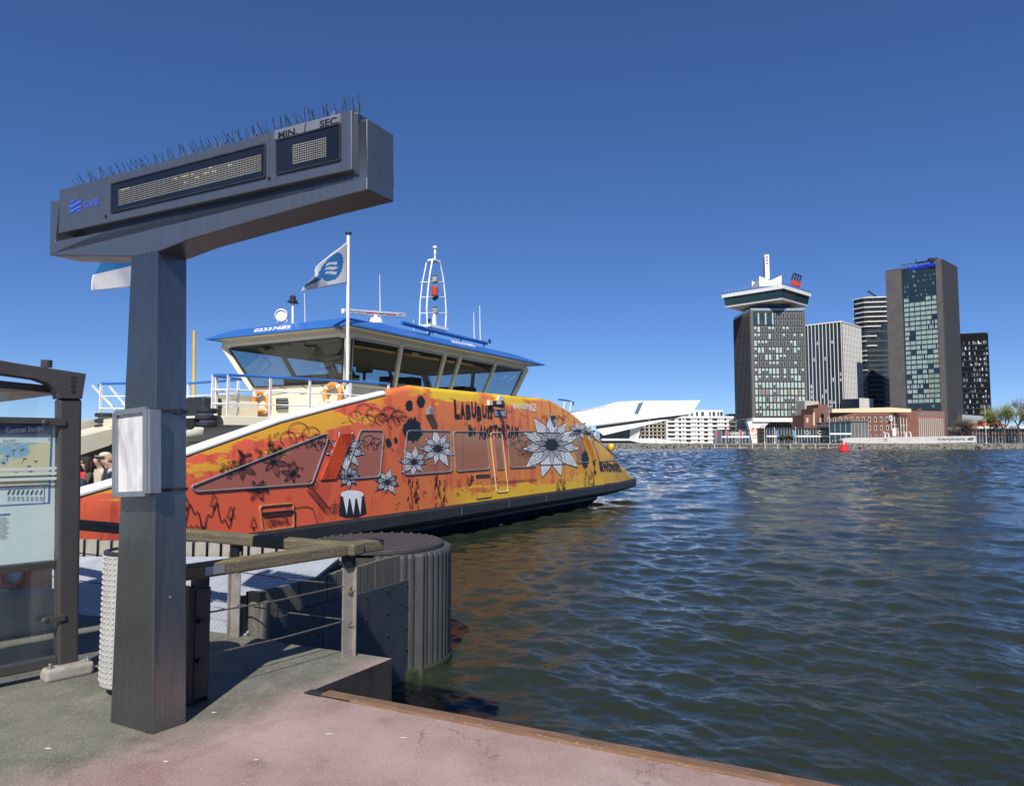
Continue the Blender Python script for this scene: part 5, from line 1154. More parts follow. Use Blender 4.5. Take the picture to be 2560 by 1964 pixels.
for c in range(3):
    b = MB(); a0 = .045 + c * .132; ad.quad(b, 'R', a0, a0 + .105, ad.z1 - 1.2 - 2 * hh + hh * .25, ad.z1 - 1.6, .2, .3, 0); ad.quad(b, 'R', a0 + .08, a0 + .105, ad.z1 - 1.2 - 2 * hh + hh * .25, ad.z1 - 1.6, .3, .2, 1); b.build('window', [SLATE, TEAL], tw)
b = MB()
for r in range(nrw):
    for c in range(12):
        if r < 2 and c < 4: continue
        a = .08 + .9 * (c + .5) / 12; ad.quad(b, 'L', a - .026, a + .026, ad.z1 - 1.0 - (r + 1) * hh + hh * .12, ad.z1 - 1.0 - r * hh - hh * .12, .12, .3)
for c in range(4): a = .08 + .9 * (c + .5) / 12; ad.quad(b, 'L', a - .03, a + .02, ad.z1 - 1.2 - 2 * hh, ad.z1 - 1.6, .12, .3)
tag(b.build('side_windows', fmat('dim_side_window', (.05, .055, .058), .15, .4, .2), tw), kind='stuff')
b = MB()
for c in range(13): a = .08 + .9 * c / 12; ad.quad(b, 'L', a - .008, a + .008, ad.z0, ad.z1 - .5, .45, .5)
tag(b.build('side_fins', fmat('dark_fin', (.045, .042, .042), .6, .1), tw), kind='stuff')
# roof rail, drum, crown
cx_, cy_ = ad.center().x, ad.center().y; cc = V((cx_, cy_, 0))
MB().lathe([(13.6, ad.z1 - .5), (13.6, zat(752, 438))], cc, 48).build('blue_drum', fmat('blue_drum_glass', (.02, .06, .16), .05, .3, .1), tw, smooth=True)
MB().lathe([(13.9, ad.z1 + 3.2), (13.9, ad.z1 + 3.5)], cc, 48).build('drum_band', SLATE, tw)
rail = MB(); zr = ad.z1
for pa, pb in zip(ad.foot(), ad.foot()[1:] + ad.foot()[:1]): rail.beam(V((pa.x, pa.y, zr + 1.3)), V((pb.x, pb.y, zr + 1.3)), .08, .12); rail.beam(V((pa.x, pa.y, zr + .6)), V((pb.x, pb.y, zr + .6)), .03, 1.2)
rail.build('roof_rail', fmat('pale_glass_rail', (.25, .33, .38), .1, .2), tw)
CN = on_y(1958, 712, 414); LD = V((-27.6, 28.4, 0)); RD = V((26.4, 24.4, 0))
def crown(g, z): c = CN + (LD + RD) / 2; return [V((c.x + (p.x - c.x) * g, c.y + (p.y - c.y) * g, z)) for p in (CN, CN + LD, CN + LD + RD, CN + RD)]
zt_ = CN.z
MB().loft([crown(1.0, zt_ - 2.0), crown(1.0, zt_)]).build('deck_fascia', WHITEB, tw)
cg = MB().loft([crown(.915, zt_ - 7.2), crown(.955, zt_ - 2.0)], False).build('crown_glazing', GLASST, tw)
mu = MB()
for i, (a, b_) in enumerate(((1, 0), (0, 3))):
    for k in range(1, 16):
        f = k / 16; p0 = crown(.917, zt_ - 7.2); p1 = crown(.957, zt_ - 2.0); mu.beam(p0[a].lerp(p0[b_], f), p1[a].lerp(p1[b_], f), .12, .12)
tag(mu.build('glazing_bars', SLATE, cg), kind='stuff')
MB().loft([crown(.915, zt_ - 8.1), crown(.93, zt_ - 7.2)]).build('lower_fascia', WHITEB, tw)
dr_ = [V((cx_ + 14.2 * math.cos(math.radians(a)), cy_ + 14.2 * math.sin(math.radians(a)), zt_ - 8.9)) for a in (-90, 180, 90, 0)]
MB().loft([dr_, crown(.91, zt_ - 8.1)]).build('soffit', fmat('cream_soffit', (.55, .52, .46), .6, .08), tw)
dk = MB(); cr = crown(.985, zt_)
for i in range(4):
    a, b_ = cr[i], cr[(i + 1) % 4]
    for h in (.7, 1.25): dk.beam(a + V((0, 0, h)), b_ + V((0, 0, h)), .07, .07)
    for k in range(24): p = a.lerp(b_, k / 24); dk.beam(p, p + V((0, 0, 1.3)), .07, .07, (1, 0, 0))
dk.build('deck_railing', STEEL_D, tw)
for k in range(16):
    p = cr[1].lerp(cr[0], .05 + k * .058); MB().tube([p, p + V((0, 0, 3.0)), p + V((-.6, -.2, 3.3))], .07, 5).build('deck_lamp', FRAMEG, tw)
Yc = 441
mk = [on_y(1912, 640, Yc), on_y(1923, 640, Yc), on_y(1925, 697, Yc), on_y(1914, 697, Yc)]; mst = MB().prism([on_y(1911.5, 636, Yc), on_y(1922.5, 636, Yc), on_y(1924.5, 697, Yc), on_y(1913.5, 697, Yc)], (0, 2.5, 0)).build('mast', WHITEB, tw)
xx = MB()
for py in (643, 650.5, 658):
    for s_ in (-1, 1): ribbon(xx, [on_y(1917.5 - 2.6, py - 2.4 * s_, Yc - .06), on_y(1917.5 + 2.6, py + 2.4 * s_, Yc - .06)], .28, (0, -1, 0))
xx.build('mast_crosses', STEEL_D, mst)
b = MB()
for k in range(14): p = on_y(1911, 645 + k * 3.4, Yc + 1); b.box(p.x - .7, p.x, p.y - .3, p.y + .3, p.z - .2, p.z + .2)
b.build('mast_rungs', STEEL_D, mst)
MB().prism([on_y(1898, 690, 436), on_y(1926, 701, 436), on_y(1954, 688, 436), on_y(1954, 714, 436), on_y(1898, 716, 436)], (0, 1.2, 0)).build('crown_screen', WHITEB, tw)
MB().prism([on_y(1898, 690, 436), on_y(1898, 716, 436), on_y(1880, 716, 452), on_y(1888, 706, 452)], (0, 1.2, 0)).build('crown_screen', WHITEB, tw)
MB().prism([on_y(1880, 702, 452), on_y(1889, 706, 452), on_y(1889, 716, 452), on_y(1880, 718, 452)], (0, 1.2, 0)).build('crown_screen', WHITEB, tw)
RDB = fmat('red_swing_paint', (.40, .03, .03), .5, .2); DNV = fmat('navy_swing_paint', (.012, .014, .04), .5, .2)
for k in range(4):
    bx, by = 1979 + k * 6.2, 701 + k * 2.2; top = (bx + 5.5, by - 18); q0, q1 = on_y(bx, by, 422 + k * 2), on_y(*top, 422 + k * 2)
    s_ = MB().beam(q0, q1, .8, .8).build('swing_mast', DNV, tw); MB().beam(q0 + V((-.2, 0, -2.4)), q0 + V((.9, 0, .2)), 1.4, 1.4).build('swing_seat', RDB, s_)
    if k: MB().beam(q1, on_y(bx - .7, by - 20.2, 420 + k * 2), .5, .5).build('swing_arm', DNV, s_)
# white base with arched legs
zb0 = ad.z0; WB_ = MB()
ad.body(zb0 - 2.4, zb0 - .05, .6).build('transfer_slab', WHITEB, tw)
def leg(pts, y, th): return MB().prism([on_y(px, py, y) for px, py in pts], (0, th, 0)).build('leg', WHITEB, tw)
leg([(1878, 1052), (1917, 1052), (1925, 1055), (1914, 1064), (1899, 1108), (1881, 1108), (1872, 1066), (1868, 1054)], 425.6, 4)
leg([(1976, 1052), (2018, 1052), (2004, 1066), (2000, 1075), (1998, 1108), (1991, 1108), (1988, 1074), (1985, 1060)], 425.6, 4)
leg([(1840, 1052), (1868, 1052), (1858, 1060), (1852, 1070), (1850, 1108), (1843, 1108)], 446, 4); leg([(1840, 1052), (1862, 1052), (1850, 1062), (1846, 1075), (1845, 1108), (1840, 1108)], 456, 3)
m, nt, b = nodes('mural_paint'); v = coords(nt, (1, 1, 2.2), (0, .5, 0)); c = ramp(nt, noise(nt, v, .35, 4, .6, 1.2), [(.30, (.10, .10, .16)), (.42, (.5, .08, .07)), (.47, (.75, .73, .70)), (.55, (.62, .40, .12)), (.6, (.76, .74, .72)), (.68, (.20, .16, .35))], 'CONSTANT'); nt.links.new(c, b.inputs['Base Color'])
MB().prism([on_y(px, py, 425.5) for px, py in ((1874, 1062), (1886, 1068), (1896, 1070), (1906, 1063), (1913, 1065), (1903, 1094), (1882, 1094))], (0, -.15, 0)).build('mural', m, tw)
MB().prism([on_y(px, py, 436) for px, py in ((1842, 1048), (2014, 1048), (2014, 1109), (1842, 1109))], (0, 16, 0)).build('lobby_glass', GLASSB, tw)
b = MB()
for k in range(16): px = 1918 + k * 4.6; p = on_y(px, 1058, 435.8); b.box(p.x - .12, p.x + .12, p.y - .1, p.y + .1, BZ, p.z + 1.2)
b.build('lobby_mullions', FRAMEG, tw)

# ---- low glass pavilions at the foot of the tower --------------------------------------
def pavilion(name, label, x0, x1, yt, Y, depth, bars, signs=None, bodym=GLASSB, roofm=None, band=True):
    p0, p1 = on_y(x0, yt, Y), on_y(x1, yt, Y); th_ = thing(name, label, 'pavilion', ((p0.x + p1.x) / 2, Y + depth / 2, BZ))
    MB().box(p0.x, p1.x, Y, Y + depth, BZ, p0.z - .5).build('glazing', bodym, th_)
    MB().box(p0.x - .4, p1.x + .4, Y - .5, Y + depth, p0.z - .5, p0.z).build('roof', roofm or SLATE, th_)
    if band: MB().box(p0.x - .1, p1.x + .1, Y - .25, Y, BZ + (p0.z - BZ) * .40, BZ + (p0.z - BZ) * .40 + .8).build('floor_band', WHITEB, th_)
    for k in range(bars + 1):
        x = p0.x + (p1.x - p0.x) * k / bars; MB().box(x - .10, x + .10, Y - .18, Y + .05, BZ, p0.z - .5).build('mullion', FRAMEG, th_)
    return th_, p0, p1
th_, _, _ = pavilion('glass_pavilion', 'low black glass pavilion with white lettering below the crowned tower', 1804, 1872, 1073, 352, 14, 8)
b = MB(); text_on(b, 'LOOKOUT', [on_y(px, py, 351.7) for px, py in ((1825, 1086), (1862, 1086), (1862, 1079), (1825, 1079))], .03); ribbon(b, [on_y(1826, 1088.5, 351.7), on_y(1862, 1088.5, 351.7)], .18, (0, -1, 0)); b.build('lettering', WHITEB, th_)
pavilion('glass_pavilion', 'long low glazed pavilion with white floor band between tower and brick building', 1916, 2076, 1069, 362, 14, 22)
th_, _, _ = pavilion('glass_pavilion', 'taller teal glass pavilion corner beside the grey cube', 2073, 2127, 1054, 352, 14, 4, bodym=GLASST)
pavilion('grey_cube', 'dark grey metal-clad cube beside the brick building', 2127, 2170, 1051, 353, 14, 5, bodym=fmat('grey_metal_panels', (.11, .11, .11), .6, .1), roofm=fmat('grey_metal_edge', (.15, .15, .15), .6, .1), band=False)
for px in (2018, 2049):
    cxy = on_y(px, 1081, 361.6); r = MB().tube([cxy + V((math.cos(a) * .9, 0, math.sin(a) * .9)) for a in [k * 6.2832 / 16 for k in range(16)]], .14, 5, closed=True).build('round_emblem', WHITEB, base=cxy); tag(r, 'round white emblem on the long glazed pavilion', 'emblem', 'round white emblems')

# ---- brick building ---------------------------------------------------------------------
BRK = mat('red_brown_brick', (.165, .068, .052), .8, 0, .15, .12, .3, 4, .05); br = Block(2226, 372, 2060, 2294, (-.97, .25), (.62, .78), 1030, py_mid=1060); br.lL = abs(br.lL); br.lR = abs(br.lR)
bt = thing('brick_building', 'long low red brick workshop building with cream roof strip and tall narrow windows', 'building', (br.center().x, br.center().y, BZ))
br.body().build('walls', BRK, bt)
STN = fmat('pale_stone_frame', (.55, .50, .40), .7, .1)
for r in range(3):
    for c in range(11):
        a = .045 + c * .088; z0 = BZ + 2.2 + r * 4.4
        if c > 6 and r < 2: continue
        w = MB(); br.quad(w, 'L', a - .018, a + .018, z0, z0 + (2.6 if r else 2.4), .10, .12, 0); br.quad(w, 'L', a - .013, a + .013, z0 + .3, z0 + 2.3, .16, .12, 1); w.build('window', [STN, SLATE], bt)
for c in range(9):
    a = .06 + c * .105; w = MB(); br.quad(w, 'R', a - .028, a + .028, BZ + 1.5, br.z1 - 2.0, .06, .3, 0); br.quad(w, 'R', a - .040, a - .029, BZ + 1.2, br.z1 - 2.0, .25, .3, 1); br.quad(w, 'R', a - .03, a + .03, BZ + 5.5, BZ + 6.2, .1, .3, 1); br.quad(w, 'R', a - .03, a + .03, BZ + 9.5, BZ + 10.2, .1, .3, 1); w.build('window', [fmat('brown_glass', (.10, .05, .045), .3, .2), STN], bt)
MB().prism([on_y(px, py, 376) for px, py in ((2080, 1022), (2180, 1019), (2226, 1018), (2226, 1030), (2080, 1031))], (0, 12, 0)).build('roof_strip', fmat('cream_roof_edge', (.62, .53, .33), .7, .08), bt)
MB().prism([on_y(px, py, 377.5) for px, py in ((2226, 1018), (2278, 1022), (2278, 1030), (2226, 1030))], (0, 12, 0)).build('roof_strip', fmat('cream_roof_edge', (.62, .53, .33), .7, .08), bt)
b = MB(); f = lambda px, py: on_plane(px, py, br.N + br.nL * .2, br.nL); text_on(b, 'A LAB', [f(2196, 1036), f(2214, 1036), f(2214, 1029), f(2196, 1029)], .02); b.build('lettering', fmat('pale_pink_letters', (.62, .40, .36), .6, .05), bt)
b = MB(); q = [on_plane(px, py, br.N + br.nR * .5, br.nR) for px, py in ((2221, 1052), (2230, 1052), (2230, 1038), (2221, 1038))]
b = MB().prism([on_y(px, py, 371) for px, py in ((2222, 1051), (2231, 1051), (2229, 1038), (2223, 1038))], (0, -.4, 0)).build('hanging_sign', WHITEB, bt)
t_ = MB(); text_on(t_, 'A', [on_y(px, py, 370.4) for px, py in ((2224, 1049), (2229, 1049), (2228, 1040), (2225, 1040))], .04); t_.build('sign_letter', STEEL_D, b)
MB().prism([on_y(px, py, 371.6) for px, py in ((2231, 1070), (2241, 1069), (2241, 1089), (2231, 1090))], (0, .4, 0)).build('notice', fmat('pale_notice', (.6, .58, .55), .7, .25, 1.5), bt)
b2 = Block(2296, 402, 2294, 2363, (-.6, .8), (.9, .43), 1026, py_mid=1060, depthL=10); bt2 = thing('brick_building', 'lighter red brick wing with regular window grid behind the workshop corner', 'building', (b2.center().x, b2.center().y, BZ))
b2.body().build('walls', mat('pale_red_brick', (.25, .115, .092), .8, 0, .12, .12, .3, 4, .05), bt2)
for c in range(13):
    a = .05 + c * .073; w = MB(); b2.quad(w, 'R', a - .022, a + .022, BZ + 2, b2.z1 - 4.2, .06, .3, 0); b2.quad(w, 'R', a - .03, a - .022, BZ + 1.6, b2.z1 - 4, .2, .3, 1); b2.quad(w, 'R', a - .02, a + .02, b2.z1 - 3, b2.z1 - .9, .06, .3, 0); w.build('window', [BROWNW, STN], bt2)
MB().box(b2.N.x, b2.N.x + 2, b2.N.y, b2.N.y + 2, b2.z1, b2.z1 + 1).build('roof_hatch', BRK, bt2)
def simple(name, label, cat, px, Y, th, m, base=None):
    pts = [on_y(a, b_, Y) for a, b_ in px]; c = sum(pts, V((0, 0, 0))) / len(pts); o = MB().prism(pts, (0, th, 0)).build(name, m, base=(c.x, Y + th / 2, BZ)); return tag(o, label, cat)
bh = thing('brick_hall', 'stepped red brick hall with tall window right beside the crowned tower', 'building', (on_y(2050, 1100, 392).x, 392, BZ))
MB().prism([on_y(a, b_, 390) for a, b_ in ((2010, 1036), (2033, 1036), (2033, 1020), (2046, 1020), (2046, 1010), (2068, 1010), (2068, 1018), (2082, 1018), (2082, 1109), (2010, 1109))], (0, 16, 0)).build('walls', BRK, bh)
for a, c_, yt, yb in ((2033, 2037, 1031, 1063), (2049, 2053, 1044, 1066), (2055, 2059, 1044, 1066), (2016, 2021, 1044, 1056)): MB().prism([on_y(px, py, 389.8) for px, py in ((a, yt), (c_, yt), (c_, yb), (a, yb))], (0, .3, 0)).build('window', STN if a < 2040 else fmat('pale_windows', (.45, .42, .36), .4, .2), bh)
simple('beige_hall', 'plain beige metal hall rising behind the brick hall', 'building', ((2012, 1001), (2047, 1003), (2047, 1040), (2012, 1040)), 412, 14, fmat('beige_ribbed_metal', (.42, .38, .32), .6, .06))

# ---- striped residential tower -------------------------------------------------------------
t2 = Block(2106, 480, 2005, 2154, (-.7, .714), (.714, .7), 805, py_mid=920); t2.lL, t2.lR = abs(t2.lL), abs(t2.lR)
st_ = thing('striped_tower', 'dark residential tower striped with thin white vertical fins', 'tower', t2.center()); t2.body().build('facade', GLASSB, st_)
for k in range(12): MB_ = t2.quad(MB(), 'L', k / 11 - .007, k / 11 + .007, BZ, t2.z1 + .6, .5, .5).build('fin', WHITEB, st_)
for k in range(1, 14): t2.quad(MB(), 'R', k / 13 - .011, k / 13 + .011, BZ, t2.z1 + .6, .45, .5).build('fin', WHITEB, st_)
b = MB(); r3 = random.Random(8); NF = 22; fh = (t2.z1 - BZ) / NF
for r in range(NF):
    z = BZ + r * fh; b2_ = MB(); t2.quad(b, 'L', 0, 1, z, z + .45, .12, .2, 1); t2.quad(b, 'R', 0, 1, z, z + .7, .15, .2, 2)
    for k in range(11):
        q = r3.random()
        if r > NF - 3: t2.quad(b, 'L', k / 11 + .015, (k + 1) / 11 - .015, z + .3, z + fh, .1, .2, 3)
        elif q < .13: t2.quad(b, 'L', k / 11 + .03, (k + 1) / 11 - .03, z + .7, z + fh * r3.uniform(.6, .95), .1, .2, 0)
        elif q < .6: t2.quad(b, 'L', k / 11 + .02, (k + 1) / 11 - .02, z + .5, z + fh - .3, .1, .2, 4)
tag(b.build('floors', [fmat('pale_curtain', (.42, .46, .50), .5, .2), SLATE, fmat('grey_slab', (.16, .16, .155), .6, .1), GLASST, fmat('navy_panel', (.02, .03, .06), .2, .3)], st_), kind='stuff')
t2.quad(MB(), 'L', 0, 1, t2.z1, t2.z1 + .8, .6, .8).build('parapet', WHITEB, st_); t2.quad(MB(), 'R', 0, 1, t2.z1, t2.z1 + .8, .6, .8).build('parapet', WHITEB, st_)
an = Block(2150, 470, 2140, 2181, (-.7, .714), (.8, .6), 996, py_mid=1020, depthL=12); an.lR = abs(an.lR); an_t = thing('striped_annex', 'low wing with white fins at the foot of the striped tower', 'building', an.center()); an.body().build('facade', GLASSB, an_t)
for k in range(10): an.quad(MB(), 'R', k / 9 - .02, k / 9 + .02, BZ, an.z1 + .4, .5, .6).build('fin', WHITEB, an_t)

# ---- dark balcony tower ----------------------------------------------------------------------
t3 = Block(2167, 522, 2139, 2222, (-.45, .9), (.97, -.18), 743, py_mid=900); t3.lL, t3.lR = abs(t3.lL), abs(t3.lR)
bl_ = thing('balcony_tower', 'dark glass tower with cream balcony slabs on its upper floors', 'tower', t3.center()); t3.body().build('facade', GLASSB, bl_)
NF = 30; fh = (t3.z1 - BZ) / NF; CRB = fmat('cream_balcony', (.62, .57, .46), .6, .08); DSL = fmat('dark_slab', (.05, .055, .06), .5, .15)
for r in range(1, NF + 1):
    z = BZ + r * fh
    if r > NF - 7: a0, a1, mm = (0, 1, CRB) if r > NF - 6 else (0, .62, CRB)
    elif r in (NF - 8, NF - 10): a0, a1, mm = 0, .42, CRB
    else: a0, a1, mm = 0, 1, DSL
    if mm is CRB: t3.quad(MB(), 'R', a0, a1, z - .8, z, 1.3, 1.3).build('balcony_slab', mm, bl_)
    else: t3.quad(MB(), 'R', r3.choice((0, .04)), 1, z - 1.2, z, .5, .6).build('floor_slab', mm, bl_)
    ok = r > NF - 7 or r in (NF - 8, NF - 9, NF - 11, NF - 12, NF - 13, NF - 15)
    t3.quad(MB(), 'L', -.05 if ok else 0, .75 if r % 2 else 1, z - (.7 if ok else 1.0), z, 1.2 if ok else .4, 1.2).build('balcony_slab' if ok else 'floor_slab', CRB if ok else DSL, bl_)
b = MB()
for r in range(NF):
    for k in range(14):
        if r3.random() < .5: z = BZ + r * fh; t3.quad(b, 'R', k / 14 + .01, (k + 1) / 14 - .01, z + .3, z + fh - 1.3, .08, .2)
tag(b.build('window_panes', SLATE, bl_), kind='stuff')
q0, q1 = on_y(2190, 741, 530), on_y(2170, 727, 530); MB().beam(q0, q1, .9, .9).beam(q1, q1 + V((0, 0, -2)), .4, .4, (1, 0, 0)).build('roof_crane', STEEL_D, bl_)

# ---- tall hotel tower ---------------------------------------------------------------------------
t4 = Block(2362, 425, 2222, 2399, (-.741, .671), (.733, .68), 650, py_mid=860); t4.lL, t4.lR = abs(t4.lL), abs(t4.lR)
ht = thing('hotel_tower', 'tall slab tower with grey stone piers and teal-lit glass front under blue letters', 'tower', t4.center())
GST = mat('grey_stone_cladding', (.085, .08, .078), .7, 0, .2, .25, .2, 2, .05, dirt=.3)
t4.body(None, t4.z1 - 1.5).build('core', GLASSB, ht); t4.quad(MB(), 'L', 0, .095, BZ, t4.z1 + .6, 1.2, 4).build('stone_pier', GST, ht); t4.quad(MB(), 'R', 0, 1, BZ, t4.z1 + .58, .6, 3).build('stone_flank', mat('dark_stone_flank', (.034, .033, .035), .7, 0, .12, .2), ht)
t4.quad(MB(), 'L', .71, 1.0, BZ, t4.z1 - 2.2, 1.4, 4).build('stone_pier', GST, ht)
t4.quad(MB(), 'L', .095, .71, BZ, t4.z1 - 3.0, .5, .6).build('glass_front', GLASST if False else fmat('navy_teal_glass', (.014, .030, .040), .08, .35, .04), ht)
NFl = 37; fh = (t4.z1 - BZ) / NFl; b = MB(); bb = MB()
for r in range(NFl):
    z = BZ + r * fh; t4.quad(bb, 'L', .10, .705, z, z + .35, .62, .2)
    if r < 8 or r > 29:
        for g in range(24):
            if r3.random() < .16: a = .115 + .58 * (g + .5) / 24; t4.quad(b, 'L', a - .008, a + .008, z + .6, z + fh * r3.uniform(.4, .8), .58, .1, 1)
        continue
    for g in range(6):
        if r3.random() < .08: continue
        for k in range(4):
            if r3.random() < .05: continue
            a = .118 + g * .0975 + k * .0225; t4.quad(b, 'L', a - .0072, a + .0072, z + .55, z + fh - .30, .6, .1, 0 if not (g < 2 and 8 < r < 17) else 2)
tag(b.build('lit_blinds', [fmat('pale_teal_curtain', (.36, .47, .44), .4, .15, .4), fmat('dim_curtain', (.16, .20, .22), .4, .3, .4), fmat('olive_teal_curtain', (.28, .37, .29), .4, .15, .4)], ht), kind='stuff'); tag(bb.build('floor_lines', SLATE, ht), kind='stuff')
for k in range(1, 6): a = .105 + .595 * k / 6; t4.quad(MB(), 'L', a - .002, a + .002, BZ, t4.z1 - 3, .66, .2).build('mullion', SLATE, ht)
rf = MB()
for k in range(30): a = .1 + .61 * k / 29; t4.quad(rf, 'L', a - .0015, a + .0015, t4.z1 - 3.0, t4.z1 + .5, .4, .15)
t4.quad(rf, 'L', .1, .71, t4.z1 + .3, t4.z1 + .6, .4, .2); rf.build('roof_screen', STEEL_D, ht)
b = MB(); f = lambda px, py: on_plane(px, py, t4.N + t4.nL * 2.0, t4.nL); text_on(b, 'mARITIm', [f(2265, 677), f(2341, 663), f(2341, 655), f(2265, 667)], .035); b.build('lettering', mat('blue_sign_letters', (.02, .03, .75), .4, 0, .05), ht)
q = on_plane(2290, 658, t4.N + t4.nL * -6, t4.nL); q1 = on_plane(2338, 650, t4.N + t4.nL * -6, t4.nL); MB().beam(q, q1, 1.2, 1.0).beam(q, q + V((0, 0, 2.2)), .5, .5, (1, 0, 0)).beam(q1 - V((2, 0, 3)), q1 + V((-2, 0, .5)), 1.5, 1.5, (1, 0, 0)).beam(q1 - V((4, 0, 0)), q1 + V((1, 0, 0.3)), 2.4, 2.0).build('roof_crane', STEEL_D, ht)

# ---- black tower behind at the right --------------------------------------------------------------
t5 = Block(2476, 500, 2390, 2488, (-.93, .37), (.5, .866), 830, py_mid=960); t5.lL, t5.lR = abs(t5.lL), abs(t5.lR)
bk5 = thing('black_tower', 'black rounded-corner apartment tower with scattered lit windows', 'tower', t5.center()); t5.body().build('facade', fmat('black_facade', (.005, .006, .008), .7, .3, .05, spec=.1), bk5, bevel=1.2)
NF = 19; fh = (t5.z1 - BZ - 6) / NF; b = MB()
for r in range(NF):
    for k in range(6):
        z = BZ + 1 + r * fh; a = .04 + k * .155
        for j in range(3):
            if r3.random() < .5: t5.quad(b, 'L', a + j * .042, a + j * .042 + .034, z + .6, z + fh * r3.choice((.5, .75, .8)), .1, .15, r3.choice((0, 1, 1, 2)))
    t5.quad(b, 'R', .25, .8, z + .6, z + fh - .5, .1, .15, 3); t5.quad(b, 'L', 0, .92, z, z + .25, .15, .2, 4)
tag(b.build('window_panes', [fmat('bright_blind', (.50, .52, .50), .5, .2, .5), fmat('grey_blind', (.16, .17, .18), .4, .3, .5), fmat('dim_glass', (.05, .055, .06), .1, .3), fmat('flank_glass', (.13, .15, .17), .2, .3), SLATE], bk5), kind='stuff')
gb = simple('grey_terminal', 'pale grey flat-roofed building at the foot of the black tower', 'building', ((2406, 1036), (2478, 1041), (2478, 1110), (2406, 1110)), 430, 20, fmat('pale_grey_metal', (.30, .32, .33), .6, .08))

# ---- white angular museum ---------------------------------------------------------------------------
ey = thing('angular_museum', 'white angular museum with sharp cantilevered roof over the water', 'museum', (on_y(1600, 1100, 395).x, 400, BZ))
EYW = mat('white_museum_panels', (.66, .66, .65), .45, 0, .035, .25, .05, .6, .05)
def skin(name, rings, m=EYW): return MB().loft([[on_y(*p) for p in r] for r in rings]).build(name, m, ey)
# upper volume: (px, py, depth)
Dm = lambda py: 1 / (1 / 386 + (py - 1002) * 2.484e-6)
skin('roof_volume', [[(px, py, Dm(py)) for px, py in ((1751, 1000), (1729, 1034), (1489, 1062), (1380, 1064), (1380, 1040), (1606, 1002))], [(1747, 1001, 410), (1729, 1028, 430), (1489, 1060, 430), (1380, 1064, 430), (1380, 1046, 440), (1560, 1003, 428)]])
MB().prism([on_y(*p) for p in ((1380, 1037, 377), (1440, 1033, 379), (1542, 1004, 400), (1606, 1000, 400), (1606, 1003, 385.5))], (0, 8, 0)).build('roof_fold', mat('grey_white_panels', (.62, .62, .61), .5, 0, .04, .3), ey)
f_ = lambda px, py: on_y(px, py, Dm(py) - .3)
MB().prism([f_(1596, 1008), f_(1609, 1003), f_(1595, 1034), f_(1586, 1034)], (0, -.15, 0)).build('slot_window', fmat('grey_blue_glass', (.09, .14, .19), .08, .2), ey)
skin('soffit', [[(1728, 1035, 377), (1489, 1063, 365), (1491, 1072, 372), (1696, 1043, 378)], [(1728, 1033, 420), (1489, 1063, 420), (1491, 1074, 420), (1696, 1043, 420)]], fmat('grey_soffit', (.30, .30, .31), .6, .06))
skin('lower_volume', [[(1700, 1042, 376), (1492, 1072, 362), (1508, 1088, 362), (1690, 1045, 377)], [(1700, 1041, 410), (1492, 1071, 410), (1508, 1087, 410), (1690, 1045, 410)]])
MB().prism([on_y(*p) for p in ((1500, 1078, 372), (1606, 1062, 372), (1600, 1097, 372), (1500, 1097, 372))], (0, 18, 0)).build('foyer_glass', GLASSB, ey)
MB().prism([on_y(*p) for p in ((1576, 1070, 371), (1604, 1063, 371), (1596, 1096, 371), (1574, 1096, 371))], (0, 6, 0)).build('foyer_wall', fmat('grey_wall', (.42, .42, .42), .6, .06), ey)
for k in range(9): px = 1512 + k * 7.6; p = on_y(px, 1094, 371.7); MB().box(p.x - .1, p.x + .1, 371.6, 371.9, p.z - .5, on_y(px, 1072, 371.7).z).build('mullion', SLATE, ey)
MB().prism([on_y(*p) for p in ((1505, 1096, 360), (1580, 1096, 360), (1630, 1095, 360), (1735, 1106, 360), (1735, 1109, 360), (1600, 1106.5, 360), (1575, 1101, 360), (1505, 1101, 360))], (0, 14, 0)).build('terrace', EYW, ey)
MB().prism([on_y(*p) for p in ((1500, 1101, 364), (1598, 1101, 364), (1598, 1110, 364), (1500, 1110, 364))], (0, 10, 0)).build('terrace_glazing', GLASST, ey)
MB().prism([on_y(*p) for p in ((1594, 1086, 362), (1600, 1083, 362), (1594, 1096, 362), (1584, 1096, 362))], (0, 5, 0)).build('stair_fin', EYW, ey)

# ---- white balcony apartment block ----------------------------------------------------------------------
YA = 462; ap = thing('white_apartments', 'white apartment block with long balconies between museum and tower', 'building', (on_y(1740, 1100, YA).x, YA + 10, BZ))
x0, x1 = on_y(1668, 1060, YA).x, on_y(1842, 1060, YA).x; zt2 = on_y(1700, 1043, YA).z; zt3 = on_y(1750, 1024, YA).z
MB().box(x0, x1, YA + 2.2, YA + 16, BZ, zt2).build('glazing', GLASSB, ap); xa, xb = on_y(1725, 1030, YA).x, on_y(1812, 1030, YA).x; MB().box(xa, xb, YA + 4, YA + 16, zt2, zt3).build('penthouse', WHITEB, ap)
for px, w_ in ((1731, 5), (1744, 5), (1757, 7), (1777, 4), (1786, 6), (1798, 4), (1805, 6)):
    a, b_ = on_y(px, 1040, YA).x, on_y(px + w_, 1040, YA).x; MB().box(a, b_, YA + 3.8, YA + 4.2, zt2 + 1.2, zt3 - 1.2).build('window', SLATE, ap)
nfl = 6; fh = (zt2 - BZ) / nfl
for r in range(nfl + 1):
    z = BZ + r * fh; MB().box(x0, x1, YA, YA + 2.4, z - .55, z + .75).build('balcony_parapet', WHITEB, ap)
for k, px in enumerate((1668, 1690, 1695, 1706, 1713, 1730, 1736, 1742, 1752, 1758, 1773, 1779, 1797, 1803, 1809, 1820, 1826, 1832, 1840)):
    a = on_y(px, 1060, YA).x; MB().box(a - .6, a + .6, YA + .5, YA + 2.6, BZ, zt2 + .5).build('pier', WHITEB, ap)
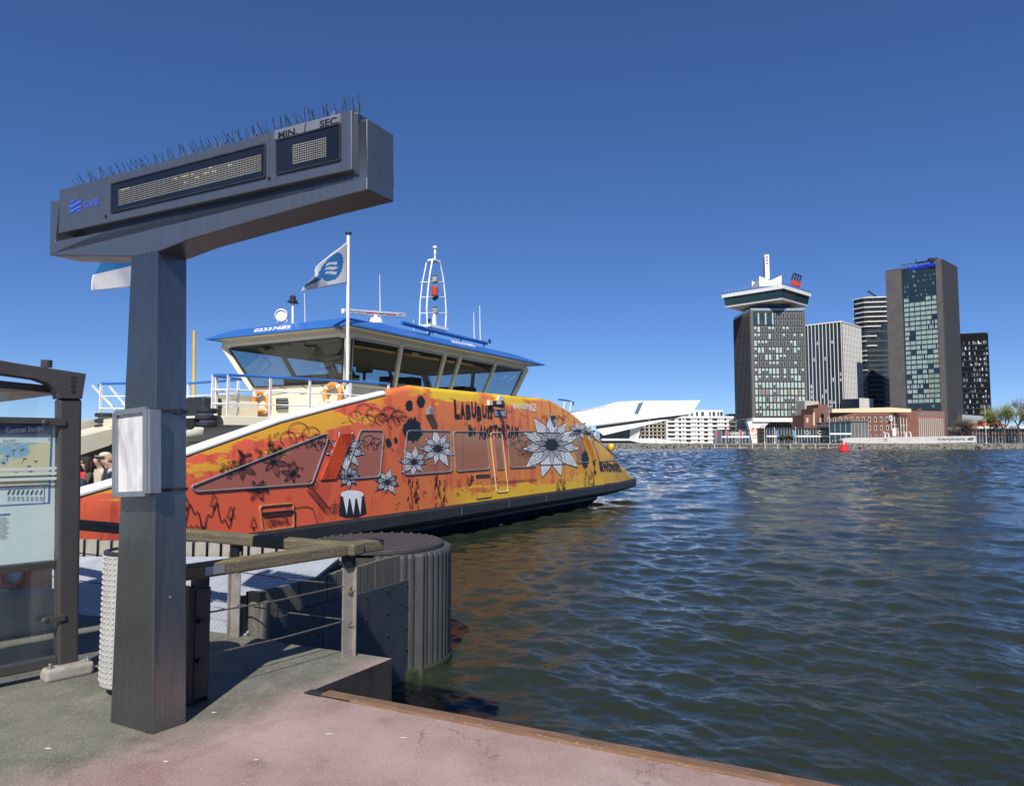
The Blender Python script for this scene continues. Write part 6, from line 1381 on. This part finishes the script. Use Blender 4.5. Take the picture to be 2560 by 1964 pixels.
br3 = thing('brown_apartments', 'brown balconied wing of the apartment block beside the museum', 'building', (on_y(1636, 1100, YA + 8).x, YA + 8, BZ)); xs = on_y(1590, 1060, YA + 6).x; zt4 = on_y(1640, 1050, YA).z
MB().box(xs, x0 - .3, YA + 5, YA + 16, BZ, zt4).build('glazing', GLASSB, br3)
for r in range(7): z = BZ + r * (zt4 - BZ) / 6; MB().box(xs, x0 - .2, YA + 3, YA + 5.2, z - .4, z + .6).build('balcony_parapet', fmat('brown_balcony', (.24, .20, .155), .7, .1), br3)
for k in range(8): a = xs + (x0 - xs) * k / 7.2; MB().box(a - .4, a + .4, YA + 3.4, YA + 5.4, BZ, zt4).build('pier', fmat('pale_pier', (.46, .44, .40), .7, .1), br3)
simple('glazed_penthouse', 'grey steel framed roof storey between white apartments and tower', 'building', ((1822, 1034), (1842, 1034), (1842, 1043), (1822, 1043)), 480, 8, fmat('grey_frame', (.22, .24, .26), .4, .4, 1.0))

# ---- low pavilion with red roof at the right ----------------------------------------------------------------
rp_ = thing('red_roof_pavilion', 'low dark glazed pavilion with white eaves and red gable behind trees', 'pavilion', (on_y(2500, 1100, 385).x, 388, BZ))
MB().prism([on_y(px, py, 386) for px, py in ((2428, 1071), (2620, 1071), (2620, 1110), (2428, 1110))], (0, 14, 0)).build('glazing', GLASSB, rp_)
MB().prism([on_y(px, py, 384) for px, py in ((2420, 1067), (2500, 1064), (2640, 1064), (2640, 1071), (2420, 1071))], (0, 18, 0)).build('eaves', fmat('off_white_eaves', (.55, .54, .50), .6, .06), rp_)
MB().prism([on_y(px, py, 388) for px, py in ((2434, 1066), (2484, 1048), (2520, 1064), (2520, 1066))], (0, 8, 0)).build('gable', fmat('red_roof', (.33, .09, .045), .6, .1), rp_)
b = MB()
for k in range(22): px = 2432 + k * 8; p = on_y(px, 1080, 385.8); b.box(p.x - .12, p.x + .12, 385.6, 386, BZ, on_y(px, 1071, 385.8).z)
b.build('posts', FRAMEG, rp_)
MB().prism([on_y(px, py, 385.6) for px, py in ((2428, 1083), (2620, 1083), (2620, 1086), (2428, 1086))], (0, -.3, 0)).build('sill_band', BRK, rp_)
# ================================================================== SHORE DETAILS, TREES, PEOPLE
# ---- long concrete pier wedge, jetty, buoy
cp = thing('concrete_pier', 'long pale concrete pier wedge with graffiti along the far waterline', 'pier', (on_y(2270, 1110, 330).x, 331, 0))
PCON = mat('pale_pier_concrete', (.46, .45, .43), .8, 0, .12, .3, .3, 3, .05, dirt=.2)
MB().prism([on_y(px, py, 328) for px, py in ((2105, 1099), (2120, 1094), (2439, 1089), (2441, 1105.5), (2300, 1108), (2128, 1107), (2112, 1106))], (0, 4, 0)).build('beam', PCON, cp)
g = MB(); rg = random.Random(6)
for k in range(34): px = 2344 + k * 2.0; ribbon(g, [on_y(px + rg.uniform(-1, 1), rg.uniform(1094, 1097), 327.9), on_y(px + rg.uniform(-1.5, 2.5), rg.uniform(1098, 1101), 327.9)], rg.uniform(.12, .3), (0, -1, 0))
for k in range(14): px = 2420 + rg.uniform(0, 12); ribbon(g, [on_y(px, rg.uniform(1092, 1098), 327.9), on_y(px + rg.uniform(-3, 3), rg.uniform(1096, 1103), 327.9)], .2, (0, -1, 0))
g.build('graffiti', STEEL_D, cp)
rm = MB(); 
for py in (1095, 1099): ribbon(rm, [on_y(2210, py + 2, 327.9), on_y(2219, py + 2, 327.9)], .28, (0, -1, 0))
rm.build('red_marks', fmat('red_mark', (.45, .04, .05), .6, .1), cp)
MB().prism([on_y(px, py, 329) for px, py in ((2128, 1107), (2160, 1108), (2165, 1119), (2122, 1119))], (0, 3, 0)).build('shadowed_support', fmat('shaded_concrete', (.10, .10, .095), .8, .2), cp)  # shade below the beam is put into this darker concrete colour
for px in (2195, 2255, 2315, 2362): p = on_y(px, 1112, 330); MB().box(p.x - .8, p.x + .8, 329, 331, -1, 3).build('pile', PCON, cp)
for px, h in ((2213, 3.0), (2222, 2.4), (2265, 3.0), (2277, 3.0)): p = on_y(px, 1092, 330); MB().tube([p - V((0, 0, .6)), p + V((0, 0, h * .6)), p + V((-.8, 0, h * .8))], .3, 8).build('vent_pipe', WHITEB, cp)
jt = thing('dark_jetty', 'low dark timber jetty with pale piles below the crowned tower', 'jetty', (on_y(1880, 1115, 317).x, 317, 0)); JD = fmat('tarred_timber', (.05, .045, .04), .8, .3)
a, b = on_y(1752, 1111, 317), on_y(2098, 1112, 317); MB().box(a.x, b.x, 315.5, 318, 1.0, 1.5).build('deck', JD, jt)
for k in range(12): x = a.x + (b.x - a.x) * k / 11; MB().tube([(x, 315.3, -1), (x, 315.3, 2.1)], .25, 8).build('pile', PCON, jt)
BU = mat('red_buoy_paint', (.62, .022, .022), .35, 0, .08, 2); bp_ = on_z(2110, 1129, 0); bu = thing('red_buoy', 'bright red channel buoy with flat top floating on the river', 'buoy', (bp_.x, bp_.y, 0))
MB().lathe([(1.2, -.4), (1.5, .0), (1.5, .55), (1.35, .72), (1.05, .75)], bp_, 24).build('float', BU, bu)
MB().lathe([(1.12, .74), (.9, 2.2), (.88, 2.25)], bp_, 20).build('tower', BU, bu); MB().lathe([(.25, 2.25), (.22, 2.9), (.35, 3.0), (.35, 3.25), (.1, 3.35)], bp_, 12).build('lantern', WHITEB, bu)
MB().lathe([(1.54, .2), (1.54, .34)], bp_, 24).build('rubbing_band', fmat('dark_red', (.30, .015, .015), .5, .1), bu)
for s_ in (-1, 1): MB().tube([(bp_.x + s_ * .5, bp_.y - .6, 2.2), (bp_.x + s_ * .25, bp_.y - .2, 3.1)], .05, 6).build('strut', BU, bu)
# ---- poles and banners on the promenade
for i, (px, yt, yb, lab, r) in enumerate(((1624, 1043, 1108, 'thin white lamp mast before the angular museum', .14), (1755, 1064, 1108, 'white pole on the promenade before the apartments', .12), (1777, 1070, 1108, 'white pole on the promenade before the apartments', .12), (1912, 1046, 1108, 'slim white mast between the tower legs', .14), (2075, 1028, 1108, 'tall thin mast beside the teal pavilion corner', .10), (1937, 1070, 1108, 'blue-white pole before the long glazed pavilion', .14), (1990, 1069, 1108, 'blue-white pole before the long glazed pavilion', .14), (2466, 1015, 1106, 'tall white flagpole among the trees', .14), (1843, 1086, 1108, 'short pole beside the lettered pavilion', .12))):
    Y = 332 if px < 2400 else 345; p = on_y(px, yb, Y); h = on_y(px, yt, Y).z - BZ; o = MB().tube([(p.x, Y, BZ), (p.x, Y, BZ + h)], [r, r * .7], 6).lathe([(r * 2.2, 0), (r * 2.2, .5), (r, .6)], (p.x, Y, BZ), 8).lathe([(r * .8, 0), (r * 1.8, .1), (r * 1.8, .3), (.02, .4)], (p.x, Y, BZ + h), 8).build('mast', WHITEB, base=(p.x, Y, BZ)); tag(o, lab, 'pole', 'poles on the promenade')
for px, yt, col, lab in ((1790, 1075, (.5, .03, .04), 'red banner flag on the promenade beside the lettered pavilion'), (1816, 1075, (.5, .06, .06), 'red banner flag before the lettered pavilion'), (1850, 1073, (.5, .04, .05), 'red banner flag before the lettered pavilion'), (1942, 1075, (.04, .16, .40), 'blue banner flag before the long glazed pavilion'), (1985, 1075, (.05, .25, .45), 'blue banner flag before the long glazed pavilion')):
    Y = 340; p = on_y(px, 1108, Y); h = on_y(px, yt, Y).z - BZ; bf = thing('banner_flag', lab, 'banner', (p.x, Y, BZ), group='banner flags on the promenade')
    MB().tube([(p.x, Y, BZ), (p.x, Y, BZ + h)], .07, 6).build('pole', WHITEB, bf); MB().prism([(p.x, Y, BZ + h), (p.x + 1.0, Y + .1, BZ + h - .5), (p.x + .8, Y, BZ + h * .5), (p.x, Y, BZ + h * .4)], (0, .05, 0)).build('cloth', fmat('banner_cloth', col, .8, .15), bf)

# ---- trees
BARK = mat('bark', (.085, .065, .048), .9, 0, .3, 2, .5, 10)
def leafmat(name, col):
    m, nt, b = nodes(name); oi = N(nt, 'ShaderNodeNewGeometry'); c = ramp(nt, noise(nt, coords(nt), .55, 5, .7), [(.3, tuple(x * .55 for x in col)), (.7, tuple(x * 1.35 for x in col))]); nt.links.new(c, b.inputs['Base Color']); b.inputs['Roughness'].default_value = .7
    b.inputs['Subsurface Weight'].default_value = 0.0; return m
def tree(px, py_top, Y, width, label, leaf, seed, nleaf=3800, bare=False, name='leafy_tree', trunk=.22, base_py=1108, group=None):
    r = random.Random(seed); base = on_y(px, base_py, Y); base.z = BZ; H = on_y(px, py_top, Y).z - BZ
    t = thing(name, label, 'tree', base, 0, group); wd = MB(); tips = []
    def grow(p, d, L, rad, lvl):
        q = p + d * L; mid = p.lerp(q, .5) + V((r.uniform(-1, 1), r.uniform(-1, 1), 0)) * L * .06; wd.tube([p, mid, q], [rad, rad * .8, rad * .6], 5 if lvl else 8)
        tips.append((q, lvl))
        if lvl >= (5 if bare else 3): return
        for k in range(3 if lvl else 5):
            a = r.uniform(0, 6.28); sp_ = r.uniform(.35, .85); n_ = (d + V((math.cos(a), math.sin(a), r.uniform(-.1, .5))) * sp_).normalized(); grow(q if k else p.lerp(q, .8), n_, L * r.uniform(.55, .8), rad * .58, lvl + 1)
    grow(base - V((0, 0, .3)), V((r.uniform(-.04, .04), 0, 1)), H * .32, H * .018 + .08, 0)
    # keep limbs within the crown
    zmax = max(p[2] for p in wd.v); f = H / (zmax - BZ); wx = max(abs(p[0] - base.x) for p in wd.v); fx = width / 2 / wx
    fit = lambda p: V((base.x + (p[0] - base.x) * fx, base.y + (p[1] - base.y) * fx, BZ + (p[2] - BZ) * f)); wd.v = [tuple(fit(p)) for p in wd.v]
    wd.build('trunk', BARK, t)
    if nleaf:
        ends = [fit(p) for p, l in tips if l >= 2]; lf = MB()
        for i in range(nleaf):
            c = r.choice(ends) + V((r.gauss(0, 1), r.gauss(0, 1), r.gauss(0, 1.1))) * width * .07; s_ = r.uniform(.12, .30); a = V((r.gauss(0, 1), r.gauss(0, 1), r.gauss(0, 1))).normalized(); b_ = a.orthogonal().normalized()
            lf.add([c - a * s_, c + b_ * s_ * .7, c + a * s_, c - b_ * s_ * .7], [(0, 1, 2, 3)])
        tag(lf.build('crown', leaf, t), kind='stuff')
YG = leafmat('spring_leaf_green', (.150, .165, .040)); OL = leafmat('olive_bud', (.12, .105, .045)); DG = leafmat('dark_evergreen', (.035, .050, .020)); BRN = leafmat('brown_bud', (.115, .085, .055))
tree(2512, 1018, 345, 17, 'yellow-green spring tree before the red-roofed pavilion', YG, 1, 9000)
tree(2566, 1028, 342, 14, 'brighter yellow-green tree with hanging branches on the bank', YG, 2, 9000)
tree(2548, 992, 372, 18, 'tall bare-crowned tree rising behind the green ones', OL, 3, 900, True, 'bare_tree')
tree(2408, 1044, 352, 9, 'brown budding tree at the foot of the hotel tower', BRN, 4, 1500, True, 'budding_tree')
tree(2430, 1052, 350, 8, 'smaller brown budding tree beside the pale grey building', BRN, 5, 1300, True, 'budding_tree')
tree(2385, 1066, 354, 6, 'low bare shrub tree against the brick wing', BRN, 6, 800, True, 'budding_tree')
tree(2476, 1046, 356, 9, 'thin half-bare tree before the white eaves', OL, 7, 1600, True, 'budding_tree')
for px, s_ in ((1955, 11), (1968, 12), (1985, 13)): tree(px, 1089, 345, 4.4, 'small dark clipped tree on the promenade before the long pavilion', DG, s_, 900, name='small_tree', group='clipped trees on the promenade')

# ---- people
def person_mesh(name, sub, head_fwd=.06, arms='down'):
    P_ = [((0, 0, .95), .15, .11), ((0, 0, 1.12), .135, .10), ((0, .0, 1.32), .16, .115), ((0, .0, 1.445), .085, .07), ((0, -.015, 1.51), .05, .055), ((0, -head_fwd * .8, 1.585), .066, .080), ((0, -head_fwd, 1.65), .078, .095), ((0, -head_fwd * .8, 1.715), .062, .08), ((0, -head_fwd - .105, 1.625), .012, .012)]
    E_ = [(0, 1), (1, 2), (2, 3), (3, 4), (4, 5), (5, 6), (6, 7), (6, 8)]
    for s_ in (-1, 1):
        k = len(P_); wr = ((s_ * .20, -.10, .96) if arms == 'down' else (s_ * .06, -.30, 1.12)); el = (s_ * .235, .03, 1.14) if arms == 'down' else (s_ * .23, -.06, 1.10)
        P_ += [((s_ * .165, .0, 1.405), .062, .062), (el, .046, .046), (wr, .032, .032), ((wr[0] * .95, wr[1] - .06, wr[2] - .05), .036, .022)]; E_ += [(2, k), (k, k + 1), (k + 1, k + 2), (k + 2, k + 3)]
        k = len(P_); P_ += [((s_ * .085, 0, .86), .09, .09), ((s_ * .095, -.01, .49), .06, .06), ((s_ * .10, .02, .10), .042, .042), ((s_ * .105, -.13, .04), .04, .03)]; E_ += [(0, k), (k, k + 1), (k + 1, k + 2), (k + 2, k + 3)]
    me = bpy.data.meshes.new(name); me.from_pydata([p[0] for p in P_], E_, []); ob = bpy.data.objects.new(name, me); C.objects.link(ob)
    md = ob.modifiers.new('skin', 'SKIN'); md.use_smooth_shade = True
    for i, v in enumerate(me.skin_vertices[0].data): v.radius = (P_[i][1], P_[i][2]); v.use_root = (i == 0)
    if sub: s2 = ob.modifiers.new('s', 'SUBSURF'); s2.levels = sub; s2.render_levels = sub
    dg = bpy.context.evaluated_depsgraph_get(); out = bpy.data.meshes.new_from_object(ob.evaluated_get(dg)); bpy.data.objects.remove(ob); out.name = name; return out
SKIN = mat('skin', (.50, .30, .22), .55, 0, .06, 8); TROU = mat('dark_trousers', (.03, .032, .04), .8, 0, .2, 8)
def dressed(base, coat, name):
    me = base.copy(); me.name = name; me.materials.clear()
    for m_ in (SKIN, coat, TROU): me.materials.append(m_)
    for p in me.polygons:
        c = p.center; hand = c.z < 1.0 and abs(c.x) > .15 and c.z > .8 or (c.y < -.24 and c.z > .9); p.material_index = 0 if (c.z > 1.475 or hand) else (1 if c.z > .80 else 2); p.use_smooth = True
    return me
PB = person_mesh('body', 2, .075, 'phone'); PBS = person_mesh('body', 1, .05, 'down')
def passenger(px, py, off, label, coat, hair, face, long_=True, hat=None, glasses=False, scarf=None):
    t, z = at_off(px, py, off); w = XF[ferry] @ fl(t, off, .80); s_ = max(.88, min(1.1, (z - .80) / 1.65))
    p = thing('person', label, 'person', w, face); bo = bpy.data.objects.new('body', dressed(PB, coat, 'body')); C.objects.link(bo); bo.parent = p; bo.scale = (s_, s_, s_)
    h = MB(); h.ico((0, -.055, 1.685), .094, .108, .088, 3)
    if long_: h.ico((0, .025, 1.56), .092, .062, .17, 2); h.ico((.075, -.03, 1.58), .03, .05, .13, 2); h.ico((-.075, -.03, 1.58), .03, .05, .13, 2)
    h.v = [v for v in h.v]; o = h.build('hair', hair, p, local=True, smooth=True); o.scale = (s_, s_, s_)
    # clear the face: cut the hair away in front
    bm = bmesh.new(); bm.from_mesh(o.data); bmesh.ops.delete(bm, geom=[f for f in bm.faces if f.calc_center_median().y < -.105 and f.calc_center_median().z < 1.70], context='FACES'); bm.to_mesh(o.data); bm.free()
    fe = MB()
    for sx in (-1, 1): fe.ico((sx * .032, -.148, 1.655), .011, .006, .006, 1)
    fe.obox((0, -.150, 1.585), (.022, 0, 0), (0, .004, 0), (0, 0, .004)); o = fe.build('face_features', BLACK, p, local=True); o.scale = (s_, s_, s_)
    if glasses:
        g = MB()
        for sx in (-1, 1): g.obox((sx * .036, -.160, 1.655), (.028, 0, 0), (0, .006, 0), (0, 0, .018)); g.beam((sx * .066, -.155, 1.66), (sx * .085, -.04, 1.665), .006, .012)
        o = g.build('sunglasses', BLACK, p, local=True); o.scale = (s_, s_, s_)
    if hat:
        g = MB().ico((0, -.06, 1.725), .103, .116, .062, 3); g.obox((0, -.185, 1.70), (.07, 0, 0), (0, .06, -.012), (0, 0, .006)); o = g.build('cap', hat, p, local=True, smooth=True); o.scale = (s_, s_, s_)
    if scarf: o = MB().lathe([(.10, 1.42), (.085, 1.46), (.075, 1.50), (.06, 1.50)], (0, -.01, 0), 14).build('scarf', scarf, p, local=True, smooth=True); o.scale = (s_, s_, s_)
cm = lambda n_, c_: mat(n_, c_, .85, 0, .2, 9, .2, 60)
DH = cm('dark_hair', (.022, .015, .012)); BLH = cm('blonde_hair', (.30, .20, .12)); OLV = cm('olive_coat', (.075, .062, .042)); BLKJ = cm('black_jacket', (.014, .014, .017)); REDJ = cm('red_jacket', (.50, .025, .04)); NVJ = cm('navy_jacket', (.015, .022, .05)); TAN = cm('tan_cap', (.52, .47, .38)); CRM = cm('cream_jacket', (.45, .40, .30))
passenger(224, 1156, 1.5, 'woman with long dark hair, sunglasses and olive coat standing on the ferry deck', OLV, DH, DH and -1.1, True, None, True)
passenger(284, 1151, 1.3, 'blonde person in black jacket looking down on the ferry deck', BLKJ, BLH, -1.0, False, None, False, cm('grey_scarf', (.4, .4, .42)))
passenger(272, 1146, 2.2, 'man in tan cap standing behind the blonde passenger', NVJ, DH, -.9, False, TAN, True)
passenger(205, 1155, 2.3, 'person in bright red jacket behind the shelter post on the ferry', REDJ, DH, -.6, True)
passenger(196, 1172, 1.0, 'person in navy jacket half hidden by the shelter post on the ferry', NVJ, DH, -.4, False)
passenger(252, 1150, 3.2, 'person in cream jacket further back on the ferry deck', CRM, DH, -.5, False)
COL = [dressed(PBS, cm('coat_%d' % i, c_), 'body') for i, c_ in enumerate(((.03, .03, .04), (.35, .05, .05), (.08, .12, .25), (.45, .43, .40), (.10, .09, .06)))]
rp2 = random.Random(17)
for i, px in enumerate([1640, 1660, 1683, 1692, 1701, 1722, 1784, 1800, 1822, 1836, 1862, 1925, 1948, 1975, 2003, 2012, 2026, 2042, 2060, 2068, 2082, 2090, 2455, 2478, 2486, 2530]):
    Y = rp2.uniform(327, 340); p = on_y(px, 1108, Y); k = rp2.randrange(5); o = bpy.data.objects.new('person', COL[k]); C.objects.link(o); o.location = (p.x, Y, BZ); o.rotation_euler = (0, 0, rp2.uniform(0, 6)); s_ = rp2.uniform(.95, 1.05); o.scale = (s_, s_, s_)
    tag(o, 'distant person in %s walking on the far promenade' % ('dark coat', 'red coat', 'blue coat', 'pale coat', 'brown coat')[k], 'person', 'people on the far promenade')
